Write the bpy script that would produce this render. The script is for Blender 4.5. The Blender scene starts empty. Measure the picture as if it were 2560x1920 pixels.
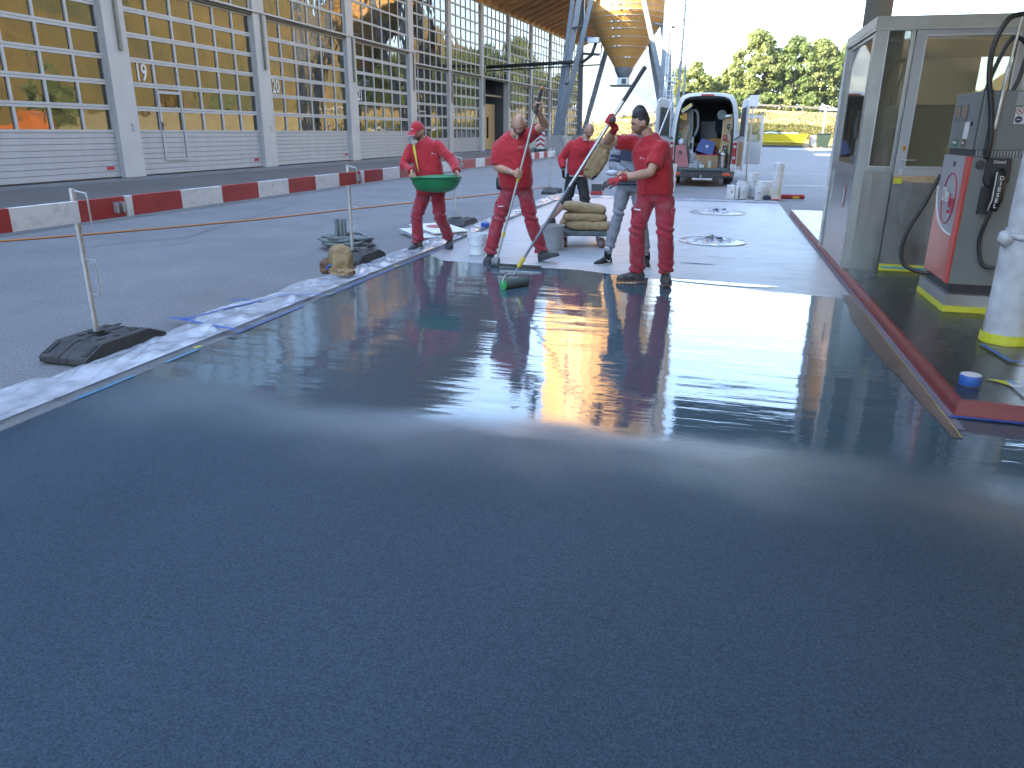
import bpy, bmesh, math, random
import numpy as np
from mathutils import Vector, Matrix, noise
from mathutils.bvhtree import BVHTree

# ------------------------------------------------------------------ camera, sky, sun, exposure
scn = bpy.context.scene
col = scn.collection
cam_d = bpy.data.cameras.new('camera'); cam = bpy.data.objects.new('camera', cam_d); col.objects.link(cam)
cam_d.sensor_fit = 'HORIZONTAL'; cam_d.sensor_width = 36.0; cam_d.lens = 36.0*1865/2560
cam_d.clip_start = 0.05; cam_d.clip_end = 20000
cam.matrix_world = Matrix(((0.96579, -0.09203, 0.24244, 0.0), (0.25914, 0.30834, -0.91530, 0.0), (0.00949, 0.94681, 0.32164, 1.55), (0, 0, 0, 1)))
scn.camera = cam
SUN_L = Vector((0.75, 0.55, -0.45)).normalized()          # direction the light travels
world = bpy.data.worlds.new('World'); scn.world = world; world.use_nodes = True
wn = world.node_tree.nodes; wl = world.node_tree.links
wn.clear()
w_out = wn.new('ShaderNodeOutputWorld'); w_bg = wn.new('ShaderNodeBackground'); w_sky = wn.new('ShaderNodeTexSky')
w_sky.sky_type = 'NISHITA'; w_sky.sun_disc = False
w_sky.sun_elevation = math.asin(-SUN_L.z); w_sky.sun_rotation = math.atan2(-SUN_L.x, -SUN_L.y)
w_sky.air_density = 1.0; w_sky.dust_density = .4; w_sky.ozone_density = 2.0
w_bg.inputs['Strength'].default_value = 0.14
wl.new(w_sky.outputs[0], w_bg.inputs[0]); wl.new(w_bg.outputs[0], w_out.inputs[0])
sun_d = bpy.data.lights.new('sun', 'SUN'); sun_d.energy = 5.0; sun_d.angle = math.radians(0.53); sun_d.color = (1.0, 0.84, 0.62)
sun = bpy.data.objects.new('sun', sun_d); col.objects.link(sun)
sun.rotation_euler = SUN_L.to_track_quat('-Z', 'Y').to_euler(); sun.location = (-40, -30, 40)
scn.view_settings.view_transform = 'Standard'; scn.view_settings.look = 'None'
scn.view_settings.exposure = 3.5; scn.view_settings.gamma = 1.0
scn.cycles.max_bounces = 8; scn.cycles.transparent_max_bounces = 16; scn.cycles.volume_bounces = 0
scn.cycles.use_denoising = True
scn.cycles.sample_clamp_indirect = 8.0

# ------------------------------------------------------------------ helpers
rnd = random.Random(7)
W = {}                                                     # object -> world position of its origin
def V(*a): return Vector(a[0]) if len(a) == 1 else Vector(a)

class MB:
    def __init__(s): s.v = []; s.f = []
    def add(s, vs, fs):
        o = len(s.v); s.v += [tuple(p) for p in vs]; s.f += [tuple(i+o for i in f) for f in fs]; return s
    def box(s, c, size, M=None):
        hx, hy, hz = size[0]/2, size[1]/2, size[2]/2; c = V(c)
        vs = [V(x, y, z) for x in (-hx, hx) for y in (-hy, hy) for z in (-hz, hz)]
        if M is not None: vs = [M @ p for p in vs]
        return s.add([p+c for p in vs], [(0,1,3,2),(4,6,7,5),(0,4,5,1),(2,3,7,6),(0,2,6,4),(1,5,7,3)])
    def mm(s, a, b): return s.box([(a[i]+b[i])/2 for i in range(3)], [abs(b[i]-a[i]) for i in range(3)])
    def hexa(s, b4, t4): return s.add(list(b4)+list(t4), [(3,2,1,0),(4,5,6,7),(0,1,5,4),(1,2,6,5),(2,3,7,6),(3,0,4,7)])
    def quad(s, a, b, c, d): return s.add([a,b,c,d], [(0,1,2,3)])
    def rings(s, R, cap=True, close=True):
        n = len(R[0]); o = len(s.v)
        for r in R: s.v += [tuple(p) for p in r]
        for i in range(len(R)-1):
            for j in range(n if close else n-1):
                k = (j+1) % n; s.f.append((o+i*n+j, o+i*n+k, o+(i+1)*n+k, o+(i+1)*n+j))
        if cap and close:
            s.f.append(tuple(o+j for j in range(n-1, -1, -1))); s.f.append(tuple(o+(len(R)-1)*n+j for j in range(n)))
        return s
    def tube(s, pts, r, seg=8, side=None, cap=True):
        P = [V(p) for p in pts]; n = len(P)
        rr = r if isinstance(r, (list, tuple)) else [r]*n
        up = None; R = []
        for i in range(n):
            t = (P[min(i+1, n-1)]-P[max(i-1, 0)])
            t = t.normalized() if t.length > 1e-9 else V(0,0,1)
            if side is not None: u = V(side) - t*V(side).dot(t); u.normalize()
            elif up is None:
                a = V(0,0,1) if abs(t.z) < .9 else V(1,0,0); u = (a - t*a.dot(t)).normalized()
            else: u = (up - t*up.dot(t)).normalized()
            up = u; w = t.cross(u)
            ra, rb = rr[i] if isinstance(rr[i], (list, tuple)) else (rr[i], rr[i])
            R.append([P[i] + u*(ra*math.cos(2*math.pi*j/seg)) + w*(rb*math.sin(2*math.pi*j/seg)) for j in range(seg)])
        return s.rings(R, cap)
    def cyl(s, a, b, r0, r1=None, seg=16, cap=True): return s.tube([a, b], [r0, r0 if r1 is None else r1], seg, cap=cap)
    def lathe(s, prof, c=(0,0,0), seg=24, M=None, cap=True):
        c = V(c); R = []
        for r, z in prof:
            ring = [V(r*math.cos(2*math.pi*j/seg), r*math.sin(2*math.pi*j/seg), z) for j in range(seg)]
            R.append([(M @ p if M is not None else p)+c for p in ring])
        return s.rings(R, cap)
    def bar(s, a, b, w, h, up=(0,0,1)):
        a = V(a); b = V(b); t = (b-a).normalized(); u = V(up); u = (u - t*u.dot(t)).normalized(); x = t.cross(u)
        q = [x*(sx*w/2)+u*(sy*h/2) for sx, sy in ((-1,-1),(1,-1),(1,1),(-1,1))]
        return s.hexa([a+p for p in q], [b+p for p in q])
    def prism(s, poly, off):
        off = V(off); n = len(poly)
        return s.add([V(p) for p in poly]+[V(p)+off for p in poly], [tuple(range(n-1,-1,-1)), tuple(range(n, 2*n))]+[(i,(i+1)%n,n+(i+1)%n,n+i) for i in range(n)])
    def ball(s, c, r, seg=12, lat=8, M=None):
        r = r if isinstance(r, (list, tuple)) else (r, r, r); R = []
        c = V(c)
        for i in range(lat+1):
            th = math.pi*(i if 0 < i < lat else (0.02 if i == 0 else lat-0.02))/lat
            ring = [V(r[0]*math.sin(th)*math.cos(2*math.pi*j/seg), r[1]*math.sin(th)*math.sin(2*math.pi*j/seg), -r[2]*math.cos(th)) for j in range(seg)]
            R.append([(M @ p if M is not None else p)+c for p in ring])
        return s.rings(R)
    def sheet(s, nu, nv, fn):
        o = len(s.v)
        for i in range(nu+1):
            for j in range(nv+1): s.v.append(tuple(fn(i/nu, j/nv)))
        for i in range(nu):
            for j in range(nv): a = o+i*(nv+1)+j; s.f.append((a, a+nv+1, a+nv+2, a+1))
        return s
    def build(s, name, mat, parent=None, smooth=False, bevel=0, **tags):
        o0 = W.get(parent, V(0,0,0)) if parent is not None else V(0,0,0)
        me = bpy.data.meshes.new(name)
        me.from_pydata([(p[0]-o0.x, p[1]-o0.y, p[2]-o0.z) for p in s.v], [], s.f); me.update()
        return link(name, me, mat, parent, smooth, bevel, **tags)

def fix_normals(me):
    bm = bmesh.new(); bm.from_mesh(me); bmesh.ops.recalc_face_normals(bm, faces=bm.faces); bm.to_mesh(me); bm.free()
def link(name, me, mat, parent=None, smooth=False, bevel=0, **tags):
    fix_normals(me)
    o = bpy.data.objects.new(name, me); col.objects.link(o)
    if mat is not None: me.materials.append(M_(mat))
    if smooth:
        for p in me.polygons: p.use_smooth = True
        if smooth == 'auto':
            me.shade_smooth() if hasattr(me, 'shade_smooth') else None
            md = None
            bm = bmesh.new(); bm.from_mesh(me)
            for e in bm.edges:
                if len(e.link_faces) == 2 and e.calc_face_angle(0) > math.radians(38): e.smooth = False
            bm.to_mesh(me); bm.free()
    if bevel:
        b = o.modifiers.new('bevel', 'BEVEL'); b.width = bevel; b.segments = 2; b.limit_method = 'ANGLE'
    if parent is not None: o.parent = parent; W[o] = W.get(parent, V(0,0,0)).copy()
    else: W[o] = V(0,0,0)
    tag(o, **tags); return o
def tag(o, label=None, cat=None, group=None, kind=None):
    if label: o['label'] = label
    if cat: o['category'] = cat
    if group: o['group'] = group
    if kind: o['kind'] = kind
    return o
def thing(name, loc, label, cat, group=None):
    o = bpy.data.objects.new(name, None); col.objects.link(o); o.location = loc; o.empty_display_size = .1
    W[o] = V(loc); return tag(o, label, cat, group)
def inst(src, name, parent, offset):
    """a part that shares the mesh of src, moved by offset"""
    c = src.copy(); c.name = name; col.objects.link(c); c.parent = parent
    c.location = src.location + V(offset); W[c] = W[parent].copy(); return c
def copy_tree(o, parent=None):
    c = o.copy(); col.objects.link(c); c.parent = parent; W[c] = W[o].copy()
    for ch in list(o.children): copy_tree(ch, c)
    return c
def move_to(o, loc, rz=None):
    o.location = loc; W[o] = V(loc)
    if rz is not None: o.rotation_euler = (0, 0, rz)
    return o
def sheet_poly(name, pts, z, mat, thick=0.0, **tags):
    m = MB()
    if thick: m.prism([(x, y, z-thick) for x, y in pts], (0, 0, thick))
    else: m.add([(x, y, z) for x, y in pts], [tuple(range(len(pts)))])
    return m.build(name, mat, **tags)
def text_mesh(txt, size, font_w=1.0, depth=.002, bold=0.0):
    cu = bpy.data.curves.new('txt', 'FONT'); cu.body = txt; cu.size = size; cu.extrude = depth; cu.offset = bold
    cu.align_x = 'CENTER'; cu.align_y = 'CENTER'; cu.resolution_u = 3
    o = bpy.data.objects.new('txt', cu); col.objects.link(o)
    dg = bpy.context.evaluated_depsgraph_get(); me = bpy.data.meshes.new_from_object(o.evaluated_get(dg))
    vs = [(v.co.x*font_w, v.co.y, v.co.z) for v in me.vertices]; fs = [tuple(p.vertices) for p in me.polygons]
    bpy.data.objects.remove(o); bpy.data.curves.remove(cu); bpy.data.meshes.remove(me)
    return vs, fs
def lettering(name, txt, size, c, right, up, mat, parent, font_w=1.0, depth=.002, bold=0.0):
    vs, fs = text_mesh(txt, size, font_w, depth, bold); c = V(c); r = V(right).normalized(); u = V(up).normalized(); n = r.cross(u)
    return MB().add([c + r*p[0] + u*p[1] + n*p[2] for p in vs], fs).build(name, mat, parent)
def catmull(pts, n=6):
    P = [np.array(p, float) for p in pts]; out = []
    for i in range(len(P)-1):
        p0, p1, p2, p3 = P[max(i-1,0)], P[i], P[i+1], P[min(i+2,len(P)-1)]
        for k in range(n):
            t = k/n; out.append(.5*((2*p1)+(-p0+p2)*t+(2*p0-5*p1+4*p2-p3)*t*t+(-p0+3*p1-3*p2+p3)*t**3))
    out.append(P[-1]); return out
def fold(p, f=(6, 6, 6), seed=0.0):
    return noise.noise(V(p[0]*f[0]+seed, p[1]*f[1]-seed, p[2]*f[2]+seed*.3))

# ------------------------------------------------------------------ materials
MATS = {}
def M_(name):
    return name if not isinstance(name, str) else MATS[name]
def surf(name, c1, c2=None, rough=.6, metal=0.0, scale=4.0, bump=0.0, bscale=40.0, spec=.5, coat=0.0, detail=6, c3=None, s3=30.0, a3=.35, lo=.35, hi=.65, stretch=(1,1,1), rvar=0.0, alpha=1.0, trans=0.0, sheen=0.0, coords='Object', emis=None, sss=0.0, grain=None, k=.57):
    c1 = tuple(q*k for q in c1); c2 = tuple(q*k for q in c2) if c2 is not None else None; c3 = tuple(q*k for q in c3) if c3 is not None else None
    m = bpy.data.materials.new(name); m.use_nodes = True; nt = m.node_tree; N = nt.nodes; L = nt.links
    b = N['Principled BSDF']; MATS[name] = m
    b.inputs['Roughness'].default_value = rough; b.inputs['Metallic'].default_value = metal
    b.inputs['Specular IOR Level'].default_value = spec; b.inputs['Coat Weight'].default_value = coat; b.inputs['Coat Roughness'].default_value = .08
    b.inputs['Alpha'].default_value = alpha; b.inputs['Transmission Weight'].default_value = trans
    b.inputs['Sheen Weight'].default_value = sheen
    if sss: b.inputs['Subsurface Weight'].default_value = sss; b.inputs['Subsurface Radius'].default_value = (.012, .005, .003)
    b.inputs['Base Color'].default_value = (*c1, 1)
    tc = N.new('ShaderNodeTexCoord'); mp = N.new('ShaderNodeMapping'); mp.inputs['Scale'].default_value = stretch
    L.new(tc.outputs[coords], mp.inputs[0])
    m['_map'] = 1
    if c2 is not None:
        nz = N.new('ShaderNodeTexNoise'); nz.inputs['Scale'].default_value = scale; nz.inputs['Detail'].default_value = detail
        L.new(mp.outputs[0], nz.inputs['Vector'])
        rp = N.new('ShaderNodeValToRGB'); rp.color_ramp.elements[0].position = lo; rp.color_ramp.elements[1].position = hi
        rp.color_ramp.elements[0].color = (*c1, 1); rp.color_ramp.elements[1].color = (*c2, 1)
        L.new(nz.outputs['Fac'], rp.inputs[0]); src = rp.outputs[0]
        if c3 is not None:
            n3 = N.new('ShaderNodeTexNoise'); n3.inputs['Scale'].default_value = s3; n3.inputs['Detail'].default_value = 8; n3.inputs['Roughness'].default_value = .7
            L.new(mp.outputs[0], n3.inputs['Vector'])
            r3 = N.new('ShaderNodeMapRange'); r3.inputs['From Min'].default_value = .5; r3.inputs['From Max'].default_value = .72; r3.inputs['To Max'].default_value = a3
            L.new(n3.outputs['Fac'], r3.inputs[0])
            mx = N.new('ShaderNodeMix'); mx.data_type = 'RGBA'; L.new(r3.outputs[0], mx.inputs['Factor']); L.new(src, mx.inputs['A']); mx.inputs['B'].default_value = (*c3, 1)
            src = mx.outputs['Result']
        if grain:
            ng = N.new('ShaderNodeTexNoise'); ng.inputs['Scale'].default_value = grain[0]; ng.inputs['Detail'].default_value = 6; ng.inputs['Roughness'].default_value = .8; L.new(mp.outputs[0], ng.inputs['Vector'])
            rg = N.new('ShaderNodeMapRange'); rg.inputs['From Min'].default_value = .3; rg.inputs['From Max'].default_value = .7; rg.inputs['To Min'].default_value = 1-grain[1]; rg.inputs['To Max'].default_value = 1+grain[1]; L.new(ng.outputs['Fac'], rg.inputs[0])
            vg = N.new('ShaderNodeVectorMath'); vg.operation = 'SCALE'; L.new(src, vg.inputs[0]); L.new(rg.outputs[0], vg.inputs['Scale']); src = vg.outputs[0]
        L.new(src, b.inputs['Base Color'])
        if rvar:
            rr = N.new('ShaderNodeMapRange'); rr.inputs['To Min'].default_value = rough-rvar; rr.inputs['To Max'].default_value = rough+rvar
            L.new(nz.outputs['Fac'], rr.inputs[0]); L.new(rr.outputs[0], b.inputs['Roughness'])
    if bump:
        nb = N.new('ShaderNodeTexNoise'); nb.inputs['Scale'].default_value = bscale; nb.inputs['Detail'].default_value = 4
        L.new(mp.outputs[0], nb.inputs['Vector'])
        bp = N.new('ShaderNodeBump'); bp.inputs['Strength'].default_value = bump; bp.inputs['Distance'].default_value = .02
        L.new(nb.outputs['Fac'], bp.inputs['Height']); L.new(bp.outputs[0], b.inputs['Normal'])
    if emis: b.inputs['Emission Color'].default_value = (*emis[0], 1); b.inputs['Emission Strength'].default_value = emis[1]
    return m

# ground and floors
surf('asphalt', (.22,.222,.222), (.27,.272,.272), rough=.85, scale=.9, c3=(.36,.36,.36), s3=90, a3=.55, bump=.7, bscale=160, grain=(60,.55))
surf('apron', (.135,.128,.12), (.17,.163,.152), rough=.85, scale=.5, c3=(.22,.21,.2), s3=180, a3=.4, bump=.3, bscale=200)
surf('tar', (.03,.03,.032), rough=.6)
surf('primer', (.41,.43,.445), (.54,.555,.565), rough=.48, scale=.8, c3=(.20,.225,.25), s3=3.0, a3=.8, stretch=(.6,2.2,1), bump=.08, bscale=9, rvar=.12, spec=.5)
surf('white_line', (.6,.6,.6), (.35,.35,.35), scale=5, rough=.7)
surf('resin_patch', (.72,.74,.76), (.8,.8,.8), rough=.12, scale=3)
surf('bare_edge', (.13,.095,.078), (.20,.145,.11), rough=.3, scale=4, c3=(.09,.085,.085), s3=14)
surf('purple_strip', (.17,.16,.19), (.22,.2,.24), rough=.7, scale=5, bump=.2, bscale=150)
surf('kerb_red', (.22,.018,.018), (.26,.03,.026), rough=.35, scale=8, c3=(.15,.03,.028), s3=40, coat=.1)
surf('island_floor', (.018,.021,.023), (.032,.036,.038), rough=.26, scale=2.2, c3=(.06,.065,.06), s3=120, a3=.25, bump=.1, bscale=160, rvar=.08)
surf('yellow_bead', (.55,.44,.16), (.4,.3,.12), scale=30, rough=.6)
# metals and paint
surf('galv', (.62,.64,.66), (.78,.80,.82), rough=.42, metal=.75, scale=9)
surf('steel_leg', (.22,.25,.28), (.28,.31,.34), rough=.5, metal=.35, scale=3)
surf('stainless', (.48,.50,.49), (.72,.74,.72), rough=.25, metal=.95, scale=3, stretch=(1,1,.10), rvar=.07, bump=.35, bscale=2.2)
surf('stainless_dull', (.44,.45,.44), (.54,.55,.54), rough=.36, metal=.75, scale=5, rvar=.06)
surf('tank_steel', (.62,.63,.64), (.7,.7,.7), rough=.2, metal=1.0, scale=4)
surf('dark_metal', (.03,.032,.036), (.05,.05,.055), rough=.45, scale=5)
surf('pump_grey', (.19,.205,.20), (.22,.235,.228), rough=.45, scale=2, bump=.05, bscale=220)
surf('pump_silver', (.36,.36,.37), (.42,.42,.43), rough=.4, scale=2)
surf('pump_red', (.62,.05,.03), rough=.35)
surf('pump_rose', (.56,.11,.08), (.62,.15,.11), rough=.3, scale=3, coat=.2)
surf('black_plastic', (.015,.016,.018), (.024,.025,.027), rough=.5, scale=9)
surf('rubber', (.035,.035,.034), (.06,.06,.058), rough=.8, scale=7, c3=(.14,.14,.13), s3=22, a3=.45, bump=.3, bscale=130)
surf('hose_grey', (.16,.19,.18), (.22,.25,.24), rough=.6, scale=12)
surf('white_plastic', (.88,.92,.96), (.98,1.0,1.0), rough=.35, scale=5)
surf('bucket_grey', (.42,.45,.46), (.50,.52,.53), rough=.4, scale=5, c3=(.4,.42,.42), s3=12)
surf('cream_plastic', (.86,.84,.76), (.95,.93,.85), rough=.4, scale=5)
surf('blue_tape', (.02,.10,.42), (.03,.14,.5), rough=.5, scale=20)
surf('cyan_tape', (.05,.35,.62), rough=.5)
surf('yellow_tape', (.72,.72,.03), (.8,.8,.06), rough=.5, scale=20, c3=(.05,.05,.02), s3=45, a3=.35)
surf('board_red', (.42,.022,.022), (.50,.035,.03), rough=.55, scale=6, c3=(.30,.05,.05), s3=35, a3=.5)
surf('board_white', (.86,.87,.88), (.95,.95,.95), rough=.6, scale=6, c3=(.35,.33,.31), s3=16, a3=.55)
surf('facade_metal', (.52,.535,.54), (.57,.585,.59), rough=.5, metal=.15, scale=1.5)
surf('facade_slat', (.47,.485,.50), (.52,.535,.55), rough=.5, metal=.1, scale=2)
surf('pillar_paint', (.54,.54,.52), (.60,.60,.58), rough=.6, scale=1.2)
surf('lamp_cover', (.23,.225,.18), (.29,.285,.23), rough=.5, scale=6)
surf('concrete', (.30,.29,.265), (.38,.37,.34), rough=.85, scale=1.4, c3=(.22,.21,.19), s3=9, bump=.15, bscale=60)
surf('column_concrete', (.62,.60,.54), (.72,.70,.64), rough=.85, scale=1.4, c3=(.5,.48,.43), s3=9, bump=.15, bscale=60)
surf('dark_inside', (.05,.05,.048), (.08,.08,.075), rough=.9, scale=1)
surf('osb', (.60,.40,.17), (.80,.58,.29), rough=.75, scale=14, c3=(.28,.17,.07), s3=40, a3=.7)
surf('timber', (.42,.22,.08), (.56,.32,.12), rough=.65, scale=2.0, stretch=(1,1,.25), c3=(.2,.09,.03), s3=10)
surf('roof_timber', (.62,.34,.11), (.80,.47,.17), rough=.7, scale=2.0, stretch=(.2,1,1), c3=(.16,.08,.03), s3=10)
surf('stave', (.68,.34,.075), (.88,.48,.13), rough=.55, scale=3.0, stretch=(3,3,.35), c3=(.45,.22,.06), s3=14, a3=.6)
surf('roof_sheet', (.55,.56,.58), (.6,.61,.62), rough=.5, metal=.3, scale=2)
surf('number_white', (.8,.8,.78), rough=.5)
surf('osb_dark', (.20,.12,.05), (.27,.17,.08), rough=.8, scale=14)
# people
surf('skin_tan', (.54,.30,.195), (.60,.335,.22), rough=.5, scale=9, bump=.06, bscale=120, sss=.06)
surf('skin_brown', (.50,.27,.17), (.56,.305,.195), rough=.5, scale=9, bump=.06, bscale=120, sss=.05)
surf('skin_rose', (.52,.28,.19), (.58,.31,.21), rough=.48, scale=9, bump=.06, bscale=120, sss=.06)
surf('stubble', (.17,.10,.075), (.28,.16,.11), rough=.8, scale=60)
surf('beard_fair', (.34,.19,.115), (.28,.15,.09), rough=.8, scale=60)
surf('hair_dark', (.012,.010,.010), (.028,.023,.021), rough=.6, scale=50, bump=.5, bscale=160)
surf('hair_fade', (.035,.03,.028), (.06,.05,.045), rough=.8, scale=80)
surf('shirt_red', (.46,.006,.015), (.53,.009,.020), rough=.85, scale=3, bump=.1, bscale=30, sheen=.15)
surf('trouser_red', (.36,.010,.028), (.43,.016,.040), rough=.85, scale=4, bump=.3, bscale=24, c3=(.34,.13,.15), s3=7.0, a3=.8, sheen=.2)
surf('cap_white', (.7,.7,.7), rough=.6)
surf('grey_jersey', (.25,.27,.31), (.31,.33,.37), rough=.9, scale=20, bump=.15, bscale=40)
surf('navy', (.035,.05,.095), rough=.9)
surf('black_cloth', (.012,.012,.014), (.022,.022,.024), rough=.85, scale=6, bump=.2, bscale=30)
surf('shoe_dark', (.035,.036,.036), (.07,.072,.07), rough=.75, scale=14, c3=(.20,.21,.20), s3=22, a3=.6, bump=.25, bscale=60)
surf('glove_grey', (.06,.055,.052), (.10,.09,.085), rough=.8, scale=30)
surf('glove_red', (.50,.02,.03), (.40,.02,.03), rough=.85, scale=30)
surf('white_sole', (.7,.7,.69), rough=.5)
surf('eye_white', (.7,.68,.65), rough=.3)
surf('silver', (.7,.7,.7), rough=.25, metal=1.0)
# tools and goods
surf('aluminium', (.55,.56,.57), (.63,.64,.65), rough=.35, metal=.8, scale=12)
surf('grip_grey', (.05,.052,.055), rough=.7)
surf('yellow_plastic', (.75,.58,.03), rough=.4)
surf('orange_plastic', (.62,.20,.03), rough=.5)
surf('green_plastic', (.012,.21,.065), (.02,.26,.085), rough=.35, scale=6, c3=(.05,.24,.11), s3=18)
surf('green_bright', (.03,.42,.10), rough=.5)
surf('pelt', (.06,.085,.08), (.10,.13,.12), rough=.85, scale=30, bump=.8, bscale=90)
surf('paper_sack', (.33,.22,.095), (.41,.285,.13), rough=.75, scale=3, bump=.35, bscale=14, c3=(.33,.22,.10), s3=8, a3=.45)
surf('paper_dark', (.17,.085,.04), (.22,.12,.06), rough=.8, scale=6)
surf('label_white', (.72,.73,.76), (.55,.56,.62), rough=.6, scale=25)
surf('cart_deck', (.09,.12,.12), (.14,.18,.175), rough=.7, scale=8, c3=(.28,.32,.31), s3=18, a3=.5)
surf('wheel_rust', (.24,.085,.05), (.32,.13,.08), rough=.6, scale=14)
surf('red_tool', (.40,.02,.02), (.48,.03,.03), rough=.5, scale=6)
surf('rose_case', (.40,.10,.10), (.48,.15,.15), rough=.5, scale=4, c3=(.5,.3,.3), s3=12)
surf('blue_bin', (.012,.04,.23), (.02,.055,.29), rough=.4, scale=5)
surf('crate_orange', (.52,.25,.02), rough=.5)
surf('cardboard', (.36,.235,.115), (.42,.28,.14), rough=.8, scale=6)
surf('van_white', (.66,.68,.68), (.74,.76,.76), rough=.3, scale=2, coat=.4, c3=(.5,.5,.47), s3=7, a3=.4)
surf('van_trim', (.05,.055,.055), (.08,.085,.085), rough=.6, scale=7, c3=(.2,.2,.19), s3=14)
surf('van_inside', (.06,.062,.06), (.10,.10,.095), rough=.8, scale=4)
surf('tail_red', (.45,.012,.015), rough=.2, coat=.5)
surf('tail_orange', (.8,.10,.03), rough=.25, coat=.5)
surf('tyre', (.018,.018,.018), (.03,.03,.03), rough=.85, scale=10)
surf('wood_light', (.46,.32,.16), (.55,.40,.22), rough=.7, scale=8, stretch=(1,1,.2))
surf('machine_orange', (.62,.16,.02), (.68,.20,.03), rough=.4, scale=3, coat=.3)
surf('container_yellow', (.72,.56,.01), (.78,.62,.02), rough=.45, scale=3)
surf('bin_dark', (.02,.045,.03), rough=.5)
surf('wall_white', (.66,.65,.60), (.72,.71,.66), rough=.8, scale=2)
surf('rail_steel', (.17,.165,.15), (.22,.215,.20), rough=.5, metal=.4, scale=4)
surf('cable_orange', (.55,.19,.03), rough=.5)
surf('cable_red', (.45,.03,.03), rough=.5)
surf('beige_wall', (.95,.82,.50), (1.0,.90,.58), rough=.7, scale=1.3)
surf('booth_dark', (.16,.18,.18), rough=.7)
surf('sticker_orange', (.75,.33,.02), rough=.5)
surf('sticker_green', (.03,.22,.10), rough=.5)
surf('sign_red', (.5,.02,.05), rough=.5)
surf('sign_navy', (.03,.025,.12), rough=.5)
surf('frost', (.55,.58,.6), rough=.4)
# nature
surf('bark', (.09,.07,.05), (.14,.11,.08), rough=.9, scale=8)
surf('grass_dry', (.36,.27,.11), (.46,.36,.16), rough=.95, scale=.45, c3=(.17,.2,.05), s3=1.1, a3=.8, bump=.6, bscale=8)
surf('wooded_slope', (.085,.08,.014), (.20,.125,.02), rough=.95, scale=.05, c3=(.03,.04,.01), s3=.35, a3=.9, bump=1.0, bscale=.3)
surf('mountain_rock', (.10,.13,.10), (.20,.22,.18), rough=.95, scale=.006, c3=(.07,.10,.06), s3=.03, a3=.9, bump=.5, bscale=.05)

def leafmat(name, c1, c2):
    m = surf(name, c1, c2, rough=.6, scale=.9, detail=3); nt = m.node_tree; N = nt.nodes; L = nt.links
    b = N['Principled BSDF']; out = N['Material Output']
    tr = N.new('ShaderNodeBsdfTranslucent'); tr.inputs[0].default_value = (c2[0]*.95, c2[1]*.9, c2[2]*.6, 1)
    mx = N.new('ShaderNodeMixShader'); mx.inputs[0].default_value = .42
    L.new(b.outputs[0], mx.inputs[1]); L.new(tr.outputs[0], mx.inputs[2]); L.new(mx.outputs[0], out.inputs[0])
leafmat('leaf_mid', (.11,.18,.045), (.18,.26,.08)); leafmat('leaf_yellow', (.18,.24,.07), (.28,.34,.12)); leafmat('leaf_dark', (.035,.06,.015), (.07,.10,.025)); leafmat('leaf_gold', (.22,.13,.02), (.30,.19,.03))
leafmat('grass_green', (.09,.12,.025), (.20,.20,.06))

def film_mat(name, white, alpha, rough):
    m = surf(name, white, tuple(min(1, c*1.12) for c in white), rough=rough, scale=7, bump=.3, bscale=11, detail=5); nt = m.node_tree; N = nt.nodes; L = nt.links
    nz = N.new('ShaderNodeTexNoise'); nz.inputs['Scale'].default_value = 5; tc = N.new('ShaderNodeTexCoord'); L.new(tc.outputs['Object'], nz.inputs['Vector'])
    mr = N.new('ShaderNodeMapRange'); mr.inputs['From Min'].default_value = .3; mr.inputs['From Max'].default_value = .7
    mr.inputs['To Min'].default_value = alpha-.22; mr.inputs['To Max'].default_value = min(1, alpha+.22)
    L.new(nz.outputs['Fac'], mr.inputs[0]); L.new(mr.outputs[0], N['Principled BSDF'].inputs['Alpha'])
film_mat('film', (.50,.52,.56), .50, .18); film_mat('film_dense', (.70,.73,.78), .68, .2); film_mat('film_thin', (.42,.43,.45), .28, .15); film_mat('film_wrap', (.66,.69,.72), .80, .20)

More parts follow.
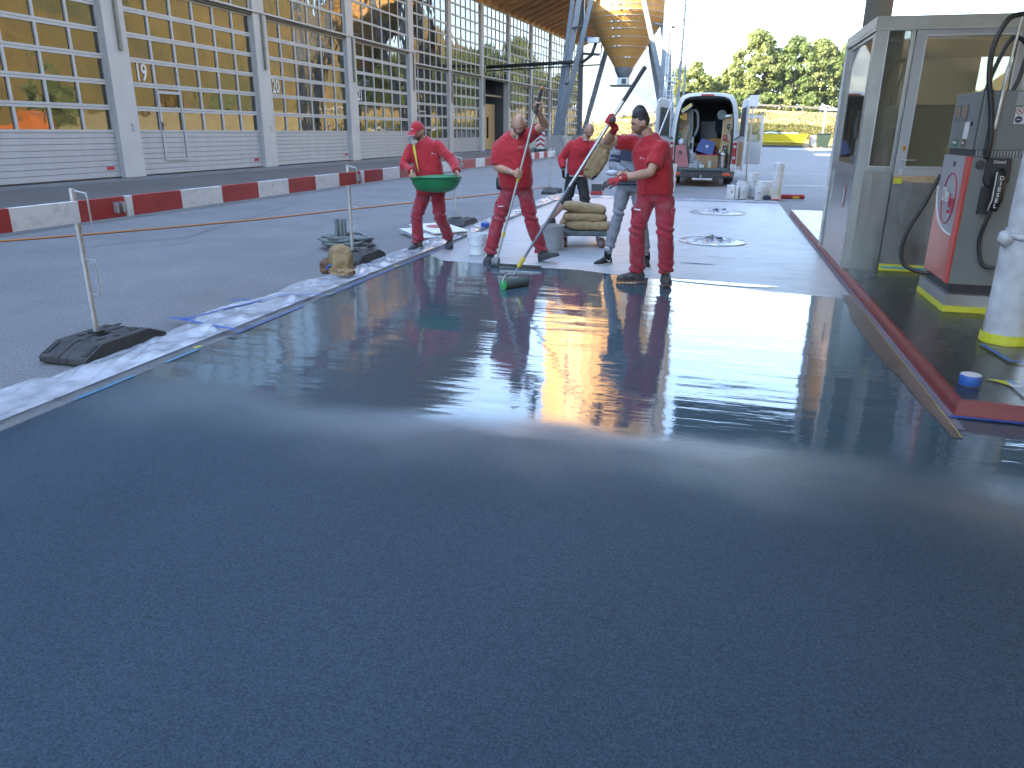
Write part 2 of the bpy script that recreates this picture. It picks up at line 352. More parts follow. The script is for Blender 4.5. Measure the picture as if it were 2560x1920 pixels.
def pane_mat(name, tint, wave, wscale):
    m = bpy.data.materials.new(name); m.use_nodes = True; MATS[name] = m; nt = m.node_tree; N = nt.nodes; L = nt.links; b = N['Principled BSDF']
    b.inputs['Base Color'].default_value = (*tint, 1); b.inputs['Roughness'].default_value = .03; b.inputs['IOR'].default_value = 1.9; b.inputs['Specular IOR Level'].default_value = .5
    tc = N.new('ShaderNodeTexCoord'); oi = N.new('ShaderNodeObjectInfo'); ad = N.new('ShaderNodeVectorMath'); ad.operation = 'ADD'
    sc = N.new('ShaderNodeVectorMath'); sc.operation = 'SCALE'; cb = N.new('ShaderNodeCombineXYZ')
    for k in range(3): L.new(oi.outputs['Random'], cb.inputs[k])
    sc.inputs['Scale'].default_value = 37.0; L.new(cb.outputs[0], sc.inputs[0]); L.new(tc.outputs['Object'], ad.inputs[0]); L.new(sc.outputs[0], ad.inputs[1])
    nz = N.new('ShaderNodeTexNoise'); nz.inputs['Scale'].default_value = wscale; nz.inputs['Detail'].default_value = 1.5; L.new(ad.outputs[0], nz.inputs['Vector'])
    bp = N.new('ShaderNodeBump'); bp.inputs['Strength'].default_value = 1.0; bp.inputs['Distance'].default_value = wave
    pw = N.new('ShaderNodeMath'); pw.operation = 'POWER'; pw.inputs[1].default_value = 2.5; L.new(oi.outputs['Random'], pw.inputs[0])
    ml = N.new('ShaderNodeMath'); ml.operation = 'MULTIPLY_ADD'; ml.inputs[1].default_value = 1.5; ml.inputs[2].default_value = .35; L.new(pw.outputs[0], ml.inputs[0])
    mu = N.new('ShaderNodeMath'); mu.operation = 'MULTIPLY'; L.new(ml.outputs[0], mu.inputs[0]); L.new(nz.outputs['Fac'], mu.inputs[1])
    L.new(mu.outputs[0], bp.inputs['Height']); L.new(bp.outputs[0], b.inputs['Normal'])
pane_mat('pane', (.020,.018,.010), .010, 1.5); pane_mat('pane_flat', (.035,.035,.026), .006, 1.2)
def clear_glass(name, tint, a):
    m = bpy.data.materials.new(name); m.use_nodes = True; MATS[name] = m; N = m.node_tree.nodes; L = m.node_tree.links
    g = N.new('ShaderNodeBsdfGlossy'); g.inputs['Roughness'].default_value = .02; t = N.new('ShaderNodeBsdfTransparent'); t.inputs[0].default_value = (*tint, 1)
    f = N.new('ShaderNodeFresnel'); f.inputs[0].default_value = a; mx = N.new('ShaderNodeMixShader'); N.remove(N['Principled BSDF'])
    d = N.new('ShaderNodeBsdfDiffuse'); d.inputs[0].default_value = (.34,.31,.23,1); m2 = N.new('ShaderNodeMixShader'); m2.inputs[0].default_value = .16; L.new(t.outputs[0], m2.inputs[1]); L.new(d.outputs[0], m2.inputs[2]); L.new(f.outputs[0], mx.inputs[0]); L.new(m2.outputs[0], mx.inputs[1]); L.new(g.outputs[0], mx.inputs[2]); L.new(mx.outputs[0], N['Material Output'].inputs[0])
clear_glass('clear_glass', (.80,.82,.78), 1.75)

def coating_mat():
    """fresh dark epoxy: a wet glossy bay, and in front of it the part strewn with quartz sand"""
    m = bpy.data.materials.new('coating'); m.use_nodes = True; MATS['coating'] = m; nt = m.node_tree; N = nt.nodes; L = nt.links; b = N['Principled BSDF']
    tc = N.new('ShaderNodeTexCoord'); sx = N.new('ShaderNodeSeparateXYZ'); L.new(tc.outputs['Object'], sx.inputs[0])
    def nz(scale, detail, st=(1,1,1)):
        mp = N.new('ShaderNodeMapping'); mp.inputs['Scale'].default_value = st; L.new(tc.outputs['Object'], mp.inputs[0])
        n = N.new('ShaderNodeTexNoise'); n.inputs['Scale'].default_value = scale; n.inputs['Detail'].default_value = detail; L.new(mp.outputs[0], n.inputs['Vector']); return n.outputs['Fac']
    def ma(op, a, c):
        n = N.new('ShaderNodeMath'); n.operation = op
        for k, q in ((0, a), (1, c)):
            if hasattr(q, 'is_linked'): L.new(q, n.inputs[k])
            else: n.inputs[k].default_value = q
        return n.outputs[0]
    # wet mask: 1 beyond the sanded front part
    edge = ma('ADD', sx.outputs['Y'], ma('MULTIPLY', ma('SUBTRACT', nz(.9, 2), .5), 1.0))
    edge = ma('ADD', edge, ma('MULTIPLY', ma('SUBTRACT', nz(420, 2), .5), .9))
    wet = N.new('ShaderNodeMapRange'); wet.interpolation_type = 'SMOOTHSTEP'; wet.inputs['From Min'].default_value = 2.75; wet.inputs['From Max'].default_value = 3.8; L.new(edge, wet.inputs[0])
    # colour
    cm = N.new('ShaderNodeMix'); cm.data_type = 'RGBA'; cm.inputs['A'].default_value = (.025,.041,.057,1); cm.inputs['B'].default_value = (.044,.070,.084,1); L.new(wet.outputs[0], cm.inputs['Factor'])
    gr = N.new('ShaderNodeMapRange'); gr.inputs['From Min'].default_value = .60; gr.inputs['From Max'].default_value = .80; gr.inputs['To Max'].default_value = .55; L.new(nz(330, 3), gr.inputs[0])
    dry = ma('SUBTRACT', 1.0, wet.outputs[0]); sp = N.new('ShaderNodeMapRange'); sp.inputs['From Min'].default_value = .3; sp.inputs['From Max'].default_value = .7; pt = N.new('ShaderNodeMapRange'); pt.inputs['From Min'].default_value = .25; pt.inputs['From Max'].default_value = .75; pt.inputs['To Min'].default_value = .88; pt.inputs['To Max'].default_value = 1.12; L.new(nz(.8, 6, (1.3,.6,1)), pt.inputs[0]); sp.inputs['To Min'].default_value = .25; sp.inputs['To Max'].default_value = 1.9; nn_ = N.new('ShaderNodeTexNoise'); nn_.inputs['Scale'].default_value = 140; nn_.inputs['Detail'].default_value = 5; nn_.inputs['Roughness'].default_value = .8; L.new(tc.outputs['Object'], nn_.inputs['Vector']); L.new(nn_.outputs['Fac'], sp.inputs[0])
    gf = ma('MULTIPLY', gr.outputs[0], dry)
    cg = N.new('ShaderNodeMix'); cg.data_type = 'RGBA'; L.new(gf, cg.inputs['Factor']); L.new(cm.outputs['Result'], cg.inputs['A']); cg.inputs['B'].default_value = (.10,.12,.14,1)
    spd = N.new('ShaderNodeMix'); spd.data_type = 'FLOAT'; L.new(wet.outputs[0], spd.inputs[0]); L.new(sp.outputs[0], spd.inputs[2]); spd.inputs[3].default_value = 1.0
    vm = N.new('ShaderNodeVectorMath'); vm.operation = 'SCALE'; L.new(cg.outputs['Result'], vm.inputs[0]); L.new(ma('MULTIPLY', spd.outputs[0], pt.outputs[0]), vm.inputs['Scale']); L.new(vm.outputs[0], b.inputs['Base Color'])
    rg = N.new('ShaderNodeMapRange'); rg.inputs['To Min'].default_value = .62; rg.inputs['To Max'].default_value = .045; L.new(ma('POWER', wet.outputs[0], 1.3), rg.inputs[0]); L.new(rg.outputs[0], b.inputs['Roughness'])
    b.inputs['IOR'].default_value = 1.68; sl = N.new('ShaderNodeMapRange'); sl.inputs['To Min'].default_value = .10; sl.inputs['To Max'].default_value = .5; L.new(ma('POWER', wet.outputs[0], 3.0), sl.inputs[0]); L.new(sl.outputs[0], b.inputs['Specular IOR Level'])
    h = ma('ADD', ma('ADD', ma('MULTIPLY', nz(2.2, 2, (.5,1.6,1)), .009), ma('MULTIPLY', nz(5, 3, (.25,3.2,1)), .0022)), ma('MULTIPLY', nz(34, 2, (.7,1.3,1)), .00055))
    hs = ma('MULTIPLY', ma('MULTIPLY', nz(420, 3), .004), dry)
    hh = ma('ADD', ma('MULTIPLY', h, wet.outputs[0]), hs)
    bp = N.new('ShaderNodeBump'); bp.inputs['Strength'].default_value = .55; bp.inputs['Distance'].default_value = 1.0; L.new(hh, bp.inputs['Height']); L.new(bp.outputs[0], b.inputs['Normal'])
coating_mat()
# ================================================================== THE SETTING
# ground sheet reaching far, lightly tessellated so nothing is degenerate
def ground():
    m = MB(); m.sheet(40, 40, lambda u, v: (-900+1800*u, -300+1500*v, -.012)); return m.build('ground', 'asphalt', kind='structure')
ground()
sheet_poly('apron', [(-18.3,-30),(-10.6,-30),(-9.2,90),(-15.9,90)], -.006, 'apron', kind='structure')
cr = thing  # noqa
def seam(pts, w=.018, name='tar_seam'):
    m = MB(); P = []
    for i in range(len(pts)-1):
        n = 14
        for k in range(n):
            t = k/n; x = pts[i][0]*(1-t)+pts[i+1][0]*t; y = pts[i][1]*(1-t)+pts[i+1][1]*t
            P.append(V(x+.05*noise.noise(V(x*2, y*2, 0)), y+.05*noise.noise(V(x*2, y*2, 5)), 0))
    P.append(V(*pts[-1], 0))
    for a, b in zip(P, P[1:]):
        d = (b-a); n = V(-d.y, d.x, 0).normalized()*w*(.6+.4*rnd.random())/2; z = V(0,0,-.002)
        m.quad(a-n+z, b-n+z, b+n+z, a+n+z)
    return m.build(name, 'tar', kind='structure')
seam([(-9.6,6.9),(-8.7,7.5),(-7.6,9.6),(-8.8,14.7)]); seam([(-7.4,8.6),(-6.6,11.2),(-6.0,14.5)], .012); seam([(-3.9,24),(2.2,28),(4.5,36)], .02)
m = MB(); m.quad((-1,33.0,-.005),(14,33.4,-.005),(14,33.55,-.005),(-1,33.15,-.005)); m.build('painted_line', 'white_line', kind='structure')
m = MB(); m.quad((1.2,25.6,-.005),(6,25.9,-.005),(6,26.3,-.005),(1.6,25.9,-.005)); m.build('painted_line', 'white_line', kind='structure')

# the coating work: primer field, fresh dark coating with an uneven far edge, bare strips
def coat_edge(x):
    base = np.interp(x, [-3.58,-3.2,-2.6,-2.0,-1.3,-.6,.2,1.42], [9.2,8.78,8.74,8.70,8.60,8.35,8.12,7.86])
    return base + .05*noise.noise(V(x*2.3, 3, 0)) + .03*noise.noise(V(x*7, 9, 0))
xs = np.linspace(-3.58, 1.30, 70)
sheet_poly('primer_floor', [(-3.62,7.4),(1.40,7.4),(1.40,19.1),(-3.62,19.1)], 0.0, 'primer', kind='structure')
m = MB(); ysn = 40
MB().add([(1.30,-3,.0042),(7,-3,.0042),(7,4.30,.0042),(1.40,4.53,.0042),(1.30,4.6,.0042)], [(0,1,2,3,4)]).build('coated_floor', 'coating', kind='structure')
m.sheet(69, ysn, lambda u, v: (lambda x: (x, -3+(coat_edge(x)+3)*v, .004))(-3.58+4.88*u)); m.build('coated_floor', 'coating', kind='structure')
# strip along the kerb where the primer shows through
m = MB()
def strip(x0f, x1f, y0, y1, z, n=60):
    mm = MB(); mm.sheet(n, 1, lambda u, v: (lambda y: ((x0f(y) if v == 0 else x1f(y)), y, z))(y0+(y1-y0)*u)); return mm
strip(lambda y: 1.335+.02*noise.noise(V(y*2.2,0,0))-.09*max(0, min(1,(y-4.4)/1.5))*max(0,min(1,(8.4-y)/1.5))+.006*noise.noise(V(y*9,4,0)), lambda y: 1.385, 4.2, 8.05, .008).build('bare_edge_strip', 'bare_edge', kind='structure')
strip(lambda y: 1.385+.006*noise.noise(V(y*9,2,0)), lambda y: 1.395+.010*noise.noise(V(y*14,6,0)), 4.2, 8.1, .012, 160).build('edge_bead', 'yellow_bead', kind='structure')
strip(lambda y: 1.392, lambda y: 1.447, 4.35, 16.4, .005).build('taped_edge', 'purple_strip', kind='structure')
# fuel island: slab with red kerb faces
IZ = .10
sheet_poly('fuel_island', [(1.475,4.60),(9,4.40),(9,16.2),(1.475,16.2)], IZ, 'island_floor', .10, kind='structure')
k = MB(); k.hexa([(1.445,4.565,.0),(1.476,4.60,.0),(1.476,16.2,.0),(1.445,16.24,.0)], [(1.455,4.575,IZ+.004),(1.478,4.602,IZ+.004),(1.478,16.2,IZ+.004),(1.455,16.23,IZ+.004)])
k.hexa([(1.445,4.565,.0),(9,4.36,.0),(9,4.40,.0),(1.476,4.60,.0)], [(1.455,4.575,IZ+.004),(9,4.37,IZ+.004),(9,4.402,IZ+.004),(1.478,4.602,IZ+.004)])
k.build('kerb', 'kerb_red', kind='structure')
m = MB(); m.quad((1.40,4.525,.013),(9,4.31,.013),(9,4.352,.013),(1.42,4.562,.013)); m.build('blue_tape_line', 'blue_tape', kind='structure')
# resin spilled on the primer beside the spiked shoes, a few roller streaks
m = MB()
def blob(cx, cy, rx, ry, z, seed, n=40):
    P = []
    for i in range(n):
        a = 2*math.pi*i/n; r = 1+.25*noise.noise(V(math.cos(a)*1.5+seed, math.sin(a)*1.5, seed)); P.append((cx+rx*r*math.cos(a), cy+ry*r*math.sin(a)+.1*(cx-(cx+rx*r*math.cos(a))), z))
    return P
m.add(blob(.12,8.32,.62,.085,.008,3), [tuple(range(40))]); m.build('resin_puddle', 'resin_patch', kind='structure')
m = MB(); m.add(blob(.0,8.42,.40,.03,.006,8), [tuple(range(40))]); m.build('coating_streak', 'tar', kind='structure')
m = MB(); m.add(blob(-.15,9.55,.22,.02,.006,1), [tuple(range(40))]); m.build('roller_streak', 'navy', kind='structure')
m = MB(); m.add(blob(.05,10.2,.18,.015,.006,5), [tuple(range(40))]); m.build('roller_streak', 'resin_patch', kind='structure')
# masking strip along the far edge of the primer
def far_film(u, v):
    x = -3.6+5.0*u; y = 18.75+.55*v+.06*noise.noise(V(x*2,1,0)); return (x, y, .012+.03*abs(noise.noise(V(x*5,y*8,2))))
MB().sheet(70, 8, far_film).build('plastic_film', 'film_dense', smooth=True, label='white masking film along the far end of the pale floor near the van', cat='plastic film')
def side_film(u, v):
    y = 12.0+6.6*u; x = 1.50+.9*v*(.4+.6*min(1,u*2)); return (x, y, .112+.02*abs(noise.noise(V(x*6,y*4,2))))

# ------------------------------------------------------------------ depot building, two wings
def facade(root, P0, d, bays, pitch, pilw, ztop_panel, zlint, rows, ztop, rows_up, numbers, part_lower, part_upper, wickets=(), open_bays=(), nslat=8):
    """bays along direction d from P0 (left edge of first pillar centre). Outward normal n looks at the yard."""
    d = V(d).normalized(); n = V(d.y, -d.x, 0); up = V(0,0,1); P0 = V(P0)
    def at(s, o, z): return P0 + d*s + n*o + up*z
    Mr = Matrix((d, n, up)).transposed().to_3x3()
    def obox(mm, s0, s1, o0, o1, z0, z1): mm.box(at((s0+s1)/2,(o0+o1)/2,(z0+z1)/2), (abs(s1-s0),abs(o1-o0),abs(z1-z0)), Mr)
    shared = {}
    def piece(name, key, mat, parent, s0, s1, o0, o1, z0, z1, bev=0):
        c = at((s0+s1)/2,(o0+o1)/2,(z0+z1)/2)
        if key not in shared:
            mm = MB(); mm.box((0,0,0), (abs(s1-s0),abs(o1-o0),abs(z1-z0)), Mr)
            me = bpy.data.meshes.new(name); me.from_pydata([tuple(p) for p in mm.v], [], mm.f); fix_normals(me); me.materials.append(M_(mat)); shared[key] = me
        o = bpy.data.objects.new(name, shared[key]); col.objects.link(o); o.parent = parent; o.location = c - W[parent]; W[o] = c
        return o
    nb = len(bays)
    for i in range(nb+1):
        s = i*pitch; mm = MB(); obox(mm, s-pilw/2, s+pilw/2, -.35, .10, 0, zlint+.06)
        obox(mm, s-pilw*.42, s+pilw*.42, -.35, .06, zlint+.062, ztop)
        mm.build('pillar', 'pillar_paint', root)
        if i > 0 or True:
            mm = MB(); obox(mm, s+.02, s+.14, .101, .20, 3.8 if zlint > 5.6 else 3.35, zlint-.02); mm.build('strip_lamp', 'lamp_cover', root, bevel=.02)
            mm = MB(); obox(mm, s+.1, s+.2, .101, .13, 1.55, 1.66); obox(mm, s+.1, s+.2, .101, .13, 1.42, 1.51); mm.build('switch_box', 'facade_slat', root)
    # lintel ledge over the doors
    mm = MB(); obox(mm, -pilw/2, nb*pitch+pilw/2, -.3, .16, zlint, zlint+.06); mm.build('lintel_ledge', 'facade_metal', root)
    mm = MB(); obox(mm, -pilw/2, nb*pitch+pilw/2, -.3, .05, zlint-.10, zlint-.002); mm.build('door_header', 'dark_metal', root)
    far = MB(); farup = MB()
    for i, b in enumerate(bays):
        a = i*pitch+pilw/2+.06; e = (i+1)*pitch-pilw/2-.02; w = (e-a)/6
        if b not in open_bays:
            f = MB(); rh = (zlint-.10-ztop_panel)/rows; fo0, fo1 = -.16, -.06
            for r in range(rows+1):
                z = ztop_panel+rh*r; t = .075
                obox(f, a, e, fo0, fo1, max(z-t, ztop_panel-.02), z-.006); obox(f, a, e, fo0, fo1, z+.006, min(z+t, zlint-.1))
            for c in range(7):
                x = a+w*c; t = .045 if 0 < c < 6 else .06
                for r in range(rows): obox(f, x-t, x+t, fo0+.003, fo1-.003, ztop_panel+rh*r+.07, ztop_panel+rh*(r+1)-.07)
            door = f.build('garage_door', 'facade_metal', root)
            for c in range(6):
                for r in range(rows):
                    s0, s1, z0, z1 = a+w*c+.03, a+w*(c+1)-.03, ztop_panel+rh*r+.05, ztop_panel+rh*(r+1)-.05
                    if b in part_lower: piece('pane', ('l',), 'pane', door, s0, s1, -.14, -.11, z0, z1)
                    else: obox(far, s0, s1, -.14, -.11, z0, z1)
            sh = (ztop_panel-.03)/nslat
            for k_ in range(nslat): piece('slat', ('s',), 'facade_slat', door, a-.05, e+.03, -.17, -.07-.002*(k_ % 2), .03+sh*k_+.008, .03+sh*(k_+1)-.004)
            bk = MB(); obox(bk, a-.05, e+.03, -.24, -.20, .02, zlint-.12); bk.build('door_backing', 'dark_inside', door)
            sm = MB(); obox(sm, a-.05, e+.03, -.19, -.06, 0, .03); sm.build('door_seal', 'black_plastic', door)
            if b in part_lower:
                gl = MB(); obox(gl, e-.55, e-.25, -.068, -.055, .26, .36); gl.build('maker_plate', 'sign_red', door)
            if b in numbers:
                cc = at(a+w*.5, -.095, ztop_panel+rh*(2.5 if b != 22 else 2.5)); lettering('door_number', str(b), .78, cc, d, up, 'number_white', door, .72, .006, .012)
            if b in wickets:
                wk = MB(); s0, s1 = a+w*1.0-.02, a+w*2.0+.04; o0, o1 = -.055, -.035
                for q0, q1, zz0, zz1 in ((s0, s0+.09, .45, 2.72), (s1-.09, s1, .45, 2.72), (s0+.09, s1-.09, 2.62, 2.72), (s0+.09, s1-.09, .45, .50)): obox(wk, q0, q1, o0, o1, zz0, zz1)
                wd = wk.build('wicket_door_frame', 'facade_slat', door)
                h = MB(); h.tube([at(s0+.05,-.03,1.62), at(s0+.05,.02,1.62), at(s0+.17,.02,1.62)], .014); obox(h, s0+.02, s0+.08, -.034, -.02, 1.45, 1.72); h.build('door_handle', 'dark_metal', door)
        # upper glazing
        f = MB(); rh = (ztop-zlint-.06)/rows_up; z0u = zlint+.06
        for r in range(rows_up+1):
            z = z0u+rh*r; obox(f, a-.04, e+.02, -.12, -.02, max(z-.05, z0u), min(z+.05, ztop))
        for c in range(7):
            x = a+w*c
            for r in range(rows_up): obox(f, x-.035, x+.035, -.117, -.023, z0u+rh*r+.05, z0u+rh*(r+1)-.05)
        win = f.build('upper_window', 'pillar_paint', root)
        for c in range(6):
            for r in range(rows_up):
                s0, s1, z0, z1 = a+w*c+.025, a+w*(c+1)-.025, z0u+rh*r+.04, z0u+rh*(r+1)-.04
                if r < part_upper.get(b, 0): piece('pane', ('u',), 'pane', win, s0, s1, -.09, -.065, z0, z1)
                else: obox(farup, s0, s1, -.09, -.065, z0, z1)
        bk = MB(); obox(bk, a-.05, e+.03, -.20, -.16, z0u, ztop); bk.build('window_backing', 'dark_inside', win)
    if far.v: far.build('far_door_panes', 'pane_flat', root, kind='stuff')
    if farup.v: farup.build('far_window_panes', 'pane_flat', root, kind='stuff')
    return at, obox

# wing A: bays 17 to 21, parallel to the yard axis
bA = thing('depot_building', (-18.5, 13.2, 0), 'near wing of the long garage building, tall glazed doors numbered 19 to 21', 'building')
atA, obA = facade(bA, (-18.5, 5.15, 0), (0,1,0), [17,18,19,20,21], 8.05, .92, 1.38, 5.90, 6, 11.0, 6, {19,20,21}, {18,19,20,21}, {19:1, 20:3, 21:5}, wickets={19})
def roof(root, at, ob, L0, L1, z, step=1.55, out=4.2, rise=1.7):
    """timber eaves that rise towards the yard"""
    def sl(mm, s0, s1, o0, o1, h0, h1):
        def zz(o): return z+rise*o/out
        mm.hexa([at(s0,o0,zz(o0)+h0), at(s1,o0,zz(o0)+h0), at(s1,o1,zz(o1)+h0), at(s0,o1,zz(o1)+h0)], [at(s0,o0,zz(o0)+h1), at(s1,o0,zz(o0)+h1), at(s1,o1,zz(o1)+h1), at(s0,o1,zz(o1)+h1)]); return mm
    mm = MB(); ob(mm, L0, L1, -.30, .0, z, z+.50); mm.build('eaves_beam', 'roof_timber', root)
    s = L0+.4
    while s < L1:
        sl(MB(), s-.09, s+.09, .004, out-.25, .02, .42).build('rafter', 'roof_timber', root); s += step
    sl(MB(), L0, L1, -.3, out, .44, .52).build('roof_boards', 'roof_timber', root)
    sl(MB(), L0-.05, L1+.05, -.3, out+.12, .525, .68).build('roof_covering', 'roof_sheet', root)
    mm = MB(); ob(mm, L0-.05, L1+.05, -14.1, -.31, z+.3, z+.5); mm.build('roof_covering', 'roof_sheet', root)
    sl(MB(), L0, L1, out+.122, out+.26, .42, .58).build('gutter', 'roof_sheet', root)
def shell(root, ob, L0, L1, z):
    mm = MB(); ob(mm, L0, L1, -13.9, -13.6, 0, z); ob(mm, L0-.2, L0, -13.6, -.36, 0, z); ob(mm, L1, L1+.2, -13.6, -.36, 0, z); mm.build('wall', 'concrete', root)
roof(bA, atA, obA, -36, 40.7, 11.02); shell(bA, obA, -30, 40.5, 11.0)
mm = MB(); obA(mm, -30, -.5, -.5, -.1, 0, 11.0); mm.build('wall', 'pillar_paint', bA)

# wing B: bends slightly towards the yard
dB = V(.0706, .9975, 0)
PB = V(-19.02, 46.45, 0)
bB = thing('depot_building', (-18.4, 60, 0), 'far wing of the long garage building with one open bay and timber eaves', 'building')
atB, obB = facade(bB, PB, dB, [22,23,24,25,26,27,28], 6.15, .62, .95, 5.42, 6, 10.45, 7, {22,23}, {22,23,25}, {22:7, 23:7, 24:7, 25:4}, wickets={22}, open_bays={24}, nslat=6)
roof(bB, atB, obB, -.4, 43.6, 10.47, step=1.6); shell(bB, obB, -.3, 43.2, 10.4)
# inside of the open bay
s0, s1 = 2*6.15+.35, 3*6.15-.35
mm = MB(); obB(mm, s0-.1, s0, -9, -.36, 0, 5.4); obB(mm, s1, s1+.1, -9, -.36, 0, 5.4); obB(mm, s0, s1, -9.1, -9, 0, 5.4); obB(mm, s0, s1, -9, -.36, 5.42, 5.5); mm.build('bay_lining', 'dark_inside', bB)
mm = MB(); obB(mm, s0, s1, -9, -.3, .004, .03); mm.build('bay_floor', 'apron', bB)
osb = thing('chipboard_cabin', atB((s0+s1)/2, -1.0, 0), 'tall chipboard cabin standing inside the open garage bay', 'cabin')
mm = MB(); obB(mm, s0+1.3, s1-.3, -1.1, -1.0, .03, .9); obB(mm, s0+1.3, s0+1.9, -1.1, -1.0, .9, 2.6); obB(mm, s0+2.5, s0+3.2, -1.1, -1.0, .9, 2.6); obB(mm, s0+3.8, s1-.3, -1.1, -1.0, .9, 2.6); obB(mm, s0+1.3, s1-.3, -1.1, -1.0, 2.6, 3.6); mm.build('front_panel', 'osb', osb)
mm = MB(); obB(mm, s0+1.2, s0+1.298, -4.5, -1.0, .03, 3.6); mm.build('side_panel', 'osb', osb)
mm = MB(); obB(mm, s0+1.2, s0+1.34, -.998, -.86, .03, 5.1); mm.build('post', 'wood_light', osb)
mm = MB(); obB(mm, s0, s1, -.6, -.5, 4.15, 4.27); mm.build('door_rail', 'wood_light', bB)
wp = thing('wooden_panel', atB(s0+.4, -1.2, 0), 'brown wooden panel leaning inside the open garage bay', 'panel')
mm = MB(); obB(mm, s0+.02, s0+1.1, -.75, -.65, .03, 4.1); mm.build('board', 'timber', wp)

# ------------------------------------------------------------------ wooden salt silo on steel legs
SX, SY = -7.8, 62.0
silo = thing('salt_silo', (SX, SY, 0), 'timber salt silo with conical bottom and steel hoops on steel legs', 'silo')
NS = 40; prof = [(.67,6.12),(3.0,9.75),(3.02,13.0)]
def stave_mesh(k):
    mm = MB(); da = 2*math.pi/NS*.49; R = []
    for r, z in prof:
        R.append([V(rr*math.cos(s*da), rr*math.sin(s*da), z) for rr, s in ((r,-1),(r,1),(r-.10,1),(r-.10,-1))])
    mm.rings(R); return mm
st0 = None
for k in range(NS):
    if st0 is None:
        mm = stave_mesh(0); me = bpy.data.meshes.new('stave'); me.from_pydata([tuple(p) for p in mm.v], [], mm.f); fix_normals(me); me.materials.append(M_('stave')); st0 = me
    o = bpy.data.objects.new('stave', st0); col.objects.link(o); o.parent = silo; o.rotation_euler = (0,0,2*math.pi*k/NS); W[o] = W[silo]
def hoop(r, z, t=.025):
    mm = MB(); n = 48; R = []
    mm2 = MB(); pts = [(SX+r*math.cos(2*math.pi*j/n), SY+r*math.sin(2*math.pi*j/n), z) for j in range(n+1)]
    mm2.tube(pts, t*.75, 6, cap=False); h = mm2.build('hoop', 'galv', silo, smooth=True)
    a = -math.pi/2 + rnd.uniform(-.35,.35)
    b = MB(); 
    for da in (-.10, .10):
        c = V(SX+(r+.03)*math.cos(a+da), SY+(r+.03)*math.sin(a+da), z); b.box(c, (.16,.10,.10))
    b.build('hoop_clamp', 'galv', h, bevel=.02)
for z in (6.83,7.56,8.17,8.69,9.11,9.49,9.84,10.2,10.55,10.9,11.3,11.8,12.4,12.8):
    r = np.interp(z, [6.12,9.75,13], [.67,3.0,3.02]); hoop(float(r)+.02, z)
mm = MB(); mm.lathe([(.72,6.2),(.70,6.02),(.42,5.46)], (SX,SY,0), 24); mm.build('steel_funnel', 'steel_leg', silo, smooth='auto')
mm = MB(); mm.box((SX,SY,5.2), (.84,.84,.52)); mm.build('gate_housing', 'galv', silo)
mm = MB(); mm.box((SX-.1,SY,4.9), (1.7,1.3,.10)); mm.build('gate_tray', 'dark_metal', silo)
mm = MB(); mm.box((SX+.1,SY-.46,5.2), (.34,.08,.34)); mm.build('gate_valve', 'dark_metal', silo)
NB = 44
ub = MB(); da = 2*math.pi/NB*.47
ub.rings([[V(r*math.cos(s*da), r*math.sin(s*da), z) for r, s in ((5.4,-1),(5.4,1),(5.25,1),(5.25,-1))] for z in (13.02, 27.0)])
me = bpy.data.meshes.new('bin_board'); me.from_pydata([tuple(p) for p in ub.v], [], ub.f); fix_normals(me); me.materials.append(M_('stave'))
for k_ in range(NB):
    o = bpy.data.objects.new('bin_board', me); col.objects.link(o); o.parent = silo; o.location = (-.3, .6, 0); o.rotation_euler = (0,0,2*math.pi*k_/NB); W[o] = W[silo]
MB().lathe([(5.2,13.1),(5.2,26.9)], (SX-.3,SY+.6,0), 40, cap=False).build('bin_core', 'timber', silo)
mm = MB(); mm.lathe([(5.5,27.0),(5.8,27.02),(.2,30.0)], (SX-.3,SY+.6,0), 40); mm.build('silo_roof', 'roof_sheet', silo, smooth='auto')
mm = MB(); mm.lathe([(3.06,13.0),(5.3,13.01),(5.3,13.1),(.1,13.1)], (SX-.3,SY+.6,0), 40); mm.build('bin_floor', 'timber', silo)
MB().mm((SX-3.0,SY-4.2,15.5),(SX-2.5,SY-3.9,19.5)).build('added_bin_stripe', 'dark_metal', silo)  # dark strip added for the stripe in the silo's floor reflection
feet = {'lf':(SX-4.6,SY-2.1), 'rf':(SX+4.3,SY-2.1), 'lb':(SX-3.9,SY+3.6), 'rb':(SX+3.5,SY+3.8)}
for k_, (fx, fy) in feet.items():
    mm = MB(); mm.hexa([(fx-.85,fy-.85,-.01),(fx+.85,fy-.85,-.01),(fx+.85,fy+.85,-.01),(fx-.85,fy+.85,-.01)], [(fx-.45,fy-.45,1.25),(fx+.45,fy-.45,1.25),(fx+.45,fy+.45,1.25),(fx-.45,fy+.45,1.25)]); mm.build('pedestal', 'concrete', silo)
def leg(a, b, w=.36):
    mm = MB(); mm.bar(a, b, w, w, up=(0,1,0)); return mm.build('leg', 'steel_leg', silo, bevel=.02)
def tie(a, b, r=.10):
    MB().cyl(a, b, r, seg=10).build('tie_tube', 'steel_leg', silo, smooth='auto')
lf, rf, lb, rb = [V(feet[k_][0], feet[k_][1], 1.2) for k_ in ('lf','rf','lb','rb')]
leg(lf+V(.12,0,0), (SX-2.0, SY-2.7, 11.6)); leg(lf+V(-.05,.25,0), (SX-3.5, SY-.4, 11.6)); leg(lf+V(-.3,.5,0), (SX-4.15, SY+.3, 11.6), .30)
leg(rf+V(-.12,0,0), (SX+1.15, SY-2.95, 11.6)); leg(rf+V(.0,.4,0), (SX+2.2, SY+.2, 11.6))
leg(lb, (SX-3.6, SY+1.0, 11.6)); leg(lb+V(.25,.2,0), (SX-.9, SY+3.2, 11.6)); leg(rb, (SX+2.9, SY+1.2, 11.6)); leg(rb+V(-.3,.2,0), (SX+.7, SY+3.2, 11.6))
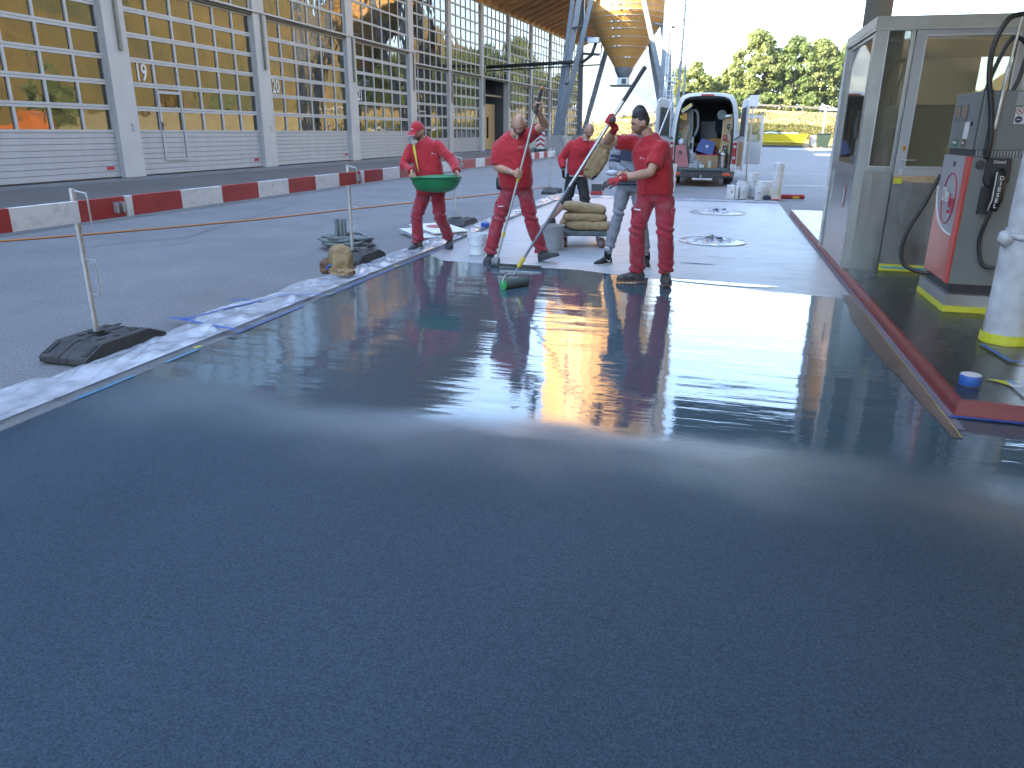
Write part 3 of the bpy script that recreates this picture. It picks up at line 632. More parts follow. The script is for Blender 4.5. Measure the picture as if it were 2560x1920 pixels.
tie((SX-3.8,SY-1.2,8.9), (SX-2.5,SY-2.4,8.9)); tie((SX-4.25,SY-1.4,5.0), (SX-3.6,SY-2.2,5.0)); tie((SX+2.3,SY-2.5,8.9), (SX+3.6,SY-.6,8.85)); tie((SX+3.4,SY-2.2,5.1), (SX+4.2,SY-.5,5.0)); tie((SX-3.9,SY+1.5,7.4), (SX-2.4,SY+2.9,7.4))
mm = MB(); n = 40; mm.tube([(SX+3.3*math.cos(2*math.pi*j/n), SY+3.3*math.sin(2*math.pi*j/n), 11.6) for j in range(n+1)], .14, 6, cap=False); mm.build('leg_ring', 'steel_leg', silo)
# blower pipe unit between silo and building
pu = thing('blower_pipe', (SX-6, SY-1, 6), 'black twin blower pipe running from the far wing to the silo', 'pipe')
pa = atB(13.1, .05, 6.15)
MB().tube([pa, V(SX-2.9,SY-1.4,6.55), V(SX-2.3,SY-1.4,7.0), V(SX-2.0,SY-1.4,7.9)], .13, 10).build('main_pipe', 'black_plastic', pu, smooth=True)
MB().tube([pa+V(0,-.05,-.28), V(SX-1.6,SY-1.6,6.3), V(SX-1.55,SY-1.6,7.7)], .05, 8).build('drain_pipe', 'black_plastic', pu, smooth=True)
MB().box((SX-2.2,SY-1.4,8.0), (.9,.5,.35)).build('valve_box', 'galv', pu)
MB().cyl((SX-2.9,SY-1.4,8.1), (SX-2.2,SY-1.4,8.1), .16).build('valve_motor', 'blue_tape', pu)
# access ladder with cage beside the silo
lt = thing('ladder_tower', (SX+3.9, SY-2.6, 0), 'tall galvanised access ladder with safety cage beside the silo', 'ladder')
LX, LY = SX+3.75, SY-2.5
for dx, w_ in ((-.62,.34),(.62,.22),(1.0,.14)): MB().mm((LX+dx-w_/2, LY-.05, 0), (LX+dx+w_/2, LY+.25, 27)).build('tower_post', 'steel_leg', lt)
for dx in (-.24,.24): MB().mm((LX+dx-.025, LY-.42, .3), (LX+dx+.025, LY-.36, 27)).build('ladder_rail', 'galv', lt)
rg = MB().cyl((LX-.22, LY-.39, 1.0), (LX+.22, LY-.39, 1.0), .022, seg=8).build('rung', 'galv', lt)
for k_ in range(1, 83): inst(rg, 'rung', lt, (0, 0, .31*k_))
hp = MB().tube([(LX+.40*math.cos(a), LY-.42-.62*math.sin(a), 2.6) for a in np.linspace(0, math.pi, 14)], .025, 6).build('cage_hoop', 'galv', lt)
for k_ in range(1, 17): inst(hp, 'cage_hoop', lt, (0, 0, 1.4*k_))
for a in (.2, .75, 1.25, 1.9, 2.4, 2.94): MB().mm((LX+.40*math.cos(a)-.02, LY-.42-.62*math.sin(a)-.01, 2.6), (LX+.40*math.cos(a)+.02, LY-.42-.62*math.sin(a)+.01, 26)).build('cage_bar', 'galv', lt)

# ------------------------------------------------------------------ bank, road on it, hills and mountains
def bank_top(x): return float(np.interp(x, [-60,-14,-6,2,10,20,60], [2.6,3.0,4.1,4.7,4.3,3.9,3.5]))
def bank(u, v):
    x = -70+190*u; yb = 99+.02*x; t = v; h = bank_top(x)
    prof = np.interp(t, [0,.04,.30,.62,.68,1], [-.05,.12,.55,1.0,1.0,1.15]); y = yb+22*t
    return (x, y, h*prof + (.22*noise.noise(V(x*.25, y*.3, 1)) if .05 < t < .6 else 0))
MB().sheet(190, 44, bank).build('grass_bank', 'grass_dry', smooth=True, kind='structure')
def far_field(u, v):
    x = -200+700*u; y = 120+330*v; return (x, y, bank_top(x)*1.14 + 6*v*v + 2*noise.noise(V(x*.01,y*.01,3))*v)
MB().sheet(70, 30, far_field).build('far_field', 'grass_green', smooth=True, kind='structure')
# green tufts on the bank
def tufts(name, mat, n, fx, seed):
    r = random.Random(seed); mm = MB()
    for _ in range(n):
        x, y, h, s = fx(r); u = (x+70)/190; v = (y-99-.02*x)/22; z = bank(u, v)[2]
        for k_ in range(3):
            a = r.uniform(0, 6.28); dx, dy = math.cos(a)*s, math.sin(a)*s; tx, ty = r.uniform(-.1,.1), r.uniform(-.1,.1)
            mm.add([(x-dx,y-dy,z-.05),(x+dx,y+dy,z-.05),(x+dx*.5+tx,y+dy*.5+ty,z+h),(x-dx*.5+tx,y-dy*.5+ty,z+h)], [(0,1,2,3)])
    mm.build(name, mat, kind='stuff', label='tufts of grass on the sunny bank beyond the yard', cat='grass')
tufts('green_grass', 'grass_green', 3500, lambda r: (r.gauss(5.5,5), r.uniform(101,106), r.uniform(.12,.4), r.uniform(.03,.10)), 1)
tufts('dry_grass', 'grass_dry', 7000, lambda r: (r.uniform(-22,24), r.uniform(100,112), r.uniform(.08,.28), r.uniform(.03,.09)), 2)
# mountains seen through the haze, and the wooded slope on the right that the panes mirror
def ridge(name, mat, x0, x1, y0, depth, hf, nu, nv, seed, amp):
    def fn(u, v):
        x = x0+(x1-x0)*u; h = hf(u); y = y0+depth*v
        z = -2+h*(v**.8)*(1+.0) + amp*(noise.fractal(V(x*.010+seed, y*.010, seed), 1.0, 2.0, 5))*min(1, v*3)
        return (x, y, z)
    return MB().sheet(nu, nv, fn).build(name, mat, smooth=True, kind='structure')
ridge('mountain', 'mountain_rock', -1800, 500, 1300, 700, lambda u: float(np.interp(u, [0,.3,.55,.64,.68,.70,.72,.745,.77,.85,1], [330,380,300,265,230,190,120,60,20,8,5])), 200, 50, 3.0, 28)
ridge('mountain', 'mountain_rock', -500, 2600, 2600, 800, lambda u: float(np.interp(u, [0,.15,.3,.5,.7,1], [230,130,90,110,200,290])), 140, 30, 8.0, 24)
def slope(u, v):
    y = -260+760*u; h = float(np.interp(y, [-260,160,250,320,380,440,500], [80,80,76,50,30,18,10])); x = 70+62*v+.01*y
    z = -.05+h*v**.85 + (7*noise.noise(V(x*.03,y*.03,0))+3.5*noise.noise(V(x*.12,y*.12,4))+2.0*noise.noise(V(x*.4,y*.4,7)))*min(1,v*8)
    return (x, y, z)
MB().sheet(300, 90, slope).build('mirrored_hillside', 'wooded_slope', smooth=True, kind='structure')

def added_back_slope(u, v):  # unseen hill added behind the camera to darken the booth glass and steel
    x = -160+420*u; y = -46-130*v; z = -.05+21*v**.7+(3*noise.noise(V(x*.08,y*.08,2))+1.5*noise.noise(V(x*.3,y*.3,5)))*min(1,v*6); return (x, y, z)
MB().sheet(150, 50, added_back_slope).build('mirrored_hillside', 'wooded_slope', smooth=True, kind='structure')
# guard rail, fence on the bridge, trees
def railing(name, pts, label, post_every, cat='guard rail'):
    t = thing(name, pts[0], label, cat)
    P = [V(p) for p in pts]; b = MB()
    for a, c in zip(P, P[1:]): b.bar(a+V(0,0,.62), c+V(0,0,.62), .07, .22)
    b.build('rail_beam', 'rail_steel', t)
    L = 0
    for a, c in zip(P, P[1:]):
        n = max(1, int((c-a).length/post_every))
        for k_ in range(n): p = a+(c-a)*(k_/n); MB().mm((p.x-.06,p.y-.20,p.z-.3),(p.x+.06,p.y-.08,p.z+.80)).build('rail_post', 'rail_steel', t)
    return t
railing('guard_rail', [(x, 113.6+.02*x, bank_top(x)) for x in np.linspace(1, 22, 8)], 'steel guard rail along the road above the sunny bank, right of the van', 2.6)
railing('guard_rail', [(x, 113.4+.02*x, bank_top(x)) for x in np.linspace(-14, -1.0, 7)], 'steel guard rail above the bank, left of the van under the silo', 2.0)
fn_ = thing('bridge_parapet', (-16, 113, 3), 'pale bridge parapet with upright bars left of the silo', 'parapet')
MB().mm((-32,112.2,2.0),(-14.6,112.8,4.3)).build('parapet_wall', 'wall_white', fn_)
bar0 = MB().mm((-32,112.45,4.3),(-31.9,112.5,6.0)).build('baluster', 'rail_steel', fn_)
for k_ in range(1, 60): inst(bar0, 'baluster', fn_, (.30*k_, 0, 0))
MB().mm((-32,112.4,6.0),(-14.2,112.56,6.1)).build('hand_rail', 'rail_steel', fn_)
MB().hexa([(-30,108,0),(-16,108,0),(-16,112.1,0),(-30,112.1,0)], [(-30,108.5,2.2),(-16.5,108.5,2.2),(-16.2,112.1,3.0),(-30,112.1,3.0)]).build('abutment', 'concrete', fn_)

def tree(loc, h, rx, label, seed, mat='leaf_mid', base=.10, n=90, leaf=.19, nl=64, group='trees beyond the sunny bank', name='leafy_tree'):
    r = random.Random(seed); x, y, z = loc; t = thing(name, loc, label, 'tree', group)
    tk = MB(); top = V(x+r.uniform(-.3,.3), y, z+h*.72)
    tk.tube([V(x,y,z-.3), V(x,y,z+h*.3), top], [h*.022, h*.017, h*.006], 7)
    clumps = []
    for k_ in range(n):
        t_ = r.random()**.8; zz = z+h*(base+(1-base)*t_*(1+.12*noise.noise(V(seed, t_*3, 1)))); w_ = rx*(math.sin(math.pi*min(1,max(.06,(t_*.86+.12)))))**.7
        a = r.uniform(0, 6.283); q = r.random()**.45; w_ *= 1+.45*noise.noise(V(math.cos(a)*1.3+seed, math.sin(a)*1.3, t_*4)); c = V(x+w_*q*math.cos(a), y+w_*q*math.sin(a)*.8, zz+r.uniform(-.3,.3)); clumps.append((c, rx*r.uniform(.10,.34)))
    for k_ in range(9):
        c, _ = clumps[r.randrange(n)]; s = r.uniform(.25,.6); tk.tube([V(x,y,z+h*s*.8), (V(x,y,z+h*s)+c)/2, c], [h*.009, h*.006, h*.003], 5)
    tk.build('trunk', 'bark', t, smooth=True)
    lv = []; lf = []
    for c, cr_ in clumps:
        for _ in range(nl):
            d = V(r.gauss(0,1), r.gauss(0,1), r.gauss(0,1)).normalized(); p = c + V(d.x*cr_, d.y*cr_, d.z*cr_*.8)*(r.random()**.4)
            nrm = (d+V(r.gauss(0,.6), r.gauss(0,.6), r.gauss(0,.6)+.3)).normalized(); u_ = nrm.cross(V(r.gauss(0,1),r.gauss(0,1),r.gauss(0,1))).normalized(); w2 = nrm.cross(u_); s = leaf*r.uniform(.6,1.35)
            i = len(lv); lv += [p-u_*s-w2*s*.5, p+u_*s-w2*s*.5, p+u_*s*.7+w2*s*.6, p-u_*s*.7+w2*s*.6]; lf.append((i,i+1,i+2,i+3))
    cm = MB(); cm.v = [tuple(p) for p in lv]; cm.f = lf; cm.build('crown', mat, t)
    return t
def tz(x): return bank_top(x)*1.05
for (x, y, h, rx, mt, lb_, sd) in [
    (3.6,118,9.6,3.3,'leaf_yellow','tallest pale green tree behind the guard rail, right of the van',11),
    (8.8,117.5,9.0,2.9,'leaf_mid','dense green tree between the tallest tree and the booth',12),
    (12.0,118,9.2,3.0,'leaf_yellow','pale yellow green tree left of the booth edge',13),
    (15.5,118,8.2,3.0,'leaf_mid','green tree partly hidden by the steel booth',14),
    (6.3,120,7.6,2.9,'leaf_dark','dark tree in the gap behind the two tall trees',15),
    (0.6,119,5.6,2.4,'leaf_yellow','low pale tree just right of the van roof',16),
    (-1.6,123,4.6,2.3,'leaf_yellow','small pale tree behind the van roof',17),
    (-4.6,118,6.4,2.7,'leaf_yellow','yellow green tree under the silo funnel, right one',18),
    (-7.0,119,5.8,2.4,'leaf_yellow','yellow green tree under the silo funnel, left one',19),
    (20,119,8.5,3.2,'leaf_mid','green tree behind the steel booth',20)]:
    tree((x,y,tz(x)), h, rx, lb_, sd, mt, n=150 if h > 8 else 90)
def bush(loc, h, rx, label, seed, mat): return tree(loc, h, rx, label, seed, mat, base=.02, n=40, leaf=.2, group='bushes on the sunny bank', name='bush')
bush((1.2,108,tz(1.2)*.72), 3.0, 1.3, 'round bush on the bank beside the open van door', 31, 'leaf_mid')
for i, (x, y) in enumerate([(2.6,115.5),(5.6,115.2),(8.2,115.6),(11.0,115.4)]): bush((x,y,tz(x)), 1.9, 1.4, ['low bush behind the guard rail, nearest the van','low bush behind the guard rail, second from the van','low bush behind the guard rail, third from the van','low bush behind the guard rail, nearest the booth'][i], 40+i, ['leaf_yellow','leaf_mid'][i%2])
bush((-10.6,106.5,1.7), 1.6, 1.0, 'small green bush on the bank beside the bridge abutment', 36, 'leaf_yellow')
# golden trees on the right that only the panes and the booth glass mirror
for i, (x, y, h, mt) in enumerate([(62,84,9,'leaf_gold'),(66,104,10,'leaf_yellow'),(64,128,8,'leaf_gold'),(70,150,9,'leaf_yellow'),(66,60,9,'leaf_gold')]):
    tree((x,y,0), h, h*.36, ['gold tree nearest the orange truck right of the yard','tall green tree behind the orange truck','small gold tree beyond the orange truck','farthest yellow tree right of the yard','nearest yellow tree right of the yard'][i], 60+i, mt, n=80, leaf=.4, group='trees right of the yard')
# ================================================================== FUEL STATION
can = thing('station_canopy', (4, 12, 5), 'fuel station canopy roof above the pump island, out of the picture top', 'canopy')
MB().mm((-.45,-9,5.0),(12,18.4,5.5)).build('canopy_deck', 'concrete', can)
MB().mm((-.53,-9.08,4.85),(-.452,18.48,5.6)).build('fascia', 'roof_sheet', can)
MB().mm((-.45,18.402,4.85),(12,18.48,5.6)).build('fascia', 'roof_sheet', can)
MB().cyl((2.33,15,0),(2.33,15,5.0),.217,seg=32).build('canopy_column', 'column_concrete', smooth='auto', label='plain concrete column rising behind the steel booth', cat='column')

# attendant booth
bo = thing('steel_booth', (1.43, 9.17, IZ), 'brushed steel attendant booth with tall windows on the fuel island', 'booth')
X0, X1, Y0, Y1, ZB, ZT = 1.435, 3.45, 9.17, 11.2, IZ, 2.70
def slab(name, mat, x0, x1, y0, y1, z0, z1, parent=bo, bevel=0): return MB().mm((x0,y0,z0),(x1,y1,z1)).build(name, mat, parent, bevel=bevel)
slab('roof', 'stainless_dull', X0-.01, X1, Y0-.01, Y1+.02, ZT-.10, ZT); slab('roof_trim', 'stainless_dull', X0-.008, X1, Y0-.018, Y1, ZT-.135, ZT-.102)
slab('corner_post', 'stainless_dull', X0, X0+.09, Y0, Y0+.07, ZB, ZT-.137)
slab('corner_post', 'stainless_dull', X0, X0+.06, Y1-.09, Y1, ZB, ZT-.137)
# front: narrow window panel, then the door
def frame(parent, name, mat, x0, x1, z0, z1, y0, y1, t):
    m = MB(); m.mm((x0,y0,z0),(x0+t,y1,z1)); m.mm((x1-t,y0,z0),(x1,y1,z1)); m.mm((x0+t,y0,z0),(x1-t,y1,z0+t)); m.mm((x0+t,y0,z1-t),(x1-t,y1,z1)); return m.build(name, mat, parent)
slab('lower_panel', 'stainless', X0+.09, 1.815, Y0+.012, Y0+.05, ZB, 1.165)
slab('panel_rail', 'stainless_dull', X0+.09, 1.815, Y0+.004, Y0+.055, 1.165, 1.185)
fr = frame(bo, 'window_frame', 'stainless_dull', X0+.09, 1.815, 1.185, 2.60, Y0+.004, Y0+.055, .026)
frame(fr, 'window_bead', 'galv', X0+.116, 1.789, 1.211, 2.574, Y0-.002, Y0+.02, .012)
slab('window_pane', 'clear_glass', X0+.118, 1.787, Y0+.028, Y0+.034, 1.213, 2.572, fr)
dr = frame(bo, 'door', 'facade_slat', 1.822, 2.86, 1.13, 2.60, Y0-.004, Y0+.05, .10)
slab('door_pane', 'clear_glass', 1.92, 2.765, Y0+.02, Y0+.026, 1.22, 2.51, dr)
frame(dr, 'glazing_bead', 'galv', 1.912, 2.772, 1.212, 2.518, Y0-.012, Y0+.01, .012)
slab('door_skin', 'stainless', 1.822, 2.86, Y0+.006, Y0+.048, ZB+.01, 1.128, dr)
slab('kick_strip', 'osb', 1.83, 2.85, Y0-.004, Y0+.004, 1.06, 1.128, dr)
MB().tube([(1.885,Y0-.004,1.29),(1.885,Y0-.05,1.29),(1.90,Y0-.055,1.29),(2.0,Y0-.055,1.292)], .010, 8).build('door_handle', 'galv', dr, smooth=True)
slab('lock_plate', 'galv', 1.87, 1.905, Y0-.010, Y0-.005, 1.13, 1.20, dr)
m = MB(); m.mm((1.868,Y0-.009,1.385),(1.90,Y0-.005,1.435)); stk = m.build('warning_sticker', 'sticker_orange', dr)
bl = [(0,.02),(-.008,-.002),(0,0),(-.004,-.02),(.008,.004),(.001,.002)]
MB().prism([(1.884+a_, Y0-.0095, 1.41+b_) for a_, b_ in bl], (0,-.001,0)).build('bolt_mark', 'black_plastic', stk)
slab('side_panel', 'stainless', 2.865, X1, Y0+.01, Y0+.05, ZB, 1.165); f2 = frame(bo, 'window_frame', 'stainless_dull', 2.865, X1, 1.17, 2.60, Y0+.004, Y0+.05, .05); slab('window_pane', 'clear_glass', 2.915, X1-.05, Y0+.02, Y0+.026, 1.22, 2.55, f2)
# left side wall (faces the floor being coated)
slab('side_wall', 'stainless', X0+.008, X0+.045, Y0+.07, Y1-.09, ZB, 1.12)
ms = MB(); a0, a1, z0, z1 = Y0+.07, Y1-.09, 1.12, 2.55
ms.mm((X0+.004,a0,z0),(X0+.05,a0+.10,z1)); ms.mm((X0+.004,a1-.35,z0),(X0+.05,a1,z1)); ms.mm((X0+.004,a0+.10,z0),(X0+.05,a1-.35,z0+.10)); ms.mm((X0+.004,a0+.10,z1-.03),(X0+.05,a1-.35,z1))
sw = ms.build('side_window_frame', 'stainless_dull', bo); slab('window_pane', 'clear_glass', X0+.02, X0+.026, a0+.10, a1-.35, z0+.10, z1-.03, sw)
slab('conduit', 'galv', X0-.03, X0-.002, Y1-.14, Y1-.11, ZB, ZT-.1)
# advertising sticker on the side
MB().prism([(X0+.004, Y0+.55+.05*math.cos(a), .86+.13*math.sin(a)) for a in np.linspace(0, 6.283, 20)[:-1]], (-.002,0,0)).build('oval_sticker', 'sign_red', bo)
MB().prism([(X0+.001, Y0+.55+.035*math.cos(a), .86+.10*math.sin(a)) for a in np.linspace(0, 6.283, 20)[:-1]], (-.001,0,0)).build('oval_centre', 'number_white', bo)
# inside: beige back wall, ceiling, counter
slab('back_wall', 'beige_wall', X0+.06, 2.98, Y1-.08, Y1-.04, ZB, 2.05); slab('upper_back_wall', 'beige_wall', X0+.06, 2.98, Y1-.08, Y1-.04, 2.05, ZT-.2); slab('back_sill', 'beige_wall', 2.98, X1, Y1-.08, Y1-.04, ZB, 1.25); slab('back_pane', 'clear_glass', 2.98, X1, Y1-.065, Y1-.059, 1.25, ZT-.2)
slab('booth_ceiling', 'booth_dark', X0+.06, X1, Y0+.06, Y1-.09, ZT-.24, ZT-.205)
slab('booth_floor', 'island_floor', X0+.06, X1, Y0+.06, Y1-.09, IZ+.005, IZ+.02); slab('end_wall', 'beige_wall', X1-.04, X1-.005, Y0+.06, Y1-.09, IZ+.02, 1.2); slab('end_pane', 'clear_glass', X1-.03, X1-.024, Y0+.06, Y1-.09, 1.2, ZT-.25)
slab('cupboard', 'wood_light', 1.98, 2.22, Y1-.55, Y1-.10, IZ+.02, 1.62); slab('counter', 'beige_wall', 2.4, X1-.05, Y0+.9, Y1-.1, IZ+.02, 1.15)
# masking on the booth door
def doorfilm(u, v):
    x = 1.83+1.02*u; z = IZ+.07+.95*v; return (x, Y0-.012-.012*abs(noise.noise(V(x*6, z*5, 1)))-.02*max(0, v-.9)*10*abs(noise.noise(V(x*9,0,3))), z)
MB().sheet(30, 30, doorfilm).build('plastic_film', 'film_thin', smooth=True, label='thin clear masking film over the lower booth door', cat='plastic film')
m = MB(); m.mm((1.825,Y0-.03,IZ+.002),(2.85,Y0-.022,IZ+.075)); t_ = m.build('masking_tape', 'yellow_tape', label='yellow masking tape along the foot of the booth door', cat='tape')
MB().mm((1.845,Y0-.034,IZ+.03),(2.85,Y0-.031,IZ+.05)).build('tape_edge', 'cyan_tape', t_)
MB().mm((1.83,Y0-.03,1.045),(1.91,Y0-.022,1.10)).build('masking_tape', 'yellow_tape', label='short piece of yellow tape holding film at booth door rail', cat='tape')

# fuel dispenser
fp = thing('fuel_dispenser', (2.0, 7.1, IZ), 'grey diesel fuel pump with red side panel on the island', 'fuel pump')
def fb(name, mat, a, b, parent=fp, bevel=0): return MB().mm(a, b).build(name, mat, parent, bevel=bevel)
PX0, PX1, PY0, PY1 = 1.995, 2.62, 7.15, 7.95
pl = fb('plinth', 'stainless_dull', (1.975,7.08,IZ), (2.66,8.0,.255), bevel=.004)
m = MB(); m.mm((1.971,7.076,IZ+.002),(2.66,7.079,.155)); m.mm((1.971,7.079,IZ+.002),(1.974,8.0,.155)); m.build('plinth_tape', 'yellow_tape', pl)
fb('base_recess', 'black_plastic', (2.015,7.16,.255), (2.6,7.93,.33))
fb('lower_cabinet', 'pump_grey', (PX0,PY0,.33), (PX1,PY1,1.385), bevel=.006)
# side panel: rose film over red, silver cap with logo, red edge stripe
fb('side_panel', 'pump_rose', (PX0-.012,PY0+.13,.34), (PX0-.001,PY1-.005,1.38))
fb('edge_stripe', 'pump_red', (PX0-.016,PY0-.004,.335), (PX0-.001,PY0+.128,1.383))
cap = [(PX0-.014, PY0+.132, 1.381)]+[(PX0-.014, PY0+.132+.66*math.cos(a)**.8 if math.cos(a) > 0 else PY0+.132, 1.10-.37*math.sin(a)) for a in np.linspace(0, math.pi/2, 14)][::-1]+[(PX0-.014, PY1-.006, 1.381)]
MB().prism(cap, (.002,0,0)).build('silver_cap', 'pump_silver', fp)
rim = [(PX0-.0155, PY0+.132+.66*(math.cos(a)**.8 if math.cos(a) > 1e-6 else 0), 1.10-.37*math.sin(a)) for a in np.linspace(0, math.pi/2, 24)]
MB().tube(rim, .008, 6).build('cap_rim', 'number_white', fp)
lgc = V(PX0-.017, PY0+.40, 1.02)
MB().tube([lgc+V(0,.20*math.cos(a),.215*math.sin(a)) for a in np.linspace(0, 6.283, 40)], .0055, 6, cap=False).build('logo_ring', 'sign_red', fp)
lettering('logo_text', 'Dia', .165, lgc+V(-.003,.10,.02), (0,-1,0), (0,0,1), 'number_white', fp, .85, .002, .004)
lettering('logo_text', 'log', .165, lgc+V(-.003,-.115,-.02), (0,-1,0), (0,0,1), 'sign_red', fp, .85, .002, .004)
fb('logo_dash', 'sign_red', (PX0-.019,lgc.y-.10,.895), (PX0-.015,lgc.y-.02,.925))
MB().cyl((PX0-.02,PY0+.42,1.31),(PX0-.008,PY0+.42,1.31),.022,seg=12).build('lock', 'dark_metal', fp)
# vent grille between cabinet and head
fb('neck', 'dark_metal', (PX0+.02,PY0+.02,1.387), (PX1-.02,PY1-.02,1.435))
for k_ in range(26): fb('vent_slat', 'pump_silver', (PX0+.018+.0225*k_,PY0+.004,1.388), (PX0+.030+.0225*k_,PY0+.018,1.434))
hd = fb('head', 'pump_grey', (PX0,PY0,1.436), (PX1,PY1-.0,1.89), bevel=.006)
fb('head_joint', 'black_plastic', (PX0-.004,PY0+.010,1.437), (PX0-.001,PY0+.035,1.888))
for y_ in (7.52, 7.72):
    d_ = fb('display', 'booth_dark', (PX0-.006,y_,1.66), (PX0-.001,y_+.15,1.80)); fb('display_glass', 'cardboard', (PX0-.008,y_+.02,1.69), (PX0-.0065,y_+.12,1.79), d_)
fb('price_card', 'number_white', (PX0-.006,7.40,1.52), (PX0-.001,7.52,1.655)); fb('brand_card', 'osb_dark', (PX0-.006,7.42,1.455), (PX0-.001,7.53,1.515)); lettering('card_text', 'Bar', .04, (PX0-.008,7.475,1.487), (0,-1,0), (0,0,1), 'number_white', fp)
fb('green_card', 'sticker_green', (PX0-.006,7.66,1.455), (PX0-.001,7.80,1.515)); lettering('card_text', 'bleifrei', .035, (PX0-.008,7.73,1.487), (0,-1,0), (0,0,1), 'number_white', fp)
MB().cyl((PX0-.015,7.34,1.64),(PX0-.001,7.34,1.64),.018,seg=10).build('lock', 'dark_metal', fp)
# front: safety pictograms, light strip, nozzle holder
sg = fb('safety_sign', 'number_white', (2.235,PY0-.006,1.64), (2.36,PY0-.001,1.765))
for i, (dx, dz) in enumerate(((.03,.095),(.095,.095),(.03,.032),(.095,.032))):
    c = V(2.235+dx, PY0-.0065, 1.64+dz)
    if i < 2:
        MB().tube([c+V(.024*math.cos(a),0,.024*math.sin(a)) for a in np.linspace(0,6.283,24)], .003, 5, cap=False).build('ban_ring', 'sign_red', sg); MB().bar(c+V(-.015,-.001,.015), c+V(.015,-.001,-.015), .003, .005).build('ban_bar', 'sign_red', sg); MB().box(c, (.016,.002,.012)).build('pictogram', 'sign_navy', sg)
    else: MB().cyl(c, c+V(0,-.002,0), .026, seg=20).build('notice_disc', 'sign_navy', sg); MB().box(c+V(0,-.003,0), (.026,.002,.006)).build('pictogram', 'number_white', sg)
fb('blank_card', 'pump_silver', (2.225,PY0-.006,1.78), (2.36,PY0-.001,1.88))
MB().cyl((2.06,PY0+.02,1.32),(2.06,PY0-.015,1.32),.035,seg=20).build('hose_socket', 'rubber', fp)
nb = MB(); nb.prism([(2.105,PY0-.001,1.375),(2.275,PY0-.001,1.375),(2.285,PY0-.001,1.20),(2.255,PY0-.001,1.15),(2.125,PY0-.001,1.15),(2.095,PY0-.001,1.20)], (0,-.03,0)); nz_ = nb.build('nozzle_boot', 'black_plastic', fp, bevel=.006)
fb('nozzle_recess', 'rubber', (2.145,PY0-.036,1.235), (2.235,PY0-.0315,1.31), nz_); lettering('boot_text', 'Diesel', .035, (2.19,PY0-.033,1.345), (1,0,0), (0,0,1), 'number_white', fp)
fb('nozzle_channel', 'black_plastic', (2.10,PY0-.03,.93), (2.19,PY0-.001,1.148))
noz = MB(); noz.tube([(2.19,PY0-.06,1.29),(2.205,PY0-.085,1.22),(2.21,PY0-.085,1.05),(2.195,PY0-.07,.965)], [(.035,.02),(.042,.022),(.042,.022),(.034,.02)], 10, side=(1,0,0)); nzl = noz.build('nozzle', 'black_plastic', fp, smooth=True)
MB().tube([(2.165,PY0-.10,1.27),(2.166,PY0-.108,1.05),(2.155,PY0-.09,.965)], .004, 5).build('nozzle_guard', 'cream_plastic', nzl)
for i, ch in enumerate('DIESEL'): lettering('nozzle_letter', ch, .046, (2.206-.002*i, PY0-.1095, 1.222-.044*i), (1,0,0), (0,0,1), 'number_white', nzl, 1, .001, .001)
MB().tube(catmull([(2.185,PY0-.07,.97),(2.165,PY0-.06,.85),(2.16,PY0-.03,.70),(2.21,PY0-.05,.52),(2.30,PY0-.10,.50)]), .016, 8).build('nozzle_hose', 'black_plastic', fp, smooth=True)
MB().tube(catmull([(1.985,7.97,1.20),(1.90,7.97,.95),(1.80,7.97,.70),(1.765,7.97,.52),(1.80,7.97,.37),(1.90,7.92,.31),(2.03,7.85,.30)]), .019, 10).build('side_hose', 'black_plastic', fp, smooth=True)
MB().tube([(2.06,PY0-.01,1.40),(2.065,PY0-.015,1.62),(2.045,PY0-.01,1.90)], .004, 6).build('thin_cable', 'black_plastic', fp)
MB().tube(catmull([(2.085,PY0-.03,1.37),(2.085,PY0-.045,1.52),(2.05,PY0-.03,1.75),(1.99,PY0-.02,2.0),(1.985,PY0-.01,2.22),(2.05,PY0,2.40),(2.145,PY0+.02,2.44)]), .021, 10).build('overhead_hose', 'black_plastic', fp, smooth=True)
MB().tube(catmull([(2.02,PY0+.12,1.80),(2.045,PY0+.12,2.0),(2.12,PY0+.12,2.25),(2.19,PY0+.12,2.28),(2.26,PY0+.12,2.20),(2.25,PY0+.12,2.0),(2.21,PY0+.12,1.86)]), .017, 10).build('overhead_hose', 'black_plastic', fp, smooth=True)
MB().tube(catmull([(2.145,PY0+.02,2.44),(2.24,PY0+.03,2.40),(2.33,PY0+.03,2.1)]), .021, 10).build('overhead_hose', 'black_plastic', fp, smooth=True)
MB().cyl((2.105,PY0-.012,1.60),(2.118,PY0-.01,2.06),.016,seg=10).build('mast', 'galv', fp, smooth='auto'); MB().cyl((2.118,PY0-.01,2.04),(2.15,PY0+.02,2.44),.011,seg=10).build('mast_rod', 'aluminium', fp, smooth='auto')
sp = []; 
for k_ in range(140): a = k_*.9; sp.append((2.112+.0012*k_*.1+.014*math.cos(a), PY0-.012+.014*math.sin(a), 1.89+.0014*k_))
MB().tube(sp, .003, 4).build('spring', 'galv', fp)

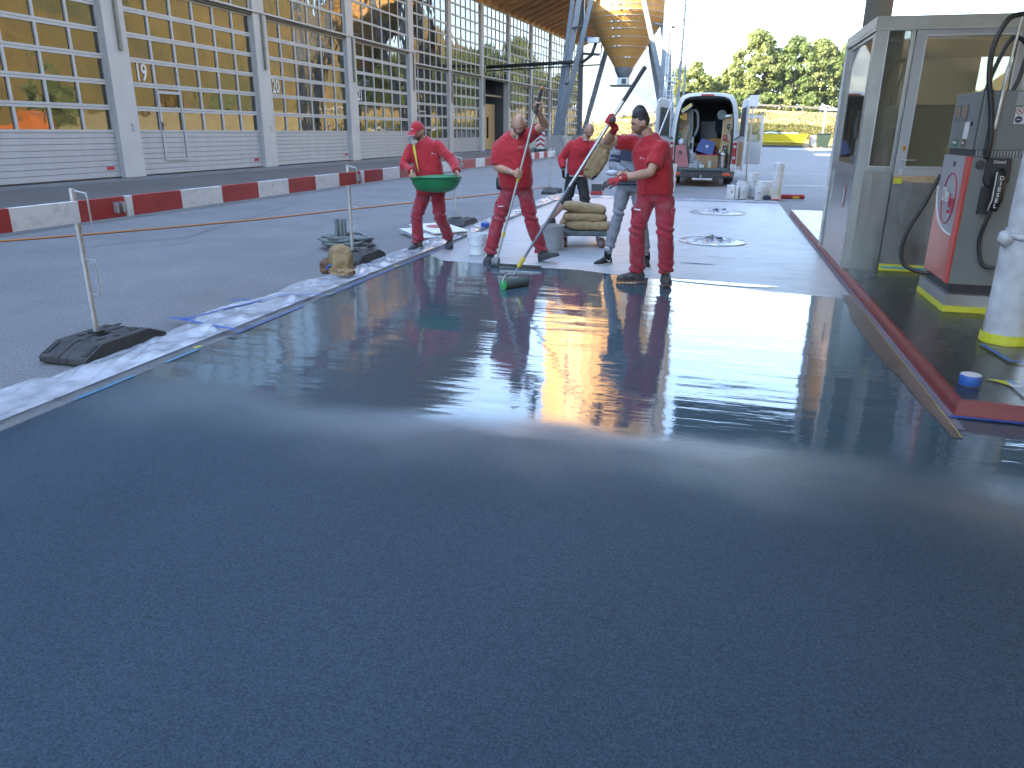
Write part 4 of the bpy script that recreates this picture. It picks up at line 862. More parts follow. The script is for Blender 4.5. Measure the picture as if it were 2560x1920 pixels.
# wrapped canopy column in the right foreground
wc = thing('wrapped_column', (2.14, 6.12, IZ), 'round column wrapped in white masking film with yellow tape foot', 'column')
def wrap(r0, z0, z1, amp, seed, nz_=40, ns=40):
    mm = MB(); R = []
    for i in range(nz_+1):
        z = z0+(z1-z0)*i/nz_; R.append([V(2.155+(r0+amp*noise.noise(V(3*math.cos(a)+seed, 3*math.sin(a), z*7)))*math.cos(a), 6.13+(r0+amp*noise.noise(V(3*math.cos(a)+seed, 3*math.sin(a), z*7)))*math.sin(a), z) for a in np.linspace(0, 2*math.pi, ns+1)[:-1]])
    mm.rings(R, cap=False); return mm
MB().cyl((2.155,6.13,IZ),(2.155,6.13,5.0),.125,seg=28).build('column_core', 'white_plastic', wc, smooth='auto')
wrap(.148, IZ+.05, .93, .007, 2).build('film_wrap', 'film_wrap', wc, smooth=True)
wrap(.134, .90, 4.9, .003, 5, 90).build('film_wrap', 'film_wrap', wc, smooth=True)
kn = MB(); kn.ball((2.005,6.06,.86), (.055,.05,.06), 14, 10)
kn.v = [tuple(V(p)+V(.012*noise.noise(V(p)*30), .012*noise.noise(V(p)*30+V(5,0,0)), .015*noise.noise(V(p)*26))) for p in kn.v]; kn.build('film_knot', 'film_wrap', wc, smooth=True)
MB().tube([(2.155+.157*math.cos(a), 6.13+.157*math.sin(a), .88+.02*noise.noise(V(a,0,0))) for a in np.linspace(0, 6.283, 40)], [.02+.012*abs(noise.noise(V(a*3,2,0))) for a in np.linspace(0,6.283,40)], 8, cap=False).build('film_roll', 'film_wrap', wc, smooth=True)
wrap(.160, IZ+.001, IZ+.075, .008, 9, 3).build('tape_band', 'yellow_tape', wc, smooth=True)
# masking sheets and tape roll on the island
ms_ = thing('masking_sheet', (2.0, 5.6, IZ), 'thin masking sheet edged with blue tape at the column foot', 'plastic film')
MB().sheet(14, 10, lambda u, v: (1.96+.35*u+.05*v, 5.93-.42*v*(1-.15*u), IZ+.006+.004*abs(noise.noise(V(u*6,v*6,0))))).build('film_sheet', 'film_thin', ms_)
MB().quad((1.94,5.95,IZ+.013),(1.975,5.95,IZ+.013),(2.03,5.50,IZ+.013),(1.995,5.50,IZ+.013)).build('tape_strip', 'blue_tape', ms_); MB().quad((1.995,5.50,IZ+.014),(2.4,5.44,IZ+.014),(2.4,5.475,IZ+.014),(2.02,5.535,IZ+.014)).build('tape_strip', 'blue_tape', ms_)
fc = thing('film_bundle', (1.95, 4.9, IZ), 'crumpled white film taped down with yellow tape near the kerb corner', 'plastic film')
MB().quad((1.735,5.06,IZ+.006),(1.80,5.06,IZ+.006),(2.12,4.71,IZ+.006),(2.05,4.69,IZ+.006)).build('tape_strip', 'yellow_tape', fc); MB().quad((1.745,5.03,IZ+.008),(1.90,5.06,IZ+.008),(1.90,5.03,IZ+.008),(1.79,5.01,IZ+.008)).build('tape_strip', 'yellow_tape', fc)
MB().sheet(24, 18, lambda u, v: (1.83+.45*u, 5.01-.30*v+.10*u, IZ+.01+(.18*u*math.sin(math.pi*min(1,v*1.1+.02))+.03*noise.noise(V(u*9,v*9,3)))*min(1, u*4))).build('film_crumple', 'film_dense', fc, smooth=True)
MB().quad((1.83,5.03,IZ+.016),(1.87,5.04,IZ+.016),(1.88,5.005,IZ+.016),(1.85,4.99,IZ+.016)).build('tape_scrap', 'cyan_tape', fc)
tr_ = thing('tape_roll', (1.60, 4.92, IZ), 'roll of blue masking tape lying on the dark island floor', 'tape')
MB().rings([[V(1.60+r*math.cos(a), 4.92+r*math.sin(a), z) for a in np.linspace(0,6.283,33)[:-1]] for r, z in ((.058,IZ+.003),(.060,IZ+.006),(.060,IZ+.062),(.058,IZ+.065))], cap=False).build('tape_wound', 'blue_tape', tr_, smooth='auto')
MB().cyl((1.60,4.92,IZ+.002),(1.60,4.92,IZ+.066),.0578,seg=32).build('paper_cover', 'number_white', tr_, smooth='auto')

# ================================================================== BARRIER
BX = -4.24
def bpost(y, label, knob=True):
    t = thing('barrier_post', (BX-.06, y, 0), label, 'barrier post', 'barrier posts along the floor edge')
    MB().cyl((BX-.06,y,.02),(BX-.06,y,1.145),.021,seg=14).build('tube', 'galv', t, smooth='auto')
    MB().tube([(BX-.055,y,1.13),(BX+.05,y,1.115),(BX+.06,y,1.09),(BX+.06,y,.90)], .006, 6).build('board_hook', 'galv', t); MB().tube([(BX-.045,y,.66),(BX+.03,y,.655),(BX+.035,y,.645),(BX+.035,y,.42),(BX+.03,y,.41),(BX-.045,y,.405)], .005, 6).build('carry_handle', 'galv', t)
    # recycled rubber foot plate
    def fy(s): return y+s
    x0, x1 = BX-.19, BX+.21; b = MB(); n = 14
    prof = [(-.40,.045),(-.385,.055),(-.24,.115),(-.22,.12),(.22,.12),(.24,.115),(.385,.055),(.40,.045)]
    R = [[V(xx, fy(-.42), .0) for xx in (x0,x1)]]
    for s_ in (-1, 1):
        side = [(p[0], p[1]) for p in prof]
        xa, xb = (x0, x0+.165) if s_ < 0 else (x1-.165, x1)
        poly = [(xa, fy(-.40), 0.0)]+[(xa, fy(a_), z_) for a_, z_ in prof]+[(xa, fy(.40), 0.0)]
        b.prism(poly, (xb-xa, 0, 0))
    for s_ in (-1, 1):
        for k_ in (0,):
            poly = [(x0+.167, fy(s_*.40), 0.0),(x0+.167, fy(s_*.40), .045),(x0+.167, fy(s_*.24), .110),(x0+.167, fy(s_*.06), .115),(x0+.167, fy(s_*.06), .0)]
            b.prism(poly, (x1-x0-.334, 0, 0))
    b.mm((BX-.10,fy(-.058),.0),(BX-.02,fy(.058),.118)); ft = b.build('foot_plate', 'rubber', t, bevel=.008)
    for (ax, ay, w_, h_) in ((-.12,-.12,.03,.05),(-.13,.14,.03,.05),(.10,-.18,.02,.07),(.06,.16,.05,.03),(.12,.12,.03,.05),(-.09,.2,.02,.06),(.0,-.2,.06,.02),(.13,-.05,.03,.03)):
        MB().mm((BX+ax,fy(ay),.1205),(BX+ax+w_,fy(ay)+h_,.128)).build('foot_rib', 'rubber', ft)
    for sx_ in (x0+.02, x1-.06):
        MB().hexa([(sx_,fy(-.375),.0605),(sx_+.04,fy(-.375),.0605),(sx_+.04,fy(-.265),.1065),(sx_,fy(-.265),.1065)], [(sx_,fy(-.375),.066),(sx_+.04,fy(-.375),.066),(sx_+.04,fy(-.265),.112),(sx_,fy(-.265),.112)]).build('foot_rib', 'black_plastic', ft)
    MB().mm((BX-.10,fy(-.04),.1185),(BX-.02,fy(.04),.135)).build('post_socket', 'black_plastic', ft)
    return t
bpost(4.33, 'nearest barrier post on a black rubber foot at the left'); bpost(8.45, 'second barrier post, beside the paper sack'); bpost(12.35, 'third barrier post, behind the worker with green basin'); bpost(19.9, 'farthest barrier post, behind the bald worker')
def board(y0, y1, bounds, first_red, label):
    t = thing('barrier_board', (BX, y0, .92), label, 'barrier board', 'red and white barrier boards'); b = [y0]+[q for q in bounds if y0 < q < y1]+[y1]; red = first_red
    for a, c in zip(b, b[1:]):
        MB().mm((BX-.015,a,.92),(BX+.015,c,1.065)).build('red_stripe' if red else 'white_stripe', 'board_red' if red else 'board_white', t, bevel=.002); red = not red
    m = MB(); m.mm((BX+.016,y1-.12,.955),(BX+.05,y1-.10,1.03)); m.mm((BX+.016,y1-.06,.955),(BX+.05,y1-.04,1.03)); m.build('end_lug', 'galv', t)
board(1.2, 4.72, [1.75,2.25,2.8,3.3,3.75,4.29], True, 'nearest red and white barrier board, at the left picture edge')
board(4.735, 8.64, [4.80,5.35,5.89,6.45,6.99,7.54,8.08], False, 'second red and white barrier board, between nearest and second post')
board(8.66, 12.5, [8.74,9.29,9.84,10.38,10.9,11.45,12.0], False, 'third red and white barrier board, ending behind the basin worker')
board(12.52, 16.2, [13.26,13.83,14.4,14.95,15.5], True, 'fourth red and white barrier board, behind the bald worker legs')
board(16.22, 20.1, [16.8,17.3,17.8,18.32,18.8,19.23], False, 'farthest red and white barrier board, beside the far post')
tp = thing('warning_post', (-3.95, 20.4, 0), 'thin red and white warning pole behind the bald worker', 'post')
for k_ in range(4): MB().cyl((-3.95+.02*k_,20.4,.05+.26*k_),(-3.93+.02*k_,20.4,.05+.26*(k_+1)),.018,seg=10).build('red_band' if k_ % 2 == 0 else 'white_band', 'board_red' if k_ % 2 == 0 else 'board_white', tp)

# ================================================================== FLOOR EDGE: film, tape, hose, sacks, signs
ef = thing('plastic_film', (-3.8, 8, 0), 'long strip of crumpled white film along the left floor edge', 'plastic film')
def film_fn(u, v):
    y = 1.2+18.2*u; w = .36+.07*noise.noise(V(y*.8,0,0))+(.10 if y < 3.6 else 0)+(.22*math.exp(-((y-5.6)/.55)**2))+(.12*math.exp(-((y-6.9)/.4)**2))
    x = -3.69-w*v; z = .010+.006+(.05*abs(noise.noise(V(x*4,y*2.5,1)))+.035*abs(noise.noise(V(x*14+y*5,y*1.5,4)))+.006*abs(noise.noise(V(x*22,y*18,6))))*math.sin(math.pi*v)**.5
    return (x, y, z)
MB().sheet(520, 26, film_fn).build('film_sheet', 'film_dense', ef, smooth=True)
def film2(u, v):
    y = 1.2+18.2*u; x = -3.585-.115*v+.01*noise.noise(V(y*3,0,0)); return (x, y, .006+.008*abs(noise.noise(V(x*9,y*9,2))))
MB().sheet(300, 4, film2).build('film_edge', 'film_thin', ef, smooth=True)
def tape(a, b, w, mat='blue_tape', z=.045):
    a, b = V(*a, z), V(*b, z); d = (b-a); n = V(-d.y, d.x, 0).normalized()*w/2; m = MB(); k_ = 6
    m.sheet(k_, 1, lambda u, v: tuple(a+d*u+n*(1-2*v)+V(0,0,.006*noise.noise(V(u*5,a.x*9,a.y))))); return m.build('tape_strip', mat, ef)
tape((-3.57,4.95),(-4.20,5.12),.04); tape((-4.18,5.1),(-3.96,6.1),.03); tape((-3.57,6.35),(-3.98,6.22),.04); tape((-4.32,5.12),(-4.1,5.16),.05); tape((-4.22,5.85),(-4.1,5.95),.05); tape((-3.575,4.95),(-3.575,6.0),.022,'blue_tape',.012); tape((-3.575,3.35),(-3.575,3.85),.02,'cyan_tape',.012); tape((-3.575,4.15),(-3.575,4.5),.02,'cyan_tape',.012); tape((-3.585,6.4),(-3.585,10.2),.022,'blue_tape',.014); tape((-3.57,7.35),(-3.95,7.2),.025); tape((-3.62,4.5),(-3.60,4.56),.03,'yellow_tape',.014); tape((-3.60,6.5),(-3.585,6.6),.035,'yellow_tape',.016); tape((-3.6,8.15),(-3.59,8.25),.03,'yellow_tape',.016)
# cable on the asphalt
MB().tube(catmull([(-11.5,6.2,.004),(-9.71,8.38,.004),(-8.03,11.6,.004),(-7.3,13.8,.004),(-6.6,15.86,.004),(-5.55,19.0,.004),(-4.8,22,.004)], 10), .014, 6).build('extension_cable', 'cable_orange', smooth=True, label='orange extension cable lying across the grey asphalt', cat='cable')
# coiled grey hose behind the second post
hs = []
for k_ in range(150):
    a = k_*.21; r = .30+.05*math.sin(k_*.9)+.02*math.sin(k_*.31); hs.append((-4.86+r*math.cos(a)*1.05, 9.42+r*math.sin(a)*.95, .03+.0009*k_+.01*math.sin(k_*.5)))
hz = thing('coiled_hose', (-4.86,9.42,0), 'coil of grey hose on the asphalt behind the second barrier post', 'hose')
MB().tube(hs, .022, 7).build('hose', 'hose_grey', hz, smooth=True)
for dx in (0, .09, .05): MB().cyl((-4.92+dx,9.25+dx*.6,.05),(-4.93+dx,9.27+dx*.6,.40),.028,seg=10).build('hose_end', 'hose_grey', hz, smooth='auto')
# crumpled paper sack
def bag(c, R, seed, amp, M=None, seg=56, lat=40, zmin=.018, p=.6):
    """boxy paper shape with sharp creases"""
    m = MB(); c = V(c); rings_ = []
    for i in range(lat+1):
        th = math.pi*min(max(i, .04), lat-.04)/lat; ring = []
        for j in range(seg):
            ph = 2*math.pi*j/seg; q = [math.sin(th)*math.cos(ph), math.sin(th)*math.sin(ph), -math.cos(th)]; q = [math.copysign(abs(t)**p, t) for t in q]
            d = V(q[0]*R[0], q[1]*R[1], q[2]*R[2]); s = 1/max(min(R), .02)
            rr = 1-abs(noise.noise(d*s*.9+V(seed,0,0)))*2; r2 = 1-abs(noise.noise(d*s*2.1+V(0,seed,0)))*2
            d = d + d.normalized()*amp*(rr*.7+r2*.3-.3) if d.length > 0 else d
            if M is not None: d = M @ d
            w_ = c+d; ring.append(V(w_.x, w_.y, max(w_.z, zmin)))
        rings_.append(ring)
    m.rings(rings_); return m
ps = thing('paper_sack', (-4.05,7.5,0), 'crumpled empty brown paper sack lying at the floor edge', 'paper sack')
def crump(c, R, seed, amp=.05, seg=30, lat=22, M=None):
    m = MB(); m.ball(c, R, seg, lat, M); c = V(c); out = []
    for p in m.v:
        d = V(p)-c; f = 1+amp*8*(noise.noise(d*7+V(seed,0,0))*.5+.5*noise.noise(d*16+V(seed,3,0)))*.35
        q = c+d*f; out.append((q.x, q.y, max(q.z, .018)))
    m.v = out; return m
bag((-3.98,7.54,.15), (.115,.19,.155), 3, .05, Matrix.Rotation(.5,3,'Z') @ Matrix.Rotation(-.35,3,'X')).build('sack_body', 'paper_sack', ps, smooth=True)
bag((-3.91,7.40,.06), (.16,.07,.045), 8, .04, Matrix.Rotation(-.35,3,'Z')).build('sack_neck', 'paper_sack', ps, smooth=True)
bag((-4.11,7.50,.10), (.075,.10,.075), 5, .03).build('sack_mouth', 'paper_dark', ps, smooth=True)
MB().tube([(-4.02+.05*math.cos(a), 7.38+.02*math.sin(a)-.02, .085+.05*math.sin(a)) for a in np.linspace(0,3.3,12)], [(.010,.004)]*12, 6).build('tape_tie', 'blue_tape', ps)
# sign boards stacked on the ground
for i, (x0, y0, x1, y1, z, rz, lb_) in enumerate([(-4.62,10.55,-3.9,11.3,.05,.25,'lower white folded sign board lying on the asphalt by the film'),(-4.5,10.75,-3.8,11.5,.10,.35,'upper white folded sign board with red print on the stack')]):
    cx, cy = (x0+x1)/2, (y0+y1)/2; t = thing('sign_board', (cx,cy,0), lb_, 'sign board', 'sign boards stacked on the ground'); R_ = Matrix.Rotation(rz+.5,3,'Z') @ Matrix.Rotation(.05,3,'X')
    MB().box((cx,cy,z), (.62,.86,.012), R_).build('upper_panel', 'white_plastic', t); MB().box((cx,cy,z-.035), (.60,.84,.012), R_).build('lower_panel', 'white_plastic', t)
    MB().add([R_ @ V(.16*math.cos(a), .16*math.sin(a)+.1, .0075)+V(cx,cy,z) for a in np.linspace(0,6.283,20)[:-1]], [tuple(range(19))]).build('red_print', 'board_red', t)
    for sx_ in (-.25,.25): MB().box(R_ @ V(sx_,-.4,-.018)+V(cx,cy,z), (.03,.03,.05)).build('spacer', 'wood_light', t)
MB().mm((-3.76,12.04,.02),(-3.62,12.14,.10)).build('tape_roll', 'blue_tape', bevel=.02, label='blue tape roll standing on the film, behind the basin worker', cat='tape')

# ================================================================== BUCKETS, CART, SACKS
def bucket(loc, h, r, label, mat='white_plastic', group='white buckets', handle=True, ring=True, lid=False, fill=None, hrot=0.3, tz_=0):
    x, y, z = loc; t = thing('bucket', loc, label, 'bucket', group); b = r*.86
    prof = [(b-.004,z),(b,z+.004),(r*.985,z+h*.80),(r*1.06,z+h*.805),(r*1.07,z+h*.86),(r*1.0,z+h*.865),(r*1.01,z+h-.012),(r*1.05,z+h-.01),(r*1.05,z+h)]
    inner = [(r*.97,z+h),(b*.96,z+.02)]
    m = MB(); m.lathe(prof+([(r*.97,z+h-.005)] if lid else inner), (x,y,0), 28, cap=True); m.build('body', mat, t, smooth='auto')
    if handle:
        a0 = hrot; pts = []
        for k_ in range(17):
            q = math.pi*k_/16; lx = r*1.08*math.cos(q); ld = r*.95*math.sin(q); pts.append((x+lx*math.cos(a0)+(r*.22+.02+.03*math.sin(q))*math.sin(a0)*1.0, y+lx*math.sin(a0)-(r*1.02*math.sin(q)+.01)*math.cos(a0), z+h*.83-ld*.85))
        MB().tube(pts, .005, 6).build('handle', 'white_sole', t, smooth=True)
    if fill: crump((x,y,z+h+.0), (r*.8,r*.8,.05), 4, .1, 16, 10).build('contents', fill, t)
    return t
bucket((-2.985,9.42,0), .275, .128, 'white bucket with hanging handle left of the bald worker legs', hrot=.15)
bucket((-2.13,10.15,0), .335, .155, 'grey bucket between the bald worker legs and the sack trolley', 'bucket_grey', handle=False)
# material stacked at the far end of the floor
Yb = 19.9
for k_, (z, h, mt) in enumerate(((0,.265,'cream_plastic'),(.235,.22,'white_plastic'),(.40,.235,'white_plastic'),(.60,.24,'white_plastic'))):
    bucket((1.375+.008*k_,Yb,z+.001*k_), h, .135-.004*k_, ['lowest cream bucket of the tall bucket stack','second bucket from the bottom of the tall stack','third bucket from the bottom of the tall stack','topmost bucket of the tall stack, stuffed with film'][k_], mt, fill='label_white' if k_ == 3 else None, handle=k_ in (1,3), hrot=-.2, group='stacked white buckets')
def tin(x, y, h, r, label, z=0):
    t = thing('paint_tin', (x,y,z), label, 'tin', 'white paint tins'); MB().lathe([(r-.004,z),(r,z+.006),(r,z+h-.01),(r*1.02,z+h-.008),(r*1.02,z+h),(r*.95,z+h),(r*.94,z+h-.012)], (x,y,0), 26).build('body', 'white_plastic', t, smooth='auto')
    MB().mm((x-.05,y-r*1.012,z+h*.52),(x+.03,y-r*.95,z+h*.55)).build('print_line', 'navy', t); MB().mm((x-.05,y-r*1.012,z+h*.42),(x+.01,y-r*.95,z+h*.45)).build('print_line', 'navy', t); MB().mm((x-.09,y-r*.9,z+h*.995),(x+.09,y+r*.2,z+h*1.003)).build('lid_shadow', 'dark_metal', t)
    return t
tin(.625,19.85,.335,.123,'left white paint tin in the front row of goods'); tin(1.0,19.7,.335,.123,'right white paint tin in the front row of goods')
tin(.60,20.35,.40,.135,'white paint tin behind the left front tin'); tin(1.12,20.5,.40,.20,'wide cream white tin behind the right front tin'); tin(.86,20.6,.36,.14,'white paint tin in the middle of the back row')
bucket((.84,20.6,.362), .235, .135, 'white bucket on top of the middle back tin', hrot=.2)
jc = thing('jerry_can', (.31,19.75,0), 'square white metal canister with red hazard diamond', 'canister')
MB().mm((.22,19.66,0),(.40,19.88,.33)).build('body', 'white_plastic', jc, bevel=.012); MB().cyl((.27,19.8,.33),(.27,19.8,.355),.02,seg=12).build('cap', 'dark_metal', jc)
MB().prism([(.34+.025*a_, 19.657, .17+.03*b_) for a_, b_ in ((0,1),(1,0),(0,-1),(-1,0))], (0,-.002,0)).build('hazard_mark', 'sign_red', jc)
j2 = thing('jerry_can', (.47,19.76,0), 'narrow white canister with tilted spout beside the diamond canister', 'canister'); MB().mm((.42,19.7,0),(.50,19.9,.30)).build('body', 'white_plastic', j2, bevel=.01); MB().cyl((.50,19.8,.29),(.43,19.8,.37),.018,seg=10).build('spout', 'white_plastic', j2)
rt = thing('red_case', (1.80,20.15,0), 'long red tool tube with yellow labels lying by the buckets', 'tool case')
MB().cyl((1.54,20.12,.065),(2.08,20.2,.065),.06,seg=16).build('tube', 'red_tool', rt, smooth='auto'); MB().mm((1.80,20.09,.03),(1.96,20.105,.07)).build('label_strip', 'container_yellow', rt); MB().cyl((1.68,20.14,.065),(1.70,20.143,.065),.063,seg=16).build('joint_ring', 'dark_metal', rt)
cb = thing('cloth_bundle', (1.2,19.62,0), 'dark blue rag with red strip on the film edge', 'rag'); crump((1.18,19.6,.06), (.09,.06,.07), 6, .1, 18, 12).build('rag', 'navy', cb, smooth=True); crump((1.42,19.56,.025), (.16,.05,.02), 7, .1, 18, 10).build('strip', 'red_tool', cb, smooth=True)
# trolley with paper sacks
tc_ = Matrix.Rotation(.22,3,'Z'); TC = V(-1.80,10.68,0)
ct = thing('trolley', TC, 'low platform trolley on castors carrying paper sacks', 'trolley')
MB().box(TC+V(0,0,.205), (.66,.58,.06), tc_).build('deck', 'cart_deck', ct, bevel=.012); MB().box(TC+V(0,0,.172), (.62,.54,.012), tc_).build('underframe', 'dark_metal', ct)
for sx_, sy_ in ((-1,-1),(1,-1),(-1,1),(1,1)):
    c = TC + tc_ @ V(sx_*.255, sy_*.215, 0); wa = V(.75,.66,0) if sx_ > 0 else V(.95,.3,0); w = MB(); w.cyl(c-wa*.022+V(0,0,.066), c+wa*.022+V(0,0,.066), .066, seg=20); wh = w.build('castor_wheel', 'wheel_rust', ct, smooth='auto'); MB().cyl(c-wa*.027+V(0,0,.066), c+wa*.027+V(0,0,.066), .042, seg=14).build('hub', 'galv', wh)
    f = MB(); f.bar(c-wa*.031+V(0,0,.06), c-wa*.031+V(0,0,.16), .006, .03); f.bar(c+wa*.031+V(0,0,.06), c+wa*.031+V(0,0,.16), .006, .03); f.mm((c.x-.04,c.y-.04,.150),(c.x+.04,c.y+.04,.1655)); f.build('castor_fork', 'galv', ct)
def sack(c, L, wd, ht, rz, label, seed, tilt=0):
    t = thing('filled_sack', c, label, 'sack', 'filled paper sacks on the trolley'); R_ = Matrix.Rotation(rz,3,'Z') @ Matrix.Rotation(tilt,3,'Y'); c = V(c); m = MB(); R = []
    n = 44; s = 40
    for i in range(n+1):
        u = -1+2*i/n; k_ = (1-abs(u)**6)**.35 if abs(u) < 1 else 0; k_ = max(k_, .12); ring = []
        for j in range(s):
            a = 2*math.pi*j/s; ca, sa = math.cos(a), math.sin(a); px = u*L/2; py = wd/2*math.copysign(abs(ca)**.55, ca)*(.72+.28*k_); pz = ht/2*math.copysign(abs(sa)**.7, sa)*k_
            q = V(px,py,pz); nn = .020*noise.noise(q*5+V(seed,0,0))+.016*(1-2*abs(noise.noise(q*11+V(seed,2,0))))-.010*(1-2*abs(noise.noise(q*26+V(0,seed,0)))); ring.append(c + R_ @ (q+q.normalized()*nn*.8))
        R.append(ring)
    m.rings(R); m.build('sack_body', 'paper_sack', t, smooth=True)
    e = R_ @ V(-L/2*.93, -wd*.22, ht*.06); MB().box(c+e, (.006,.075,.06), R_ @ Matrix.Rotation(.25,3,'Z')).build('paper_label', 'label_white', t)
    MB().box(c + R_ @ V(L/2*.985,0,0), (.012,wd*.80,ht*.22), R_).build('end_fold', 'paper_dark', t)
    return t
sack(TC+V(.09,-.11,.300), .60, .30, .135, .12, 'front lowest paper sack on the trolley', 1); sack(TC+V(-.06,.16,.300), .60, .32, .135, .12, 'rear lowest paper sack on the trolley', 2)
sack(TC+V(.02,-.03,.405), .62, .36, .125, .15, 'middle paper sack on the trolley', 3, .02); sack(TC+V(.0,.02,.525), .60, .37, .14, .20, 'topmost paper sack on the trolley', 4, .10)
# two manhole covers under film
def manhole(cx, cy, r, label, seed):
    t = thing('covered_manhole', (cx,cy,0), label, 'manhole cover', 'manhole covers masked with film')
    MB().tube([(cx+r*math.cos(a), cy+r*math.sin(a), .006) for a in np.linspace(0,6.283,48)], [(.010,.002)]*48, 6, cap=False).build('tape_ring', 'frost', t)
    def fn(u, v):
        a = 2*math.pi*u; q = v; z = .008+.13*(1-q)**1.2*abs(noise.noise(V(2.5*math.cos(a)+seed,2.5*math.sin(a),q*3)))+.07*(1-q)*abs(noise.noise(V(9*math.cos(a),9*math.sin(a),q*7+seed)))
        return (cx+r*q*math.cos(a), cy+r*q*math.sin(a), z)
    MB().sheet(90, 22, fn).build('film_cover', 'film_dense', t, smooth=True)
    for k_ in range(3): a = seed+k_*1.7; MB().quad((cx+.12*math.cos(a)-.02,cy+.12*math.sin(a),.05),(cx+.12*math.cos(a)+.06,cy+.12*math.sin(a)+.03,.06),(cx+.12*math.cos(a)+.07,cy+.12*math.sin(a),.09),(cx+.12*math.cos(a),cy+.12*math.sin(a)-.03,.08)).build('tape_scrap', 'blue_tape' if seed > 5 else 'navy', t)
manhole(-.01,11.68,.49,'film covered manhole nearest the dark coating',2.0); manhole(.04,16.1,.55,'film covered manhole nearer the van',7.0)
# small things around the far end
rb_ = thing('red_box', (-3.0,19.7,0), 'small red and black toolbox behind the bald worker', 'toolbox'); MB().mm((-3.15,19.6,0),(-2.88,19.85,.10)).build('lower_tray', 'red_tool', rb_, bevel=.01); MB().mm((-3.14,19.61,.10),(-2.89,19.84,.28)).build('upper_box', 'dark_metal', rb_, bevel=.01)
cp = []
for k_ in range(260): a = k_*.37; cp.append((-1.75+.42*math.cos(a)*(.6+.4*math.sin(k_*.11)), 19.6+.30*math.sin(a)*(.6+.4*math.cos(k_*.07)), .02+.05*abs(math.sin(k_*.05))))
MB().tube(cp, .012, 5).build('cable_heap', 'cable_red', smooth=True, label='tangled red cable heap on the ground behind the sweater worker', cat='cable')
MB().sheet(24, 18, lambda u, v: (-4.0+.9*u, 17.6+1.6*v, .02+.10*abs(noise.noise(V(u*5,v*5,2)))*math.sin(math.pi*u)*math.sin(math.pi*v)*2)).build('film_heap', 'film', smooth=True, label='loose heap of clear film behind the bald worker', cat='plastic film')
for k_ in range(2): bucket((-1.30,21.6,.36*k_), .37, .17, ['lower large white tub left of the van bumper','upper large white tub left of the van bumper'][k_], handle=False, group='large white tubs by the van')
# hazard marker by the far wing
hm = thing('hazard_marker', (-13.4,58.5,0), 'red and white chevron hazard marker before the far wing', 'road sign')
MB().mm((-13.75,58.48,.25),(-13.1,58.54,1.75)).build('marker_board', 'board_white', hm); 
for k_ in range(4):
    z = .35+.36*k_; MB().prism([(-13.75,58.475,z),(-13.42,58.475,z+.2),(-13.1,58.475,z),(-13.1,58.475,z+.17),(-13.42,58.475,z+.37),(-13.75,58.475,z+.17)], (0,-.003,0)).build('chevron', 'board_red', hm)
MB().mm((-13.9,58.3,0),(-12.95,58.75,.25)).build('marker_foot', 'rubber', hm)

# far end of the yard
yc = thing('yellow_container', (6.6,97.2,0), 'yellow open topped skip at the foot of the sunny bank', 'skip')
MB().hexa([(4.4,96.6,.25),(9.0,96.6,.25),(9.0,98.6,.25),(4.4,98.6,.25)], [(3.9,96.3,1.5),(9.5,96.3,1.5),(9.5,98.8,1.5),(3.9,98.8,1.5)]).build('tub', 'container_yellow', yc); MB().mm((4.3,96.15,.55),(9.1,96.45,.68)).build('skid_rib', 'container_yellow', yc); MB().mm((4.3,96.3,0),(9.1,98.4,.25)).build('undercarriage', 'dark_metal', yc)
MB().sheet(16, 6, lambda u, v: (4.1+5.2*u, 96.5+2.1*v, 1.5+.35*abs(noise.noise(V(u*6,v*3,1))))).build('load', 'label_white', yc)
for i, (x0, x1, lb_) in enumerate(((1.0,2.1,'left white concrete block at the foot of the bank'),(2.25,2.8,'narrow white concrete block beside the left block'),(2.95,4.0,'white concrete block left of the yellow skip'),(9.9,11.2,'white concrete block right of the yellow skip'))): 
    t = thing('concrete_block', (x0,98,0), lb_, 'concrete block', 'white concrete blocks'); MB().mm((x0,97.2,.15),(x1,98.4,1.35)).build('block', 'wall_white', t, bevel=.04); MB().mm((x0+.1,97.3,0),(x1-.1,98.3,.15)).build('base_skid', 'cardboard', t)
gf = thing('tube_gate', (11.6,95,0), 'white tube frame gate standing at the bank left of the booth', 'frame'); 
for a, b in (((11.0,96,0),(11.0,96,4.1)),((11.0,96,4.1),(15,96,4.1)),((15,96,0),(15,96,4.1))): MB().cyl(a, b, .09, seg=10).build('tube', 'number_white', gf, smooth='auto')
db = thing('dark_bin', (10.6,93,0), 'dark green wheeled bin left of the booth', 'bin'); MB().hexa([(10.2,92.7,.12),(11.3,92.7,.12),(11.3,93.7,.12),(10.2,93.7,.12)], [(10.05,92.5,1.5),(11.5,92.5,1.5),(11.5,93.9,1.5),(10.05,93.9,1.5)]).build('bin_body', 'bin_dark', db); MB().mm((9.98,92.4,1.5),(11.57,94,1.62)).build('bin_lid', 'bin_dark', db, bevel=.03)
for x in (10.35,11.15): MB().cyl((x,92.75,.12),(x+.1,92.75,.12),.12,seg=12).build('bin_wheel', 'tyre', db)
MB().sheet(6, 4, lambda u, v: (6.5+7*u, 82+8*v, -.002)).build('pale_patch', 'white_line', kind='structure')
